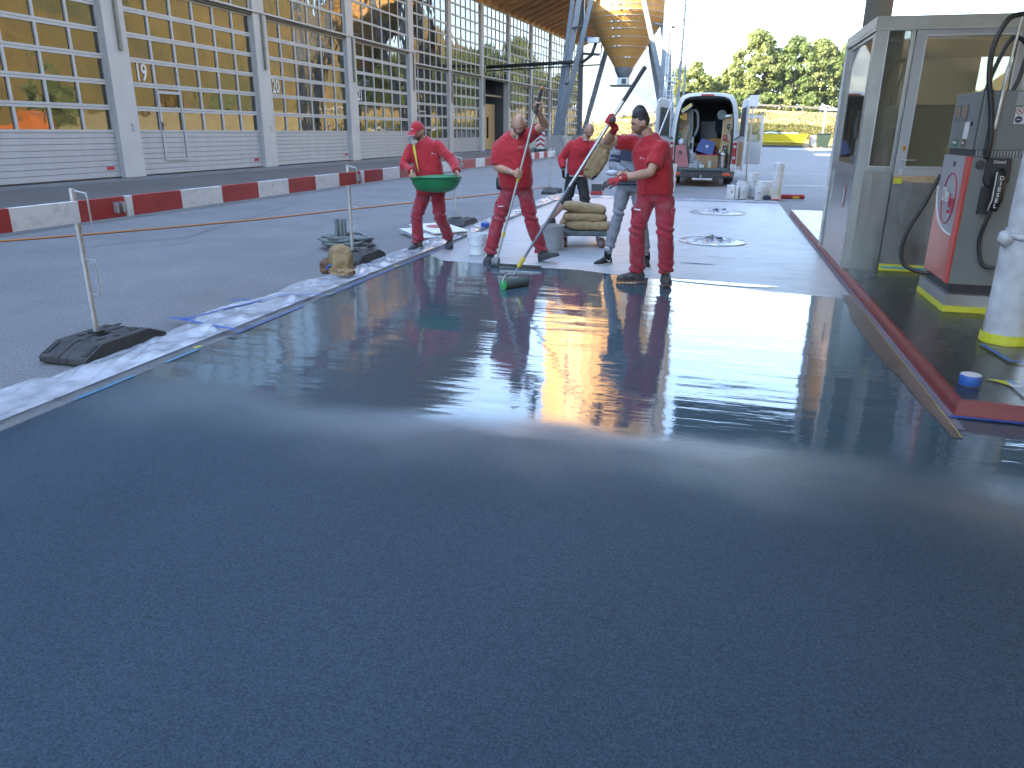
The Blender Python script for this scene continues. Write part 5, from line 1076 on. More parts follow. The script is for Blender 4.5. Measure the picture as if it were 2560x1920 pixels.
# orange service truck parked right of the yard, mirrored in the lowest panes
ot = thing('orange_truck', (27,58,0), 'orange service truck parked right of the yard, mirrored in the lowest garage panes', 'truck')
MB().mm((25.8,54,.6),(28.2,60.5,.95)).build('chassis', 'dark_metal', ot); MB().hexa([(25.8,60.6,.7),(28.2,60.6,.7),(28.2,62.7,.7),(25.8,62.7,.7)], [(25.85,60.6,2.9),(28.15,60.6,2.9),(28.15,62.2,2.9),(25.85,62.2,2.9)]).build('cab', 'machine_orange', ot, bevel=.08); MB().mm((25.75,54,.96),(28.25,60.4,1.75)).build('tipper_body', 'machine_orange', ot, bevel=.04)
MB().mm((25.84,60.9,1.8),(25.86,62.0,2.6)).build('side_window', 'pane_flat', ot); MB().hexa([(25.9,62.66,1.8),(28.1,62.66,1.8),(28.1,62.68,1.8),(25.9,62.68,1.8)],[(25.9,62.32,2.7),(28.1,62.32,2.7),(28.1,62.34,2.7),(25.9,62.34,2.7)]).build('windscreen', 'pane_flat', ot)
for y in (55.2,56.6,61.6):
    for x in (25.75,27.9): MB().cyl((x,y,.5),(x+.35,y,.5),.5,seg=20).build('wheel', 'tyre', ot, smooth='auto')
# ================================================================== DELIVERY VAN AND WHAT IS IN IT
VC, VY = -.54, 24.2
van = thing('delivery_van', (VC, VY, 0), 'white high roof delivery van with open rear doors and loaded tools', 'van')
half_o = [(.96,.44),(.985,.75),(.99,1.1),(.975,1.5),(.945,1.9),(.895,2.2),(.835,2.42),(.74,2.565),(.58,2.635),(.30,2.66),(0,2.668)]
half_i = [(.80,.53),(.815,.80),(.82,1.15),(.805,1.5),(.785,1.85),(.75,2.15),(.715,2.33),(.65,2.43),(.54,2.475),(.28,2.485),(0,2.488)]
def contour(h, y, s=1.0, zs=1.0): 
    L = [V(VC-x*s, y, z*zs) for x, z in h]; return L+[V(VC+x*s, y, z*zs) for x, z in h[-2::-1]]
m = MB(); m.rings([contour(half_o, VY+.02), contour(half_o, VY+.3), contour(half_o, VY+4.3)], cap=False, close=False); m.build('body_shell', 'van_white', van, smooth=True)
m = MB(); a = contour(half_o, VY+.02); b = [V(VC+(p.x-VC)*.955, VY-.012, .44+(p.z-.44)*.985) for p in a]; c = [V(VC+(p.x-VC)*.87, VY-.008, .47+(p.z-.44)*.945) for p in a]; d = contour(half_i, VY+.03); e = contour(half_i, VY+.10)
m.rings([a, b, c], cap=False, close=False); m.build('rear_frame', 'van_white', van, smooth=True)
m = MB(); m.rings([c, d, e], cap=False, close=False); m.build('door_seal', 'van_trim', van, smooth=True)
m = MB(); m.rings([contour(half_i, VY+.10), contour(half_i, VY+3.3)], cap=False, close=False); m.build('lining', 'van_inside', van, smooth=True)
m = MB(); m.mm((VC-.80,VY+3.28,.5),(VC+.80,VY+3.34,2.48)); m.build('bulkhead', 'van_inside', van)
m = MB(); m.mm((VC-.80,VY+.05,.44),(VC+.80,VY+3.3,.53)); m.build('load_floor', 'wood_light', van)
m = MB(); m.mm((VC-.80,VY-.02,.47),(VC+.80,VY+.049,.535)); m.build('sill', 'cart_deck', van, bevel=.01)
# nose: cab and bonnet
R = []
for y, zr, zs_, sc in ((4.3,2.66,1.0,1.0),(4.8,2.5,.94,.98),(5.3,2.0,.76,.96),(5.6,1.6,.62,.95),(6.2,1.25,.48,.90),(6.45,.95,.38,.82)): R.append(contour(half_o, VY+y, sc, zs_))
m = MB(); m.rings(R, cap=False, close=False); m.build('cab_shell', 'van_white', van, smooth=True)
m = MB(); m.mm((VC-.88,VY+4.2,.35),(VC+.88,VY+6.3,.45)); m.build('cab_floor', 'van_trim', van)
m = MB(); m.prism([(VC-.70,VY-.10,.24),(VC+.62,VY-.10,.24),(VC+.93,VY-.02,.30),(VC+.985,VY+.06,.46),(VC-.985,VY+.06,.46),(VC-.93,VY-.02,.30)], (0,.0,0)) if False else None
bmp = MB(); bmp.hexa([(VC-.86,VY-.13,.26),(VC+.86,VY-.13,.26),(VC+.98,VY+.25,.26),(VC-.98,VY+.25,.26)], [(VC-.90,VY-.15,.455),(VC+.90,VY-.15,.455),(VC+.995,VY+.25,.455),(VC-.995,VY+.25,.455)]); bp_ = bmp.build('rear_bumper', 'van_trim', van, bevel=.03)
MB().mm((VC-.55,VY-.19,.455),(VC+.62,VY-.02,.475)).build('bumper_step', 'dark_metal', bp_)
MB().mm((VC+.62,VY-.152,.33),(VC+.86,VY-.136,.40)).build('reflector', 'tail_orange', bp_); MB().mm((VC-.86,VY-.152,.33),(VC-.62,VY-.136,.40)).build('reflector', 'tail_orange', bp_)
MB().mm((VC-.25,VY-.16,.19),(VC+.35,VY-.10,.245)).build('tow_bar', 'galv', van); MB().cyl((VC,VY-.2,.24),(VC,VY-.2,.34),.03,seg=12).build('tow_ball', 'galv', van)
for s in (-1, 1):
    x = VC+s*.925; lb_ = MB(); lb_.hexa([(x-.055,VY-.035,.66),(x+.055,VY-.02,.66),(x+.055,VY+.05,.66),(x-.055,VY+.05,.66)], [(x-.075,VY-.035,1.27),(x+.045,VY-.02,1.27),(x+.045,VY+.05,1.27),(x-.075,VY+.05,1.27)]); tl = lb_.build('tail_light', 'tail_red', van, bevel=.012)
    for z in (1.16,.84): MB().cyl((x-.012,VY-.045,z),(x-.012,VY-.03,z),.042,seg=16).build('lamp_lens', 'frost', tl)
    MB().mm((x-.10,VY-.03,.56),(x+.08,VY+.03,.645)).build('hinge_block', 'galv', van)
    for k_, (yy) in enumerate((VY+1.35, VY+5.2)):
        wx = VC+s*.80; w = MB(); w.lathe([(.20,-.11),(.33,-.115),(.345,-.09),(.345,.09),(.33,.115),(.20,.11)], (wx,yy,.345), 30, Matrix.Rotation(math.pi/2,3,'Y')); wh = w.build('wheel', 'tyre', van, smooth='auto'); MB().cyl((wx-.10,yy,.345),(wx+.10,yy,.345),.21,seg=22).build('rim', 'galv', wh, smooth='auto')
    MB().mm((VC+s*.62-.02,VY+1.0,.30),(VC+s*.62+.02,VY+1.75,.72)).build('wheel_arch', 'dark_metal', van)
    MB().mm((VC+s*.86-.10,VY+.82,.10),(VC+s*.86+.10,VY+.84,.42)).build('mud_flap', 'tyre', van)
MB().mm((VC-.18,VY-.03,2.575),(VC+.18,VY-.012,2.62)).build('brake_light', 'tail_red', van)
# rear doors, both swung open
def rdoor(hx, s, ang, name='rear_door'):
    h = V(hx, VY-.02, 0); dx = V(s*math.cos(ang), -math.sin(ang), 0); nn = V(-dx.y, dx.x, 0)*(1 if s > 0 else -1); L = .80
    def q(u, w, z): return h + dx*u + nn*w + V(0,0,z)
    prof = [(0,.50),(L-.02,.50),(L,.60),(L,2.20),(L-.05,2.42),(L-.2,2.50),(.10,2.44),(.03,2.2),(0,1.2)]
    m = MB(); m.prism([q(u, 0, z) for u, z in prof], nn*.05); dr = m.build(name, 'van_white', van, bevel=.012)
    m = MB(); m.prism([q(u, -.012, z) for u, z in ((.12,.62),(.66,.62),(.68,1.30),(.12,1.30))], nn*.011); m.build('inner_panel', 'cardboard', dr)
    m = MB(); m.prism([q(u, -.012, z) for u, z in ((.12,1.45),(.66,1.45),(.64,2.25),(.16,2.22))], nn*.011); m.build('inner_recess', 'van_trim', dr)
    MB().mm(tuple(q(.0,.0,2.50)+V(-.06,-.03,0)), tuple(q(.0,.0,2.50)+V(.06,.03,.0))) if False else None
    for z in (.62,1.20,1.95): MB().tube([q(-.05,.03,z), q(.06,.03,z)], .022, 8).build('hinge', 'galv', dr)
    MB().tube([q(.02,-.03,1.42), q(.10,-.14,1.36), q(.22,-.16,1.36), q(.30,-.03,1.46)], .018, 8).build('check_strap', 'dark_metal', dr)
    return dr
rdoor(VC+.99, 1, math.radians(78)); rdoor(VC-.98, -1, math.radians(60))
pb = MB(); pb.box((VC+1.42,VY+3.0,2.55), (.30,.03,.34)); pb.build('notice_panel', 'number_white', label='small white notice panel standing above the open van door', cat='sign'); 
MB().cyl((VC+1.42,VY+3.04,0),(VC+1.42,VY+3.04,2.5),.025,seg=10).build('sign_pole', 'galv', label='thin pole carrying the small white notice panel beside the van', cat='pole')
# cab door open on the right
cd = MB(); h = V(VC+.985,VY+5.0,0); dx = V(math.cos(.42), -math.sin(.42), 0); nn = V(dx.y,-dx.x,0)
def cq(u, w, z): return h+dx*u+nn*w+V(0,0,z)
for poly in ([(0,.5),(1.0,.5),(1.0,1.25),(0,1.25)], [(.92,1.25),(1.0,1.25),(.96,2.1),(.88,2.1)], [(.35,2.05),(.88,2.05),(.90,2.13),(.40,2.13)], [(0,1.25),(.08,1.25),(.42,2.1),(.34,2.1)]): cd.prism([cq(u,0,z) for u, z in poly], nn*.06)
cdo = cd.build('cab_door', 'van_white', van); MB().prism([cq(u,.02,z) for u, z in ((.08,1.25),(.92,1.25),(.88,2.05),(.36,2.05))], nn*.006).build('door_window', 'clear_glass', cdo); MB().box(cq(.15,-.15,1.35), (.12,.22,.3)).build('mirror', 'dark_metal', cdo, bevel=.03)
# shelving inside
for s, n_ in ((-1,5),(1,5)):
    x0 = VC+s*.79; x1 = VC+s*(.42 if s < 0 else .50)
    MB().mm((min(x0,x1),VY+.45,.535),(max(x0,x1),VY+.48,2.05)).build('shelf_side', 'wood_light', van); MB().mm((min(x0,x1),VY+1.9,.535),(max(x0,x1),VY+1.93,2.05)).build('shelf_side', 'osb', van)
    for k_ in range(n_): MB().mm((min(x0,x1),VY+.481,.62+.34*k_),(max(x0,x1),VY+1.899,.64+.34*k_)).build('shelf', 'wood_light', van)
MB().mm((VC-.35,VY+2.6,1.12),(VC+.1,VY+2.64,1.22)).build('cross_board', 'osb', van); MB().mm((VC-.40,VY+2.5,.53),(VC-.35,VY+2.56,2.3)).build('upright', 'osb', van); MB().mm((VC-.2,VY+2.9,1.3),(VC+.35,VY+2.94,1.9)).build('grey_board', 'facade_slat', van)
# goods in the van: every one a thing of its own
def goods(name, label, cat, parts, loc):
    t = thing(name, loc, label, cat)
    for pn, mb, mt, sm in parts: mb.build(pn, mt, t, smooth=sm)
    return t
rc = MB(); rc.hexa([(-1.40,VY+.02,.55),(-.92,VY+.02,.55),(-.92,VY+.30,.55),(-1.40,VY+.30,.55)], [(-1.36,VY+.06,1.18),(-1.06,VY+.06,1.18),(-1.06,VY+.28,1.18),(-1.36,VY+.28,1.18)])
rc2 = MB(); rc2.hexa([(-.925,VY+.03,.60),(-.90,VY+.03,.60),(-.90,VY+.29,.60),(-.925,VY+.29,.60)], [(-1.05,VY+.07,1.17),(-1.0,VY+.07,1.13),(-1.0,VY+.27,1.13),(-1.05,VY+.27,1.17)])
goods('tool_chest', 'dusty rose red tool chest at the left van sill', 'tool chest', [('chest_shell', rc, 'rose_case', False), ('edge_trim', rc2, 'black_plastic', False), ('latch', MB().mm((-1.25,VY+.005,.93),(-1.16,VY+.05,1.02)), 'dark_metal', False)], (-1.2,VY+.15,.54))
bb = MB(); Rb = Matrix.Rotation(.28,3,'Y') @ Matrix.Rotation(-.3,3,'X')
bb.hexa([V(-.48,VY+.9,1.10)+Rb@V(x,y,-.22) for x, y in ((-.27,-.18),(.27,-.18),(.27,.18),(-.27,.18))], [V(-.48,VY+.9,1.10)+Rb@V(x,y,.20) for x, y in ((-.22,-.15),(.22,-.15),(.22,.15),(-.22,.15))])
goods('blue_tub', 'dark blue plastic tub tipped over in the van load bay', 'tub', [('tub_shell', bb, 'blue_bin', False), ('tub_print', MB().add([V(-.48,VY+.9,1.10)+Rb@V(.05*math.cos(a)+.02,-.176,.05*math.sin(a)) for a in np.linspace(0,6.283,16)[:-1]], [tuple(range(15))]), 'frost', False)], (-.48,VY+.9,.9))
tk = MB(); tk.lathe([(.12,.54),(.145,.56),(.148,.90),(.155,.905),(.155,.93),(.145,.935),(.13,.965),(.05,.985),(.03,1.0),(.03,1.05),(.018,1.06),(.018,1.12)], (.06,VY+.18,0), 26)
goods('pressure_tank', 'shiny stainless pressure tank at the right van sill', 'tank', [('tank', tk, 'tank_steel', 'auto'), ('handle', MB().tube([(-.07,VY+.06,.66),(.0,VY+.02,.70),(.12,VY+.02,.74),(.19,VY+.08,.78)], .006, 6), 'dark_metal', False)], (.06,VY+.18,.54))
goods('yellow_crate', 'orange yellow crate standing behind the blue tub in the van', 'crate', [('crate', MB().mm((-.42,VY+1.3,.535),(-.02,VY+1.65,1.38)), 'crate_orange', False)], (-.2,VY+1.4,.54))
goods('cardboard_box', 'flat cardboard sheet box under the blue tub in the van', 'box', [('box', MB().mm((-.80,VY+.35,.535),(-.05,VY+1.2,.88)), 'cardboard', False), ('red_lid', MB().mm((-.78,VY+.40,.881),(-.10,VY+1.1,.91)), 'red_tool', False)], (-.4,VY+.6,.54))
for i, (x, y, h, r, lb_) in enumerate([(-.86,VY+.42,.42,.13,'white bucket behind the rose chest in the van'),(-.72,VY+.16,.22,.09,'small grey white pot in the middle of the van sill'),(-.60,VY+.12,.17,.075,'second small pot on the van sill, left of the cups')]): bucket((x,y,.537), h, r, lb_, 'bucket_grey', handle=False, group='pots on the van sill')
for i, x in enumerate((-.57,-.50)): bucket((x,VY+.03,.537), .09, .032, ['left small white cup on the van sill','right small white cup on the van sill'][i], handle=False, group='cups on the van sill')
goods('clear_jar', 'clear plastic jar with yellow base on the van sill', 'jar', [('jar', MB().cyl((-.30,VY+.1,.57),(-.30,VY+.1,.74),.05,seg=16), 'frost', 'auto'), ('base', MB().cyl((-.30,VY+.1,.537),(-.30,VY+.1,.568),.058,seg=16), 'container_yellow', 'auto')], (-.30,VY+.1,.54))
goods('parts_box', 'low grey parts box on the van sill left of the cups', 'box', [('box', MB().mm((-.92,VY+.0,.537),(-.66,VY+.12,.63)), 'pump_silver', False), ('lid', MB().mm((-.93,VY-.005,.631),(-.65,VY+.125,.645)), 'frost', False)], (-.8,VY,.54))
goods('rag', 'crumpled white and blue rag lying on the rose tool chest', 'rag', [('cloth', crump((-1.22,VY+.15,1.27), (.09,.08,.10), 5, .12, 18, 12), 'label_white', True)], (-1.22,VY+.15,1.18))
goods('hose_bundle', 'pale hose bundle hanging at the left van wall', 'hose', [('hose_loop', MB().tube(catmull([(-1.05,VY+.32,2.15),(-1.0,VY+.30,1.7),(-1.06,VY+.30,1.2),(-.98,VY+.30,1.15),(-.92,VY+.32,1.6),(-.96,VY+.34,2.2)]), .028, 8), 'hose_grey', True), ('dark_loop', MB().tube(catmull([(-.92,VY+.42,2.2),(-.80,VY+.42,2.1),(-.76,VY+.42,1.7),(-.84,VY+.42,1.45)]), .04, 8), 'hose_grey', True)], (-1,VY+.3,1.2))
goods('level_tool', 'yellow and white striped board hanging top left in the van', 'tool', [('board', MB().bar((-1.26,VY+.12,2.14),(-.98,VY+.12,2.34),.05,.09), 'number_white', False), ('yellow_edge', MB().bar((-1.25,VY+.09,2.16),(-.99,VY+.09,2.35),.02,.05), 'container_yellow', False)], (-1.1,VY+.1,2.1))
goods('yellow_lamp', 'round yellow lamp hanging on the left van wall', 'lamp', [('lamp', MB().ball((-1.28,VY+.15,1.98), (.05,.05,.06)), 'yellow_plastic', True), ('back_board', MB().mm((-1.24,VY+.18,1.90),(-1.10,VY+.20,2.10)), 'crate_orange', False)], (-1.28,VY+.15,1.9))
goods('long_box', 'upright white carton with black print behind the rose chest', 'carton', [('carton', MB().mm((-1.02,VY+.52,.60),(-.86,VY+.62,1.42)), 'white_plastic', False), ('print', MB().mm((-.95,VY+.512,1.05),(-.88,VY+.518,1.25)), 'dark_metal', False)], (-.94,VY+.55,.54))
goods('spray_machine', 'machine with round grey mouth high on the right van shelf', 'machine', [('mouth', MB().lathe([(.13,0),(.14,.02),(.10,.03),(.08,-.12)], (-.08,VY+.44,2.06), 20, Matrix.Rotation(math.pi/2,3,'X')), 'hose_grey', 'auto'), ('arm', MB().bar((.02,VY+.42,2.02),(.20,VY+.42,2.04),.05,.06), 'galv', False)], (-.08,VY+.44,2.0))
for i, (x, y, z, w_, h_, mt, lb_) in enumerate([(.14,VY+.42,1.66,.09,.14,'dark_metal','dark tool case on the right van shelf, topmost'),(.06,VY+.40,1.33,.12,.16,'red_tool','red power tool on the right van shelf'),(.20,VY+.42,1.34,.08,.20,'frost','pale bottle on the right van shelf beside the red tool'),(.10,VY+.42,1.0,.16,.18,'dark_metal','black drill case on the lower right van shelf'),(-1.28,VY+.40,1.66,.14,.13,'cardboard','small carton on the left van shelf above the lamp board'),(-1.30,VY+.38,1.32,.12,.20,'sticker_green','dark green bottle box on the left van shelf')]):
    goods('shelf_box', lb_, 'box', [('case', MB().mm((x-w_/2,y,z),(x+w_/2,y+.22,z+h_)), mt, False), ('clasp', MB().mm((x-.02,y-.012,z+h_*.5),(x+.02,y-.001,z+h_*.62)), 'galv', False)], (x,y,z))
for nm, lb_, ct_, x, y, z, w_, d_, h_, mt in (
    ('tool_box', 'grey tool box at the back of the van floor, left of the orange crate', 'toolbox', -.72, VY+1.9, .54, .34, .3, .36, 'pump_grey'), ('spray_can', 'tall pale spray canister behind the stainless tank', 'canister', -.02, VY+.62, .54, .12, .12, .52, 'frost'),
    ('sealant_box', 'dark red sealant carton behind the cardboard box', 'carton', -.28, VY+1.22, .92, .26, .2, .24, 'red_tool'), ('shelf_crate', 'brown crate on the upper left van shelf', 'crate', -1.12, VY+.75, 2.02, .30, .5, .22, 'cardboard'),
    ('hanging_coat', 'dark blue coat hanging at the bulkhead of the van', 'coat', -.10, VY+2.4, 1.55, .34, .12, .75, 'navy'), ('board_stack', 'stack of wooden boards standing at the right van wall', 'boards', .22, VY+.30, .54, .06, .12, 1.55, 'wood_light')):
    goods(nm, lb_, ct_, [('main_body', bag((x, y, z+h_/2), (w_/2, d_/2, h_/2), 4, .012, zmin=.53, seg=24, lat=16, p=.3) if nm == 'hanging_coat' else MB().mm((x-w_/2,y-d_/2,z),(x+w_/2,y+d_/2,z+h_)), mt, nm == 'hanging_coat'), ('trim', MB().mm((x-w_*.3,y-d_/2-.012,z+h_*.6),(x+w_*.3,y-d_/2-.001,z+h_*.72)), 'dark_metal', False)], (x, y, z))
# white pole with yellow grip leaning at the van
lp = thing('extension_pole', (-1.95,22.5,0), 'white extension pole with orange yellow grip leaning left of the van', 'pole')
MB().cyl((-2.25,22.6,.0),(-1.42,22.9,2.55),.02,seg=10).build('tube', 'white_plastic', lp, smooth='auto'); MB().cyl((-1.42,22.9,2.55),(-1.33,22.93,2.92),.033,seg=12).build('grip', 'yellow_plastic', lp, smooth='auto')
# ================================================================== PEOPLE
def remesh(mb, voxel, smooth_n=4, foldfn=None, name='body', mat='skin_tan', parent=None):
    o0 = W[parent]; me = bpy.data.meshes.new('tmp'); me.from_pydata([(p[0]-o0.x, p[1]-o0.y, p[2]-o0.z) for p in mb.v], [], mb.f); fix_normals(me)
    o = bpy.data.objects.new('tmp', me); col.objects.link(o); md = o.modifiers.new('r', 'REMESH'); md.mode = 'VOXEL'; md.voxel_size = voxel; md.adaptivity = 0
    dg = bpy.context.evaluated_depsgraph_get(); dg.update(); me2 = bpy.data.meshes.new_from_object(o.evaluated_get(dg)); bpy.data.objects.remove(o); bpy.data.meshes.remove(me)
    n = len(me2.vertices); co = np.empty(n*3); me2.vertices.foreach_get('co', co); co = co.reshape(-1,3)
    ed = np.empty(len(me2.edges)*2, dtype=np.int64); me2.edges.foreach_get('vertices', ed); ed = ed.reshape(-1,2)
    deg = np.bincount(ed.ravel(), minlength=n).astype(float)[:,None]
    for _ in range(smooth_n):
        acc = np.zeros_like(co); np.add.at(acc, ed[:,0], co[ed[:,1]]); np.add.at(acc, ed[:,1], co[ed[:,0]]); co = co*.45+.55*acc/np.maximum(deg,1)
    me2.vertices.foreach_set('co', co.ravel()); me2.update()
    if foldfn:
        nr = np.array([v.normal[:] for v in me2.vertices]); dd = np.array([foldfn(p+np.array(o0)) for p in co]); co = co+nr*dd[:,None]; me2.vertices.foreach_set('co', co.ravel()); me2.update()
    me2.name = name; return link(name, me2, mat, parent, smooth=True)

def grid_head(gs=1.0):
    """head surface in local axes: x to the side, y towards the nose, z up; origin at mid head"""
    nl, nm = 40, 30; P = []
    for i in range(nm+1):
        th = math.pi*i/nm
        row = []
        for j in range(nl):
            ph = 2*math.pi*j/nl; x = .074*math.sin(th)*math.cos(ph); y = .096*math.sin(th)*math.sin(ph); z = .118*math.cos(th)
            if z < 0:
                t = -z/.118; x *= 1-.30*t**1.3; y = y*(1-.12*t)+.012*t
                if y < 0: y *= 1-.35*t
            fr = max(0, y/.096)
            def g(cx, cz, sx, sz): return math.exp(-((x-cx)/sx)**2-((z-cz)/sz)**2)*(1 if fr > .3 else 0)
            d = .020*g(0,-.030,.013,.016)+.012*g(0,-.008,.009,.016)+.005*g(0,.022,.05,.012)-.008*(g(.031,.002,.016,.012)+g(-.031,.002,.016,.012))+.004*g(0,-.066,.020,.007)+.004*g(0,-.078,.018,.006)-.003*g(0,-.072,.024,.003)+.008*g(0,-.102,.020,.016)+.003*(g(.04,-.03,.02,.02)+g(-.04,-.03,.02,.02))
            row.append(V(x, y+d, z))
        P.append(row)
    return P
HEAD = grid_head()
def head_frame(c, face, up=(0,0,1)):
    f = V(face).normalized(); u = V(up); u = (u-f*u.dot(f)).normalized(); s = f.cross(u)
    M = Matrix((s, f, u)).transposed().to_4x4(); M.translation = V(c); return M
def head_mesh(mb, M, k=1.0):
    mb.rings([[M @ (p*k) for p in row] for row in HEAD], cap=False)
    for s in (-1,1): mb.ball(M @ (V(s*.077,-.006,-.012)*k), (.011,.022,.034), 8, 8, M.to_3x3())
def head_shell(name, mat, M, sel, off, parent, k=1.0, rough=0):
    mb = MB(); idx = {}; vs = []
    def vid(i, j):
        if (i,j) not in idx:
            p = HEAD[i][j]; n = V(p.x/.074**2, p.y/.096**2, p.z/.118**2); n = n.normalized() if n.length > 0 else V(0,0,1)
            o = off(p) if callable(off) else off
            if rough: o += rough*noise.noise(p*70)
            idx[(i,j)] = len(vs); vs.append(M @ ((p+n*o)*k))
        return idx[(i,j)]
    fs = []
    for i in range(len(HEAD)-1):
        for j in range(40):
            j2 = (j+1) % 40; c = (HEAD[i][j]+HEAD[i+1][j2])/2
            if sel(c): fs.append((vid(i,j), vid(i,j2), vid(i+1,j2), vid(i+1,j)))
    mb.add(vs, fs); return mb.build(name, mat, parent, smooth=True)
def face_bits(M, parent, brow='hair_dark', k=1.0):
    for s in (-1,1):
        b = MB(); b.tube([M @ (V(s*.016,.099,.021)*k), M @ (V(s*.033,.094,.026)*k), M @ (V(s*.050,.079,.019)*k)], [(.0028,.002)]*3, 6); b.build('eyebrow', brow, parent)
        e = MB(); e.ball(M @ (V(s*.031,.083,.001)*k), (.010,.005,.0028), 10, 6, M.to_3x3()); e.build('eye', 'hair_dark', parent)
    MB().tube([M @ (V(-.02,.088,-.071)*k), M @ (V(0,.095,-.071)*k), M @ (V(.02,.088,-.071)*k)], [(.003,.003)]*3, 6).build('mouth', 'stubble', parent)

def limb(mb, pts, rad, seg=14, n=5):
    q = catmull(pts, n); rr = np.interp(np.linspace(0,1,len(q)), np.linspace(0,1,len(rad)), rad); mb.tube([tuple(p) for p in q], [float(r) for r in rr], seg); mb.ball(tuple(q[-1]), float(rr[-1])*.98, 10, 8); mb.ball(tuple(q[0]), float(rr[0])*.98, 10, 8)
def arm(mb, sh, el, wr, k=1.0):
    mb.tube([sh, (V(sh)+V(el))/2, el], [.052*k,.050*k,.040*k], 14); mb.ball(el, .040*k, 12, 8)
    e, w = V(el), V(wr); mb.tube([e, e+(w-e)*.3, e+(w-e)*.7, w], [.040*k,.045*k,.034*k,.026*k], 14); mb.ball(w, .027*k, 10, 8); mb.ball(sh, .055*k, 12, 8)
def grip(mb, c, axis, back, wrist, r=.018, k=1.0):
    """fist closed round a pole: c on the pole axis, back = direction from pole to the back of the hand"""
    c = V(c); a = V(axis).normalized(); b = V(back); b = (b-a*b.dot(a)).normalized(); t = a.cross(b)
    pc = c + b*(r+.016); mb.tube([pc-a*.042*k, pc, pc+a*.042*k], [(.030*k,.017*k),(.036*k,.019*k),(.032*k,.017*k)], 12, side=t); mb.ball(pc+a*.04*k, (.02,.02,.02), 8, 6)
    mb.tube([pc, (pc+V(wrist))/2+b*.008, V(wrist)], [.030*k,.028*k,.027*k], 12)
    for i, L in enumerate((1.0,1.06,1.0,.85)):
        o = c+a*(.033-.022*i)*k; pts = []
        for q in np.linspace(-.5, 3.4*L, 9): pts.append(o + (b*math.cos(q)+t*math.sin(q))*(r+.009))
        mb.tube(pts, [.0095*k]*7+[.0085*k,.007*k], 8)
    pts = [pc - t*.020 + a*.02, c+(b*.5-t)*(r+.014)+a*.035, c+(-b*.3-t)*(r+.011)+a*.028, c+(-b-t*.35)*(r+.011)+a*.018]; mb.tube(pts, [.013*k,.012*k,.011*k,.009*k], 8)
def open_hand(mb, w, d, n, k=1.0, curl=.35, side=1, spread=.16):
    """relaxed hand: w wrist, d finger direction, n palm normal, side = +1 thumb on d x n side"""
    w, d, n = V(w), V(d).normalized(), V(n); n = (n-d*n.dot(d)).normalized(); s = d.cross(n)*side
    pm = w+d*.05*k; mb.tube([w, w+d*.025*k, w+d*.085*k, w+d*.095*k], [(.024*k,.018*k),(.034*k,.017*k),(.040*k,.015*k),(.034*k,.011*k)], 12, side=s)
    for i, L in enumerate((.070,.078,.072,.058)):
        o = w+d*.088*k+s*(.029-.0195*i)*k; dd = (d+s*(spread*(1.5-i)*.5)).normalized(); pts = [o-d*.015]; p = o; ang = curl*.4
        for q in range(3): p = p+(dd*math.cos(ang)+n*math.sin(ang))*L*k*(.42,.33,.25)[q]; pts.append(p); ang += curl*.9
        mb.tube(pts, [.0095*k,.009*k,.0085*k,.007*k], 8); mb.ball(pts[-1], .007*k, 6, 6)
    o = w+d*.028*k+s*.030*k; mb.tube([w+d*.02*k+s*.015*k, o, o+(d*.6+s*.75+n*.25).normalized()*.034*k, o+(d*.9+s*.5+n*.35).normalized()*.062*k], [.014*k,.0125*k,.011*k,.0085*k], 8)
def torso(mb, secs, seg=26):
    """secs: (centre, half width, half depth, side vector)"""
    R = []; N = len(secs); C_ = catmull([s[0] for s in secs], 4); tt = np.linspace(0, N-1, len(C_))
    for i, c in enumerate(C_):
        t = tt[i]; hw = np.interp(t, range(N), [s[1] for s in secs]); hd = np.interp(t, range(N), [s[2] for s in secs]); sv = V([np.interp(t, range(N), [s[3][k] for s in secs]) for k in range(3)]).normalized()
        tan = V(C_[min(i+1,len(C_)-1)])-V(C_[max(i-1,0)]); tan.normalize(); sv = (sv-tan*sv.dot(tan)).normalized(); fw = tan.cross(sv)
        ring = []
        for j in range(seg):
            a = 2*math.pi*j/seg; ca, sa = math.cos(a), math.sin(a); ring.append(V(c)+sv*(hw*math.copysign(abs(ca)**.85, ca))+fw*(hd*math.copysign(abs(sa)**.85, sa)))
        R.append(ring)
    mb.rings(R)
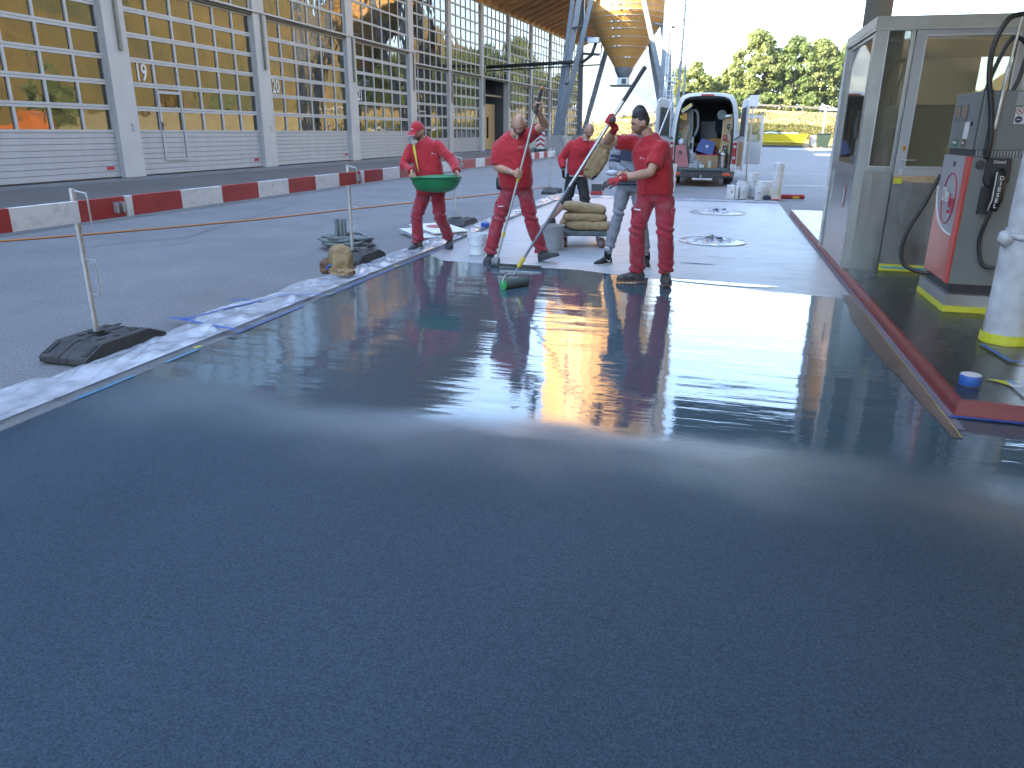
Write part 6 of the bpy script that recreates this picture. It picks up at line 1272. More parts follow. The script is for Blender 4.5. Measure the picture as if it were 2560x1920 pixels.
def boot(parent, ank, heel, toe, mat='shoe_dark', w=.048, h=.105, sole=None, name='shoe', lift=0):
    """shoe lofted from heel to toe, collar round the ankle"""
    hl, to = V(heel), V(toe); d = to-hl; L = d.length; f = d.normalized(); up = V(0,0,1); up = (up-f*up.dot(f)).normalized(); s = f.cross(up); mb = MB()
    st = [(-.02,.55,.60),(.02,.80,.85),(.12,.92,.98),(.30,.92,1.0),(.45,.95,.82),(.62,1.08,.66),(.80,1.08,.56),(.93,.90,.46),(1.0,.55,.34),(1.025,.3,.22)]; R = []
    for u, kw, kh in st:
        c = hl+f*(u*L); ring = []
        for a in np.linspace(0, 2*math.pi, 19)[:-1]:
            x = w*kw*math.copysign(abs(math.cos(a))**.75, math.cos(a)); z = h*kh*(.5+.5*math.copysign(abs(math.sin(a))**.8, math.sin(a))); ring.append(c+s*x*(1-.25*z/h)+up*(z+.006+lift))
        R.append(ring)
    mb.rings(R); o = mb.build(name, mat, parent, smooth=True)
    MB().tube([hl+f*L*.20+up*h*.8, V(ank)*.5+(hl+f*L*.22+up*(h+.02))*.5, V(ank)], [.044,.046,.046], 14).build('shoe_collar', mat, o, smooth=True)
    sm = MB(); R = []
    for u, kw in ((-.03,.6),(.0,.85),(.12,.98),(.35,.94),(.62,1.14),(.82,1.13),(.95,.9),(1.02,.55),(1.035,.25)):
        c = hl+f*(u*L)+up*lift; R.append([c+s*(w*kw*1.03), c+s*(w*kw*1.03)+up*.022, c-s*(w*kw*1.03)+up*.022, c-s*(w*kw*1.03)])
    sm.rings(R); sm.build('sole', sole or 'rubber', o)
    lc = MB()
    for u in (.45,.53,.61): c = hl+f*(u*L)+up*(h*(.92-(u-.45)*1.1)+.004+lift); lc.bar(c-s*.022, c+s*.022, .006, .006)
    lc.build('lace', 'glove_grey', o)
    return o
def cloth_fold(seed, amp=.010, f1=(7,7,5), f2=(18,18,9)):
    return lambda p: amp*(1.1*fold(p, f1, seed)+.55*fold(p, f2, seed+9))
def trousers(parent, mat, pelvis, hips, knees, ankles, side, hem=(.085,.08), seed=1, waist=.165, thigh=.098, knee=.078, ank=.076, zt=.10, name='trousers', voxel=.0105, amp=.015, depth=.125):
    mb = MB(); p = V(pelvis); torso(mb, [(p+V(0,0,zt), waist, depth*.92, side), (p, waist+.012, depth, side), (p-V(0,0,.09), waist*.9, depth*.9, side)])
    for h, k_, a in zip(hips, knees, ankles):
        h, k_, a = V(h), V(k_), V(a); q = [h+V(0,0,.03), h+(k_-h)*.45, k_, k_+(a-k_)*.55, a]; mb.tube([tuple(x) for x in catmull(q, 5)], [float(r) for r in np.interp(np.linspace(0,1,21), [0,.25,.5,.75,1], [thigh,thigh*.97,knee,knee*1.0,ank])], 18); mb.ball(h, thigh*.98, 14, 10)
    lowz = [min(k_[2], 9) for k_ in knees]
    def ff(pt):
        base = amp*(.5*fold(pt, (7,7,5), seed)+.5*(.5-2*abs(fold((pt[0], pt[1], pt[2]+pt[0]*.5), (7,7,9), seed+4)))+.35*(.5-2*abs(fold((pt[0]+pt[2]*.4, pt[1], pt[2]), (15,15,6), seed+7)))); 
        for k_, a in zip(knees, ankles):
            for c, w_ in ((k_, .10), (a, .13)):
                d = abs(pt[2]-c[2]-.02); 
                if d < w_ and abs(pt[0]-c[0]) < .16: base += amp*.9*(1-d/w_)*math.sin((pt[2]+.35*pt[0])*75+seed)
        return base
    return remesh(mb, voxel, 5, ff, name, mat, parent)
def shirt(parent, mat, secs, arms, seed=1, name='shirt', voxel=.0105, amp=.014):
    mb = MB(); torso(mb, secs)
    for pts, rad in arms: q = catmull(pts, 5); mb.tube([tuple(x) for x in q], [float(r) for r in np.interp(np.linspace(0,1,len(q)), np.linspace(0,1,len(rad)), rad)], 18); mb.ball(pts[0], rad[0]*.97, 14, 10)
    def ff(pt): return amp*(.7*fold(pt, (7,7,4.5), seed)+.55*(.55-2*abs(fold(pt, (6,6,10), seed+5)))+.45*(.55-2*abs(fold((pt[0]+pt[2]*.6, pt[1], pt[2]), (13,13,5), seed+8)))+.2*fold(pt, (24,24,14), seed+3))
    return remesh(mb, voxel, 4, ff, name, mat, parent)
def decal(name, mat, polys, c, right, up, target, parent, off=.004):
    """flat print laid onto a garment by casting it along the view of its own plane"""
    o0 = W[target]; bv = BVHTree.FromPolygons([v.co+o0 for v in target.data.vertices], [p.vertices[:] for p in target.data.polygons]); r, u = V(right).normalized(), V(up).normalized(); n = r.cross(u); mb = MB()
    for poly in polys:
        vs = []
        for x, y in poly:
            p = V(c)+r*x+u*y; hit = bv.ray_cast(p+n*.25, -n); q = hit[0]+n*off if hit[0] is not None else p; vs.append(q)
        mb.add(vs, [tuple(range(len(vs)))])
    return mb.build(name, mat, parent)
def chest_logo(c, right, up, tgt, par):
    decal('chest_print', 'number_white', [[(-.026,-.010),(-.012,-.003),(-.004,.012),(.001,.012),(-.004,-.001),(.002,-.006),(-.01,-.006),(-.016,-.011)]], c, right, up, tgt, par); decal('chest_print', 'label_white', [[(.002,-.007),(.036,-.003),(.036,-.007),(.002,-.010)]], c, right, up, tgt, par); decal('chest_print', 'sign_navy', [[(-.030,-.016),(-.018,-.009),(-.022,-.02)]], c, right, up, tgt, par)
def chain(A, B, t): return V(A)+(V(B)-V(A))*t
def drop(a, b, k=.045): return (V(a)+(V(b)-V(a))*.07-V(0,0,k), V(b)+(V(a)-V(b))*.07-V(0,0,k))

# ---- 1: worker with cap and green basin
p1 = thing('person', (-3.7,9.65,0), 'worker in red cap and red long sleeves carrying a green basin', 'person')
side1 = V(1,.12,.06); rsh, lsh = drop((-3.985,9.62,1.335),(-3.565,9.66,1.385),.03); pel = V(-3.71,9.68,.86)
hM = head_frame((-3.845,9.60,1.53), (-.42,-.85,-.38)); re_, rw_ = V(-4.02,9.52,1.10), V(-3.84,9.34,1.035); le_, lw_ = V(-3.37,9.58,1.17), V(-3.245,9.40,1.045)
b = MB(); head_mesh(b, hM); b.tube([(-3.80,9.69,1.36),(-3.83,9.64,1.46)], [.062,.056], 14); arm(b, rsh, re_, rw_); arm(b, lsh, le_, lw_)
torso(b, [(pel, .14,.10, side1), (V(-3.74,9.66,1.1), .15,.10, side1), (V(-3.78,9.66,1.32), .17,.10, side1), (V(-3.79,9.68,1.40), .07,.06, side1)])
open_hand(b, rw_, (.35,-.15,-.75), (.55,-.6,.1), 1.0, .9, 1); open_hand(b, lw_, (.30,-.25,-.80), (-.75,-.45,.1), 1.0, .9, -1)
rk, ra, lk, la = V(-3.88,9.55,.42), V(-3.86,9.52,.10), V(-3.55,9.56,.46), V(-3.52,9.82,.15)
limb(b, [(-3.80,9.68,.80), rk, ra], [.07,.05,.035]); limb(b, [(-3.62,9.68,.80), lk, la], [.07,.05,.035]); remesh(b, .0065, 2, None, 'body', 'skin_brown', p1)
trousers(p1, 'trouser_red', (pel.x,pel.y,.82), [(-3.80,9.68,.78),(-3.62,9.68,.78)], [rk,lk], [ra,la], side1, seed=2)
s1 = shirt(p1, 'shirt_red', [(V(-3.70,9.66,.745), .215,.15, side1), (V(-3.71,9.66,.90), .195,.14, side1), (V(-3.75,9.66,1.12), .19,.135, side1), (V(-3.775,9.665,1.28), .20,.125, side1), (V(-3.785,9.67,1.355), .165,.105, side1), (V(-3.80,9.68,1.405), .10,.078, side1), (V(-3.81,9.67,1.435), .066,.064, side1)], [([rsh, chain(rsh,re_,.5), re_, chain(re_,rw_,.5), chain(re_,rw_,.95)], [.076,.070,.064,.055,.049]), ([lsh, chain(lsh,le_,.5), le_, chain(le_,lw_,.5), chain(le_,lw_,.95)], [.076,.070,.064,.055,.049])], seed=3)
chest_logo((-3.63,9.5,1.26), (1,.1,0), (0,0,1), s1, p1)
head_shell('cap', 'shirt_red', hM, lambda p: p.z > .028 or (p.z > -.01 and p.y < -.035), .011, p1); cv = MB(); R = []
for i in range(9):
    a = math.radians(-62+124*i/8); R.append([hM @ V(.086*math.sin(a), .083+.022*math.cos(a)-.008, .030), hM @ V(.092*math.sin(a), .10+.068*math.cos(a), .016-.012*abs(math.sin(a))), hM @ V(.090*math.sin(a), .10+.066*math.cos(a), .009-.012*abs(math.sin(a))), hM @ V(.084*math.sin(a), .083+.018*math.cos(a)-.008, .020)])
cv.rings(R); cv.build('cap_visor', 'shirt_red', p1, smooth='auto'); MB().tube([hM @ V(.093*math.sin(a), .10+.069*math.cos(a), .012-.012*abs(math.sin(a))) for a in np.linspace(-1.08,1.08,14)], .0035, 5).build('visor_trim', 'cap_white', p1)
cpv = []; 
for rr, zz in ((.0,.075),(.0,.063)): cpv += [[(a_, b_) for a_, b_ in ((-.032,0),(-.018,.010),(0,.014),(.018,.010),(.032,0),(.022,-.003),(0,.005),(-.022,-.003))]]
MB().add([hM @ V(x, .104-.3*abs(x)-1.1*max(0,.062+y-.045)*.55+.006, .062+y) for x, y in cpv[0]], [tuple(range(8))]).build('cap_print', 'cap_white', p1); face_bits(hM, p1); head_shell('stubble_shadow', 'stubble', hM, lambda p: p.z < -.045 and p.y > .015 and not (abs(p.x) < .02 and -.082 < p.z < -.066), .0012, p1)
boot(p1, ra, (-3.845,9.60,0), (-3.925,9.36,0)); boot(p1, la, (-3.535,9.90,.03), (-3.47,9.66,.012))
for c_, lb_, nm in ((V(-4.0,9.6,1.42),'l','strap'),): MB().tube([(-3.90,9.55,1.43),(-3.875,9.53,1.30),(-3.84,9.50,1.17),(-3.78,9.42,1.03)], [(.022,.006),(.020,.006),(.010,.004),(.006,.004)], 8, side=(1,0,0)).build('neck_strap', 'yellow_plastic', p1, smooth=True)
MB().tube([(-3.93,9.56,1.46),(-3.905,9.55,1.43),(-3.885,9.53,1.36)], [(.022,.008),(.024,.008),(.018,.007)], 8, side=(1,0,0)).build('strap_pad', 'cap_white', p1, smooth=True)
ba = thing('basin', (-3.49,9.28,.80), 'green plastic basin held in front of the capped worker', 'basin'); bm_ = MB(); R = []
for r, z in ((.06,.780),(.17,.787),(.235,.815),(.28,.86),(.31,.915),(.325,.965),(.335,.968),(.335,.985),(.318,.985),(.295,.91),(.25,.84),(.18,.80),(.04,.79)):
    ring = []
    for a in np.linspace(0,2*math.pi,41)[:-1]: x = r*math.cos(a)*1.02; y = r*math.sin(a)*.78; dz = -.035*max(0,-math.cos(a))**3*min(1, r/.3) if r > .2 else 0; ring.append(V(-3.49+x, 9.29+y, z+.01+dz*.8+.02*x*.6))
    R.append(ring)
bm_.rings(R); bm_.build('bowl', 'green_plastic', ba, smooth=True); MB().tube([(-3.49+.34*math.cos(a), 9.29+.26*math.sin(a), .985-.028*max(0,-math.cos(a))**3+.004*math.cos(a)) for a in np.linspace(0,6.283,44)], .010, 6, cap=False).build('rim', 'green_plastic', ba, smooth=True)

# ---- 2: bald worker with squeegee
p2 = thing('person', (-2.37,9.05,0), 'bald bearded worker in red T-shirt pushing a long handled squeegee', 'person')
side2 = V(1,.05,.16); rsh, lsh = drop((-2.60,9.05,1.40),(-2.24,9.07,1.53),.045); hM = head_frame((-2.32,8.97,1.615), (.10,-.80,-.55)); re_, rw_ = V(-2.60,8.99,1.13), V(-2.36,8.80,1.09); le_, lw_ = V(-2.005,8.96,1.62), V(-2.055,8.80,1.755)
poT, poB = V(-2.00,8.74,2.02), V(-2.49,8.62,.06); ax = (poT-poB).normalized()
gr = poB+ax*((1.075-poB.z)/ax.z); gl = poB+ax*((1.82-poB.z)/ax.z); rw_ = gr+V(-.085,.03,.01); lw_ = gl+V(.005,.06,-.075)
b = MB(); head_mesh(b, hM, 1.04); b.tube([(-2.42,9.06,1.43),(-2.36,9.0,1.54)], [.072,.066], 14); arm(b, rsh, re_, rw_, 1.12); arm(b, lsh, le_, lw_, 1.12)
torso(b, [(V(-2.37,9.07,.90), .15,.12, V(1,0,0)), (V(-2.38,9.05,1.12), .17,.13, side2), (V(-2.42,9.05,1.36), .17,.11, side2), (V(-2.42,9.05,1.46), .08,.07, side2)])
grip(b, gr, ax, (-.6,-.45,0), rw_, k=1.08); grip(b, gl, ax, (.5,.5,0), lw_, k=1.08)
rk, ra, lk, la = V(-2.575,8.99,.52), V(-2.665,8.92,.11), V(-2.185,9.06,.53), V(-2.055,9.15,.13)
limb(b, [(-2.46,9.06,.86), rk, ra], [.075,.055,.04]); limb(b, [(-2.27,9.06,.86), lk, la], [.075,.055,.04]); remesh(b, .0065, 2, None, 'body', 'skin_tan', p2)
trousers(p2, 'trouser_red', (-2.37,9.06,.90), [(-2.465,9.06,.84),(-2.265,9.06,.84)], [rk,lk], [ra,la], V(1,0,0), seed=5, waist=.172, thigh=.100, knee=.082, ank=.082)
s2 = shirt(p2, 'shirt_red', [(V(-2.375,9.06,.905), .20,.16, V(1,0,.02)), (V(-2.38,9.05,1.02), .205,.17, V(1,0,.05)), (V(-2.40,9.045,1.22), .215,.165, side2), (V(-2.42,9.05,1.34), .21,.145, side2), (V(-2.42,9.055,1.43), .175,.115, side2), (V(-2.41,9.05,1.485), .11,.088, side2), (V(-2.395,9.035,1.515), .076,.074, side2)], [([rsh, chain(rsh,re_,.45), chain(rsh,re_,.92)], [.088,.090,.090]), ([lsh, chain(lsh,le_,.35), chain(lsh,le_,.62)], [.086,.084,.082])], seed=7, amp=.016)
chest_logo((-2.29,8.9,1.37), (1,.05,.25), (-.2,0,1), s2, p2); decal('hip_print', 'number_white', [[(-.03,-.008),(.03,-.004),(.03,.008),(-.03,.004)]], (-2.52,8.9,.68), (1,0,0), (0,0,1), p2.children[1], p2); face_bits(hM, p2, 'stubble', 1.04)
head_shell('beard', 'stubble', hM, lambda p: (p.z < -.05 and p.y > .0) or (p.z < -.02 and p.y > .0 and abs(p.x) > .048), .004, p2, 1.04, .002); MB().cyl(hM @ V(.012,.10,-.074), hM @ V(.020,.155,-.088), .0042, seg=8).build('cigarette', 'number_white', p2)
MB().tube([chain(re_,rw_,.93)+V(.0,.034*math.cos(a),.034*math.sin(a)) for a in np.linspace(0,6.283,20)], [(.007,.004)]*20, 6, cap=False).build('wrist_watch', 'silver', p2); MB().tube([chain(le_,lw_,.85)+V(.034*math.cos(a),.034*math.sin(a)*.9,0) for a in np.linspace(0,6.283,20)], [(.009,.004)]*20, 6, cap=False).build('wrist_band', 'black_plastic', p2)
boot(p2, ra, (-2.675,9.03,0), (-2.655,8.76,0), w=.052); boot(p2, la, (-2.075,9.14,.0), (-1.83,9.08,.085), w=.052)
bag((-2.565,8.99,.945), (.035,.045,.075), 4, .010, zmin=.5, seg=24, lat=16).build('tool_pouch', 'black_plastic', p2, smooth=True); MB().tube([(-2.37+.185*math.cos(a), 9.06+.14*math.sin(a), .925) for a in np.linspace(0,6.283,30)], [(.016,.004)]*30, 6, cap=False).build('belt', 'black_cloth', p2)
for s_, hp, kn in ((-1,V(-2.46,9.06,.84),rk),(1,V(-2.27,9.06,.84),lk)): c = chain(hp,kn,.55)+V(s_*.082,-.01,0); MB().box(c, (.034,.10,.16), Matrix.Rotation(.22*-s_,3,'Y')).build('cargo_pocket', 'trouser_red', p2, bevel=.014)
sq = thing('squeegee', poB, 'long handled floor squeegee held by the bald worker', 'squeegee'); MB().cyl(poB+ax*.10, poT-ax*.30, .0145, seg=12).build('pole', 'aluminium', sq, smooth='auto'); MB().cyl(poT-ax*.30, poT-ax*.03, .020, seg=12).build('grip', 'grip_grey', sq, smooth='auto'); MB().ball(poT-ax*.02, .024).build('end_knob', 'orange_plastic', sq, smooth=True)
for t_ in (.96, .30): MB().cyl(poB+ax*(t_), poB+ax*(t_+.06), .019, seg=12).build('lock_collar', 'yellow_plastic', sq, smooth='auto')
MB().cyl(poB, poB+ax*.12, .010, seg=8).build('fork_rod', 'galv', sq); MB().cyl((-2.535,8.60,.055),(-2.455,8.60,.055),.055,seg=20).build('side_wheel', 'hose_grey', sq, smooth='auto'); MB().mm((-2.44,8.575,.012),(-1.93,8.595,.042)).build('blade', 'black_plastic', sq, bevel=.004); MB().bar((-2.45,8.60,.055),(-1.93,8.59,.048),.010,.010).build('blade_holder', 'galv', sq)

# ---- 3: worker in red sweater with paper sack
p3 = thing('person', (-2.3,13.0,0), 'worker in red sweater and black shorts holding an open paper sack', 'person')
side3 = V(1,.25,0); rsh, lsh = drop((-2.47,12.95,1.37),(-2.07,13.05,1.39),.05); hM = head_frame((-2.15,12.95,1.565), (.50,-.70,-.50)); re_, rw_ = V(-2.60,12.95,1.11), V(-2.545,12.85,.94); le_, lw_ = V(-2.02,12.90,1.10), V(-2.03,12.72,.92)
b = MB(); head_mesh(b, hM); b.tube([(-2.25,13.0,1.36),(-2.19,12.98,1.49)], [.062,.058], 14); arm(b, rsh, re_, rw_); arm(b, lsh, le_, lw_); torso(b, [(V(-2.35,13.05,.80), .14,.10, side3), (V(-2.31,13.03,1.1), .15,.10, side3), (V(-2.27,13.0,1.34), .15,.09, side3), (V(-2.25,13.0,1.42), .07,.06, side3)])
rk, ra, lk, la = V(-2.48,12.95,.42), V(-2.77,13.05,.10), V(-2.15,12.88,.42), V(-2.15,13.05,.10)
limb(b, [(-2.44,13.06,.76), rk, chain(rk,ra,.4), ra], [.06,.045,.052,.036]); limb(b, [(-2.26,13.06,.76), lk, la], [.06,.04,.036]); remesh(b, .007, 2, None, 'body', 'skin_rose', p3)
trousers(p3, 'black_cloth', (-2.35,13.06,.80), [(-2.44,13.06,.74),(-2.26,13.06,.74)], [rk, lk], [chain(rk,ra,.22), chain(lk,la,.45)], side3, seed=8, waist=.165, ank=.082, name='shorts')
shirt(p3, 'shirt_red', [(V(-2.345,13.05,.84), .165,.13, side3), (V(-2.33,13.04,.93), .19,.145, side3), (V(-2.31,13.03,1.12), .19,.14, side3), (V(-2.28,13.0,1.27), .195,.13, side3), (V(-2.265,13.0,1.35), .165,.105, side3), (V(-2.245,12.995,1.41), .10,.08, side3), (V(-2.232,12.99,1.44), .068,.068, side3)], [([rsh, chain(rsh,re_,.5), re_, chain(re_,rw_,.5), chain(re_,rw_,.9)], [.078,.073,.068,.059,.052]), ([lsh, chain(lsh,le_,.5), le_, chain(le_,lw_,.5), chain(le_,lw_,.9)], [.078,.073,.068,.059,.052])], seed=9, name='sweater')
MB().tube([(-2.345+.17*math.cos(a), 13.05+.135*math.sin(a), .835) for a in np.linspace(0,6.283,30)], [(.012,.006)]*30, 6, cap=False).build('undershirt_hem', 'cap_white', p3); MB().tube([(-2.232+.07*math.cos(a), 12.99+.07*math.sin(a), 1.43-.02*math.sin(a)*-1) for a in np.linspace(0,6.283,24)], .008, 6, cap=False).build('collar', 'cap_white', p3)
g = MB(); open_hand(g, rw_, (.05,-.1,-1), (.6,-.2,0), 1.12, .7, 1); g.tube([chain(re_,rw_,.82), rw_], [.036,.034], 12); remesh(g, .006, 2, None, 'glove', 'black_cloth', p3)
g = MB(); open_hand(g, lw_, (.35,-.35,-.6), (-.4,-.4,.5), 1.12, .9, -1); g.tube([chain(le_,lw_,.82), lw_], [.036,.034], 12); remesh(g, .006, 2, None, 'glove', 'black_cloth', p3)
face_bits(hM, p3); head_shell('beard', 'beard_fair', hM, lambda p: (p.z < -.055 and p.y > .0) or (p.z < -.02 and p.y > .0 and abs(p.x) > .050), .002, p3); boot(p3, ra, (-2.74,13.13,.0), (-2.80,12.86,.0), 'black_cloth', w=.05); boot(p3, la, (-2.15,13.13,0), (-2.12,12.86,0), 'black_cloth', w=.05)
os_ = thing('open_sack', (-1.95,12.75,.87), 'half empty brown paper sack held by the sweater worker', 'paper sack'); m = MB(); R = []
for i in range(18):
    u = i/17; c = V(-2.10,12.74,.86)+V(.31*u,.0,.50*u)*1.0; w_ = .12+.02*math.sin(u*9)-.03*u; R.append([c+V((w_*math.cos(a))*.95, .075*math.sin(a), -w_*math.cos(a)*.55+.012*noise.noise(V(math.cos(a)*3,u*8,math.sin(a)*3))*3) for a in np.linspace(0,6.283,21)[:-1]])
bag((-1.97,12.74,1.07), (.13,.075,.27), 3, .045, Matrix.Rotation(.5,3,'Y'), zmin=.5).build('sack_body', 'paper_sack', os_, smooth=True); bag((-1.80,12.73,1.34), (.13,.06,.05), 5, .03, Matrix.Rotation(.15,3,'Y'), zmin=.5).build('sack_top_fold', 'paper_sack', os_, smooth=True)

# ---- 4: dark haired worker with roller
p4 = thing('person', (-.62,8.07,0), 'dark haired worker in red T-shirt and red gloves holding a long roller pole', 'person')
side4 = V(.93,-.42,-.08); rsh, lsh = drop((-.89,8.19,1.49),(-.575,8.00,1.445),.045); hM = head_frame((-.815,8.06,1.64), (-.86,-.42,-.32), (.10,0,1))
poT, poB = V(-.79,7.92,2.15), V(-1.94,7.66,.23); ax = (poT-poB).normalized(); gr = poB+ax*((1.655-poB.z)/ax.z); re_ = V(-1.15,8.04,1.455); rw_ = gr+V(.035,.075,-.075); le_, lw_ = V(-.665,7.84,1.165), V(-.945,7.76,1.105)
b = MB(); head_mesh(b, hM); b.tube([(-.70,8.10,1.46),(-.77,8.075,1.57)], [.066,.060], 14); arm(b, rsh, re_, rw_, 1.08); arm(b, lsh, le_, lw_, 1.08)
torso(b, [(V(-.63,8.08,.95), .14,.10, V(1,-.15,0)), (V(-.65,8.09,1.2), .15,.11, side4), (V(-.71,8.09,1.40), .16,.10, side4), (V(-.715,8.09,1.48), .07,.06, side4)])
rk, ra, lk, la = V(-.775,8.0,.565), V(-.755,8.07,.13), V(-.49,8.0,.57), V(-.45,8.06,.14)
limb(b, [(-.71,8.08,.90), rk, ra], [.075,.055,.04]); limb(b, [(-.53,8.08,.90), lk, la], [.075,.055,.04]); remesh(b, .0065, 2, None, 'body', 'skin_tan', p4)
trousers(p4, 'trouser_red', (-.63,8.08,.95), [(-.715,8.08,.885),(-.525,8.08,.885)], [rk,lk], [ra,la], V(1,-.08,0), seed=12, waist=.162, thigh=.099, knee=.084, ank=.080)
s4 = shirt(p4, 'shirt_red', [(V(-.625,8.08,.935), .185,.145, V(1,-.12,0)), (V(-.63,8.08,1.04), .185,.145, V(1,-.2,0)), (V(-.66,8.085,1.22), .20,.15, side4), (V(-.70,8.09,1.36), .205,.135, side4), (V(-.715,8.09,1.435), .17,.108, side4), (V(-.722,8.09,1.49), .105,.084, side4), (V(-.73,8.088,1.522), .072,.070, side4)], [([rsh, chain(rsh,re_,.4), chain(rsh,re_,.68)], [.082,.080,.077]), ([lsh, chain(lsh,le_,.45), chain(lsh,le_,.74)], [.084,.085,.082])], seed=13, amp=.016)
chest_logo((-.80,7.93,1.30), (.9,-.40,0), (0,0,1), s4, p4); decal('pocket_print', 'number_white', [[(-.034,-.012),(.034,-.016),(.034,-.001),(-.034,.006)]], (-.78,7.9,.80), (1,-.05,0), (0,0,1), p4.children[1], p4)
g = MB(); grip(g, gr, ax, (-.35,-.55,.1), rw_, k=1.16); remesh(g, .006, 2, None, 'glove', 'glove_red', p4); g = MB(); g.tube([chain(re_,rw_,.70), chain(re_,rw_,.88), rw_, chain(rw_,gr,.3)], [.036,.037,.036,.035], 14); g.build('glove_cuff', 'glove_red', p4, smooth=True)
MB().ball(gr+V(.02,-.045,.005), (.035,.025,.034), 12, 8).build('glove_palm', 'glove_grey', p4, smooth=True)
g = MB(); open_hand(g, lw_, (-.93,-.10,-.22), (.05,.5,-.8), 1.15, .55, 1, .25); g.tube([chain(le_,lw_,.80), chain(le_,lw_,.92), lw_], [.040,.038,.034], 14); remesh(g, .006, 2, None, 'glove', 'glove_red', p4)
fing = MB(); open_hand(fing, lw_+V(-.045,-.004,-.016), (-.93,-.10,-.22), (.05,.5,-.8), 1.04, .62, 1, .25); fing.v = [tuple(V(p)+V(0,-.004,-.012)) for p in fing.v]; fing.build('glove_grip_side', 'glove_grey', p4, smooth=True)
face_bits(hM, p4); head_shell('hair', 'hair_dark', hM, lambda p: p.z > .047+.24*p.y, lambda p: .002+.013*max(0,min(1,(p.z-.05-.2*p.y)/.05)), p4, 1.0, .004); head_shell('faded_hair', 'hair_fade', hM, lambda p: p.z > -.035 and p.y < (.035 if p.z > .02 else -.012) and p.z <= .055+.24*p.y and abs(p.x)+max(0,-p.y) > .03, .0025, p4); head_shell('stubble_shadow', 'stubble', hM, lambda p: (p.z < -.055 and p.y > .02) or (p.z < -.03 and p.y > -.005 and p.y < .05 and abs(p.x) > .035), .0016, p4)
for ank, hl, to in ((ra,(-.685,8.09,.035),(-.955,8.01,.035)), (la,(-.462,8.16,.035),(-.425,7.90,.035))):
    sh_ = boot(p4, ank, hl, to, w=.05); hl, to = V(hl), V(to); f = (to-hl).normalized(); s_ = f.cross(V(0,0,1)); pl_ = MB(); pl_.hexa([hl-f*.01+s_*.055-V(0,0,.012), to+f*.01+s_*.055-V(0,0,.012), to+f*.01-s_*.055-V(0,0,.012), hl-f*.01-s_*.055-V(0,0,.012)], [hl-f*.01+s_*.055-V(0,0,.002), to+f*.01+s_*.055-V(0,0,.002), to+f*.01-s_*.055-V(0,0,.002), hl-f*.01-s_*.055-V(0,0,.002)]); pl_.build('spike_plate', 'wheel_rust', sh_)
    for k_ in range(7):
        for q in (-1,1): c = hl+(to-hl)*(.04+.15*k_)+s_*q*.042; MB().cyl(c-V(0,0,.012), c-V(0,0,.031), .0022, .0012, seg=5).build('spike', 'galv', sh_)
    MB().tube([hl+(to-hl)*.30+s_*.056+V(0,0,.0), hl+(to-hl)*.32+s_*.045+V(0,0,.085), hl+(to-hl)*.33+V(0,0,.112), hl+(to-hl)*.32-s_*.045+V(0,0,.085), hl+(to-hl)*.30-s_*.056], [(.014,.003)]*5, 6, side=f).build('shoe_strap', 'glove_grey', sh_)
    MB().tube([hl+(to-hl)*.33+V(0,0,.115), hl+(to-hl)*.24+s_*.03*(1 if ank is ra else -1)+V(0,-.04,.095), hl+(to-hl)*.16+s_*.05+V(0,-.07,.05)], [(.013,.003)]*3, 6).build('strap_end', 'glove_grey', sh_)
for s_, hp, kn in ((-1,V(-.715,8.08,.885),rk),(1,V(-.525,8.08,.885),lk)):
    c = chain(hp,kn,.55)+V(s_*.080,-.01,0); MB().box(c, (.036,.11,.18)).build('cargo_pocket', 'trouser_red', p4, bevel=.014); MB().box(c+V(s_*.004,0,.078), (.040,.115,.045)).build('pocket_flap', 'trouser_red', p4, bevel=.01)
rl = thing('paint_roller', V(-1.98,7.42,0), 'long pole paint roller with green capped pelt on the wet coating', 'paint roller'); MB().cyl(poB+ax*.0, poT-ax*.36, .0145, seg=12).build('pole', 'steel_leg', rl, smooth='auto'); MB().cyl(poB+ax*.92, poT-ax*.34, .018, seg=12).build('outer_tube', 'aluminium', rl, smooth='auto'); MB().cyl(poT-ax*.37, poT, .021, seg=12).build('grip', 'grip_grey', rl, smooth='auto'); MB().cyl(poB-ax*.06, poB+ax*.06, .022, seg=12).build('lock_collar', 'yellow_plastic', rl, smooth='auto')
ra0, ra1 = V(-2.03,7.30,.048), V(-1.86,7.58,.048); MB().tube([poB-ax*.05, poB-ax*.16, V(-2.04,7.42,.14), V(-2.045,7.30,.10), V(-2.04,7.285,.06), ra0], .006, 6).build('roller_frame', 'galv', rl, smooth=True)
MB().cyl(ra0, ra1, .046, seg=20).build('pelt_sleeve', 'pelt', rl, smooth='auto'); MB().cyl(ra0+(ra0-ra1).normalized()*.012, ra0, .048, seg=20).build('end_cap', 'green_bright', rl, smooth='auto')

# ---- 5: person in grey behind
p5 = thing('person', (-1.0,9.2,0), 'person in grey striped sweatshirt and joggers standing behind the roller worker', 'person')
side5 = V(1,-.05,0); rsh, lsh = drop((-1.19,9.2,1.43),(-.80,9.2,1.43),.04); hM = head_frame((-.945,9.18,1.715), (-.1,-.92,-.35)); re_, rw_ = V(-1.20,9.14,1.17), V(-1.03,8.97,1.10); le_, lw_ = V(-.74,9.14,1.17), V(-.93,8.97,1.10)
b = MB(); head_mesh(b, hM); b.tube([(-.985,9.22,1.42),(-.97,9.2,1.60)], [.062,.058], 14); arm(b, rsh, re_, rw_); arm(b, lsh, le_, lw_); torso(b, [(V(-1.0,9.22,.95), .14,.10, side5), (V(-1.0,9.22,1.2), .15,.10, side5), (V(-.99,9.22,1.42), .15,.09, side5), (V(-.985,9.22,1.5), .07,.06, side5)])
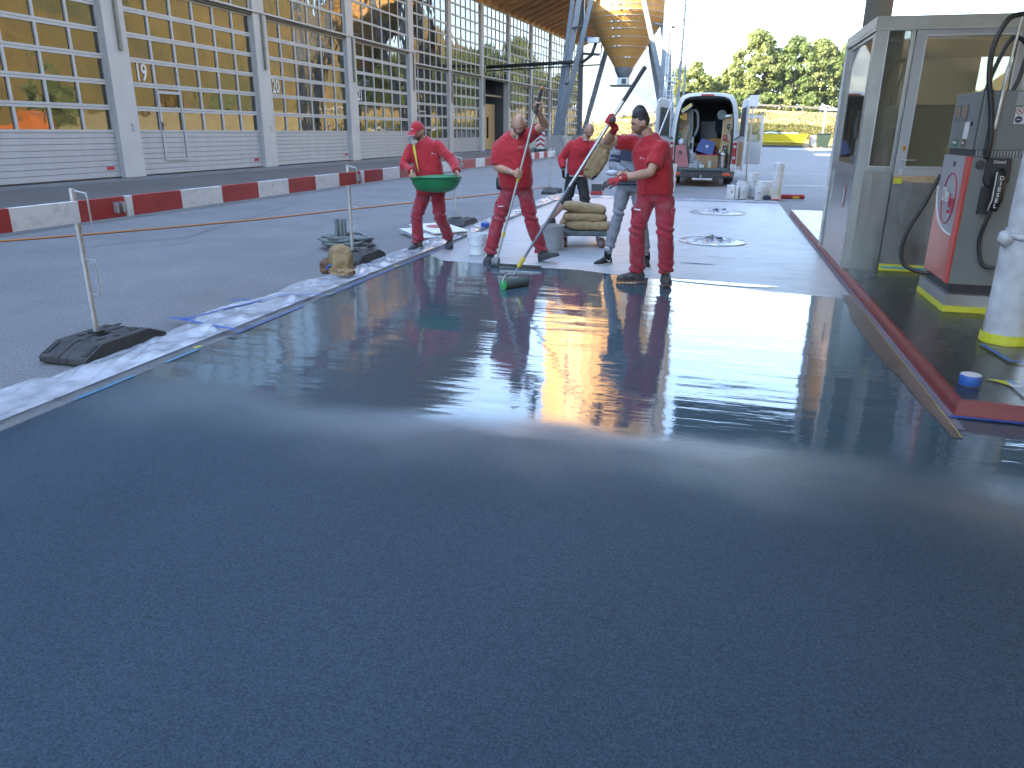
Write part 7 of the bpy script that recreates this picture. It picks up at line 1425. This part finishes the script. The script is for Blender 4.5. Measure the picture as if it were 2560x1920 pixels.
open_hand(b, rw_, (-.65,-.5,.05), (.2,.5,-.6), 1.0, .8, -1); open_hand(b, lw_, (-.6,-.5,-.1), (0,.5,-.6), 1.0, .8, 1)
rk, ra, lk, la = V(-1.13,9.14,.61), V(-1.225,9.17,.17), V(-.86,9.14,.61), V(-.77,9.18,.17)
limb(b, [(-1.08,9.22,.92), rk, ra], [.07,.052,.038]); limb(b, [(-.92,9.22,.92), lk, la], [.07,.052,.038]); remesh(b, .007, 2, None, 'body', 'skin_tan', p5)
trousers(p5, 'grey_jersey', (-1.0,9.22,.97), [(-1.085,9.22,.91),(-.915,9.22,.91)], [rk,lk], [ra,la], side5, seed=15, waist=.16, thigh=.09, knee=.068, ank=.052, name='joggers')
s5 = shirt(p5, 'grey_jersey', [(V(-1.0,9.22,.95), .175,.135, side5), (V(-1.0,9.22,1.10), .18,.135, side5), (V(-1.0,9.22,1.28), .195,.135, side5), (V(-.99,9.22,1.38), .19,.12, side5), (V(-.985,9.22,1.44), .155,.10, side5), (V(-.98,9.22,1.49), .10,.08, side5), (V(-.98,9.22,1.525), .07,.07, side5)], [([rsh, chain(rsh,re_,.5), re_, chain(re_,rw_,.5), chain(re_,rw_,.95)], [.076,.070,.063,.055,.048]), ([lsh, chain(lsh,le_,.5), le_, chain(le_,lw_,.5), chain(le_,lw_,.95)], [.076,.070,.063,.055,.048])], seed=16, name='sweatshirt')
def band(c0, c1, w, d, side, z0, z1, mat, name):
    m = MB(); torso(m, [(V(c0[0],c0[1],z0), w, d, side), (V(c1[0],c1[1],z1), w, d, side)], 34); m.build(name, mat, p5, smooth='auto')
band((-1.0,9.22),(-.99,9.22), .203,.143, side5, 1.225, 1.335, 'navy', 'chest_stripe'); band((-1.0,9.22),(-1.0,9.22), .186,.143, side5, .955, .972, 'navy', 'hem_stripe'); band((-1.0,9.22),(-1.0,9.22), .1855,.1425, side5, .985, .998, 'navy', 'hem_stripe')
for t0, t1, mt in ((.52,.66,'navy'),(.74,.84,'navy')): a, c = chain(rsh,re_,t0), chain(rsh,re_,t1); MB().cyl(a, c, .082, .080, seg=18).build('sleeve_stripe', mt, p5, smooth='auto')
face_bits(hM, p5); head_shell('hair', 'hair_dark', hM, lambda p: p.z > .045 or (p.y < .0 and p.z > -.02), .014, p5, 1.0, .006)
crump((-1.19,8.92,1.10), (.075,.05,.035), 6, .1, 18, 12).build('white_cloth', 'label_white', label='crumpled white cloth in the hands of the grey clad person', cat='cloth', smooth=True)
for ank, hl, to in ((ra,(-1.20,9.23,.0),(-1.36,9.02,.0)), (la,(-.765,9.27,0),(-.74,8.99,0))):
    sh_ = boot(p5, ank, hl, to, 'black_cloth', w=.046, h=.095, sole='white_sole'); hl, to = V(hl), V(to); f = (to-hl).normalized(); s_ = f.cross(V(0,0,1))
    for q in (-1,1):
        sw_ = [(.18,.055),(.22,.035),(.34,.042),(.52,.078),(.34,.058),(.26,.052),(.20,.066)]; MB().add([hl+(to-hl)*u+s_*q*(.049-(.006 if z > .06 else 0))+V(0,0,z) for u, z in sw_], [tuple(range(7))]).build('shoe_mark', 'cap_white', sh_)
    MB().tube([V(ank)-V(0,0,.03), V(ank)+V(0,0,.05)], [.042,.044], 14).build('sock', 'cap_white', sh_, smooth=True)
# finishing touch shared by the crew: small roller tray wheel seen behind the shoes
# ================================================================== HAZE
hz_m = bpy.data.materials.new('haze_air'); hz_m.use_nodes = True; N = hz_m.node_tree.nodes; N.clear(); o_ = N.new('ShaderNodeOutputMaterial'); pv = N.new('ShaderNodeVolumePrincipled')
pv.inputs['Color'].default_value = (.86,.92,1.0,1); pv.inputs['Density'].default_value = .00020; pv.inputs['Anisotropy'].default_value = .35
hz_m.node_tree.links.new(pv.outputs[0], o_.inputs['Volume']); MATS['haze_air'] = hz_m
MB().mm((-1950,-320,-60),(2700,3500,480)).build('haze', 'haze_air', kind='stuff')
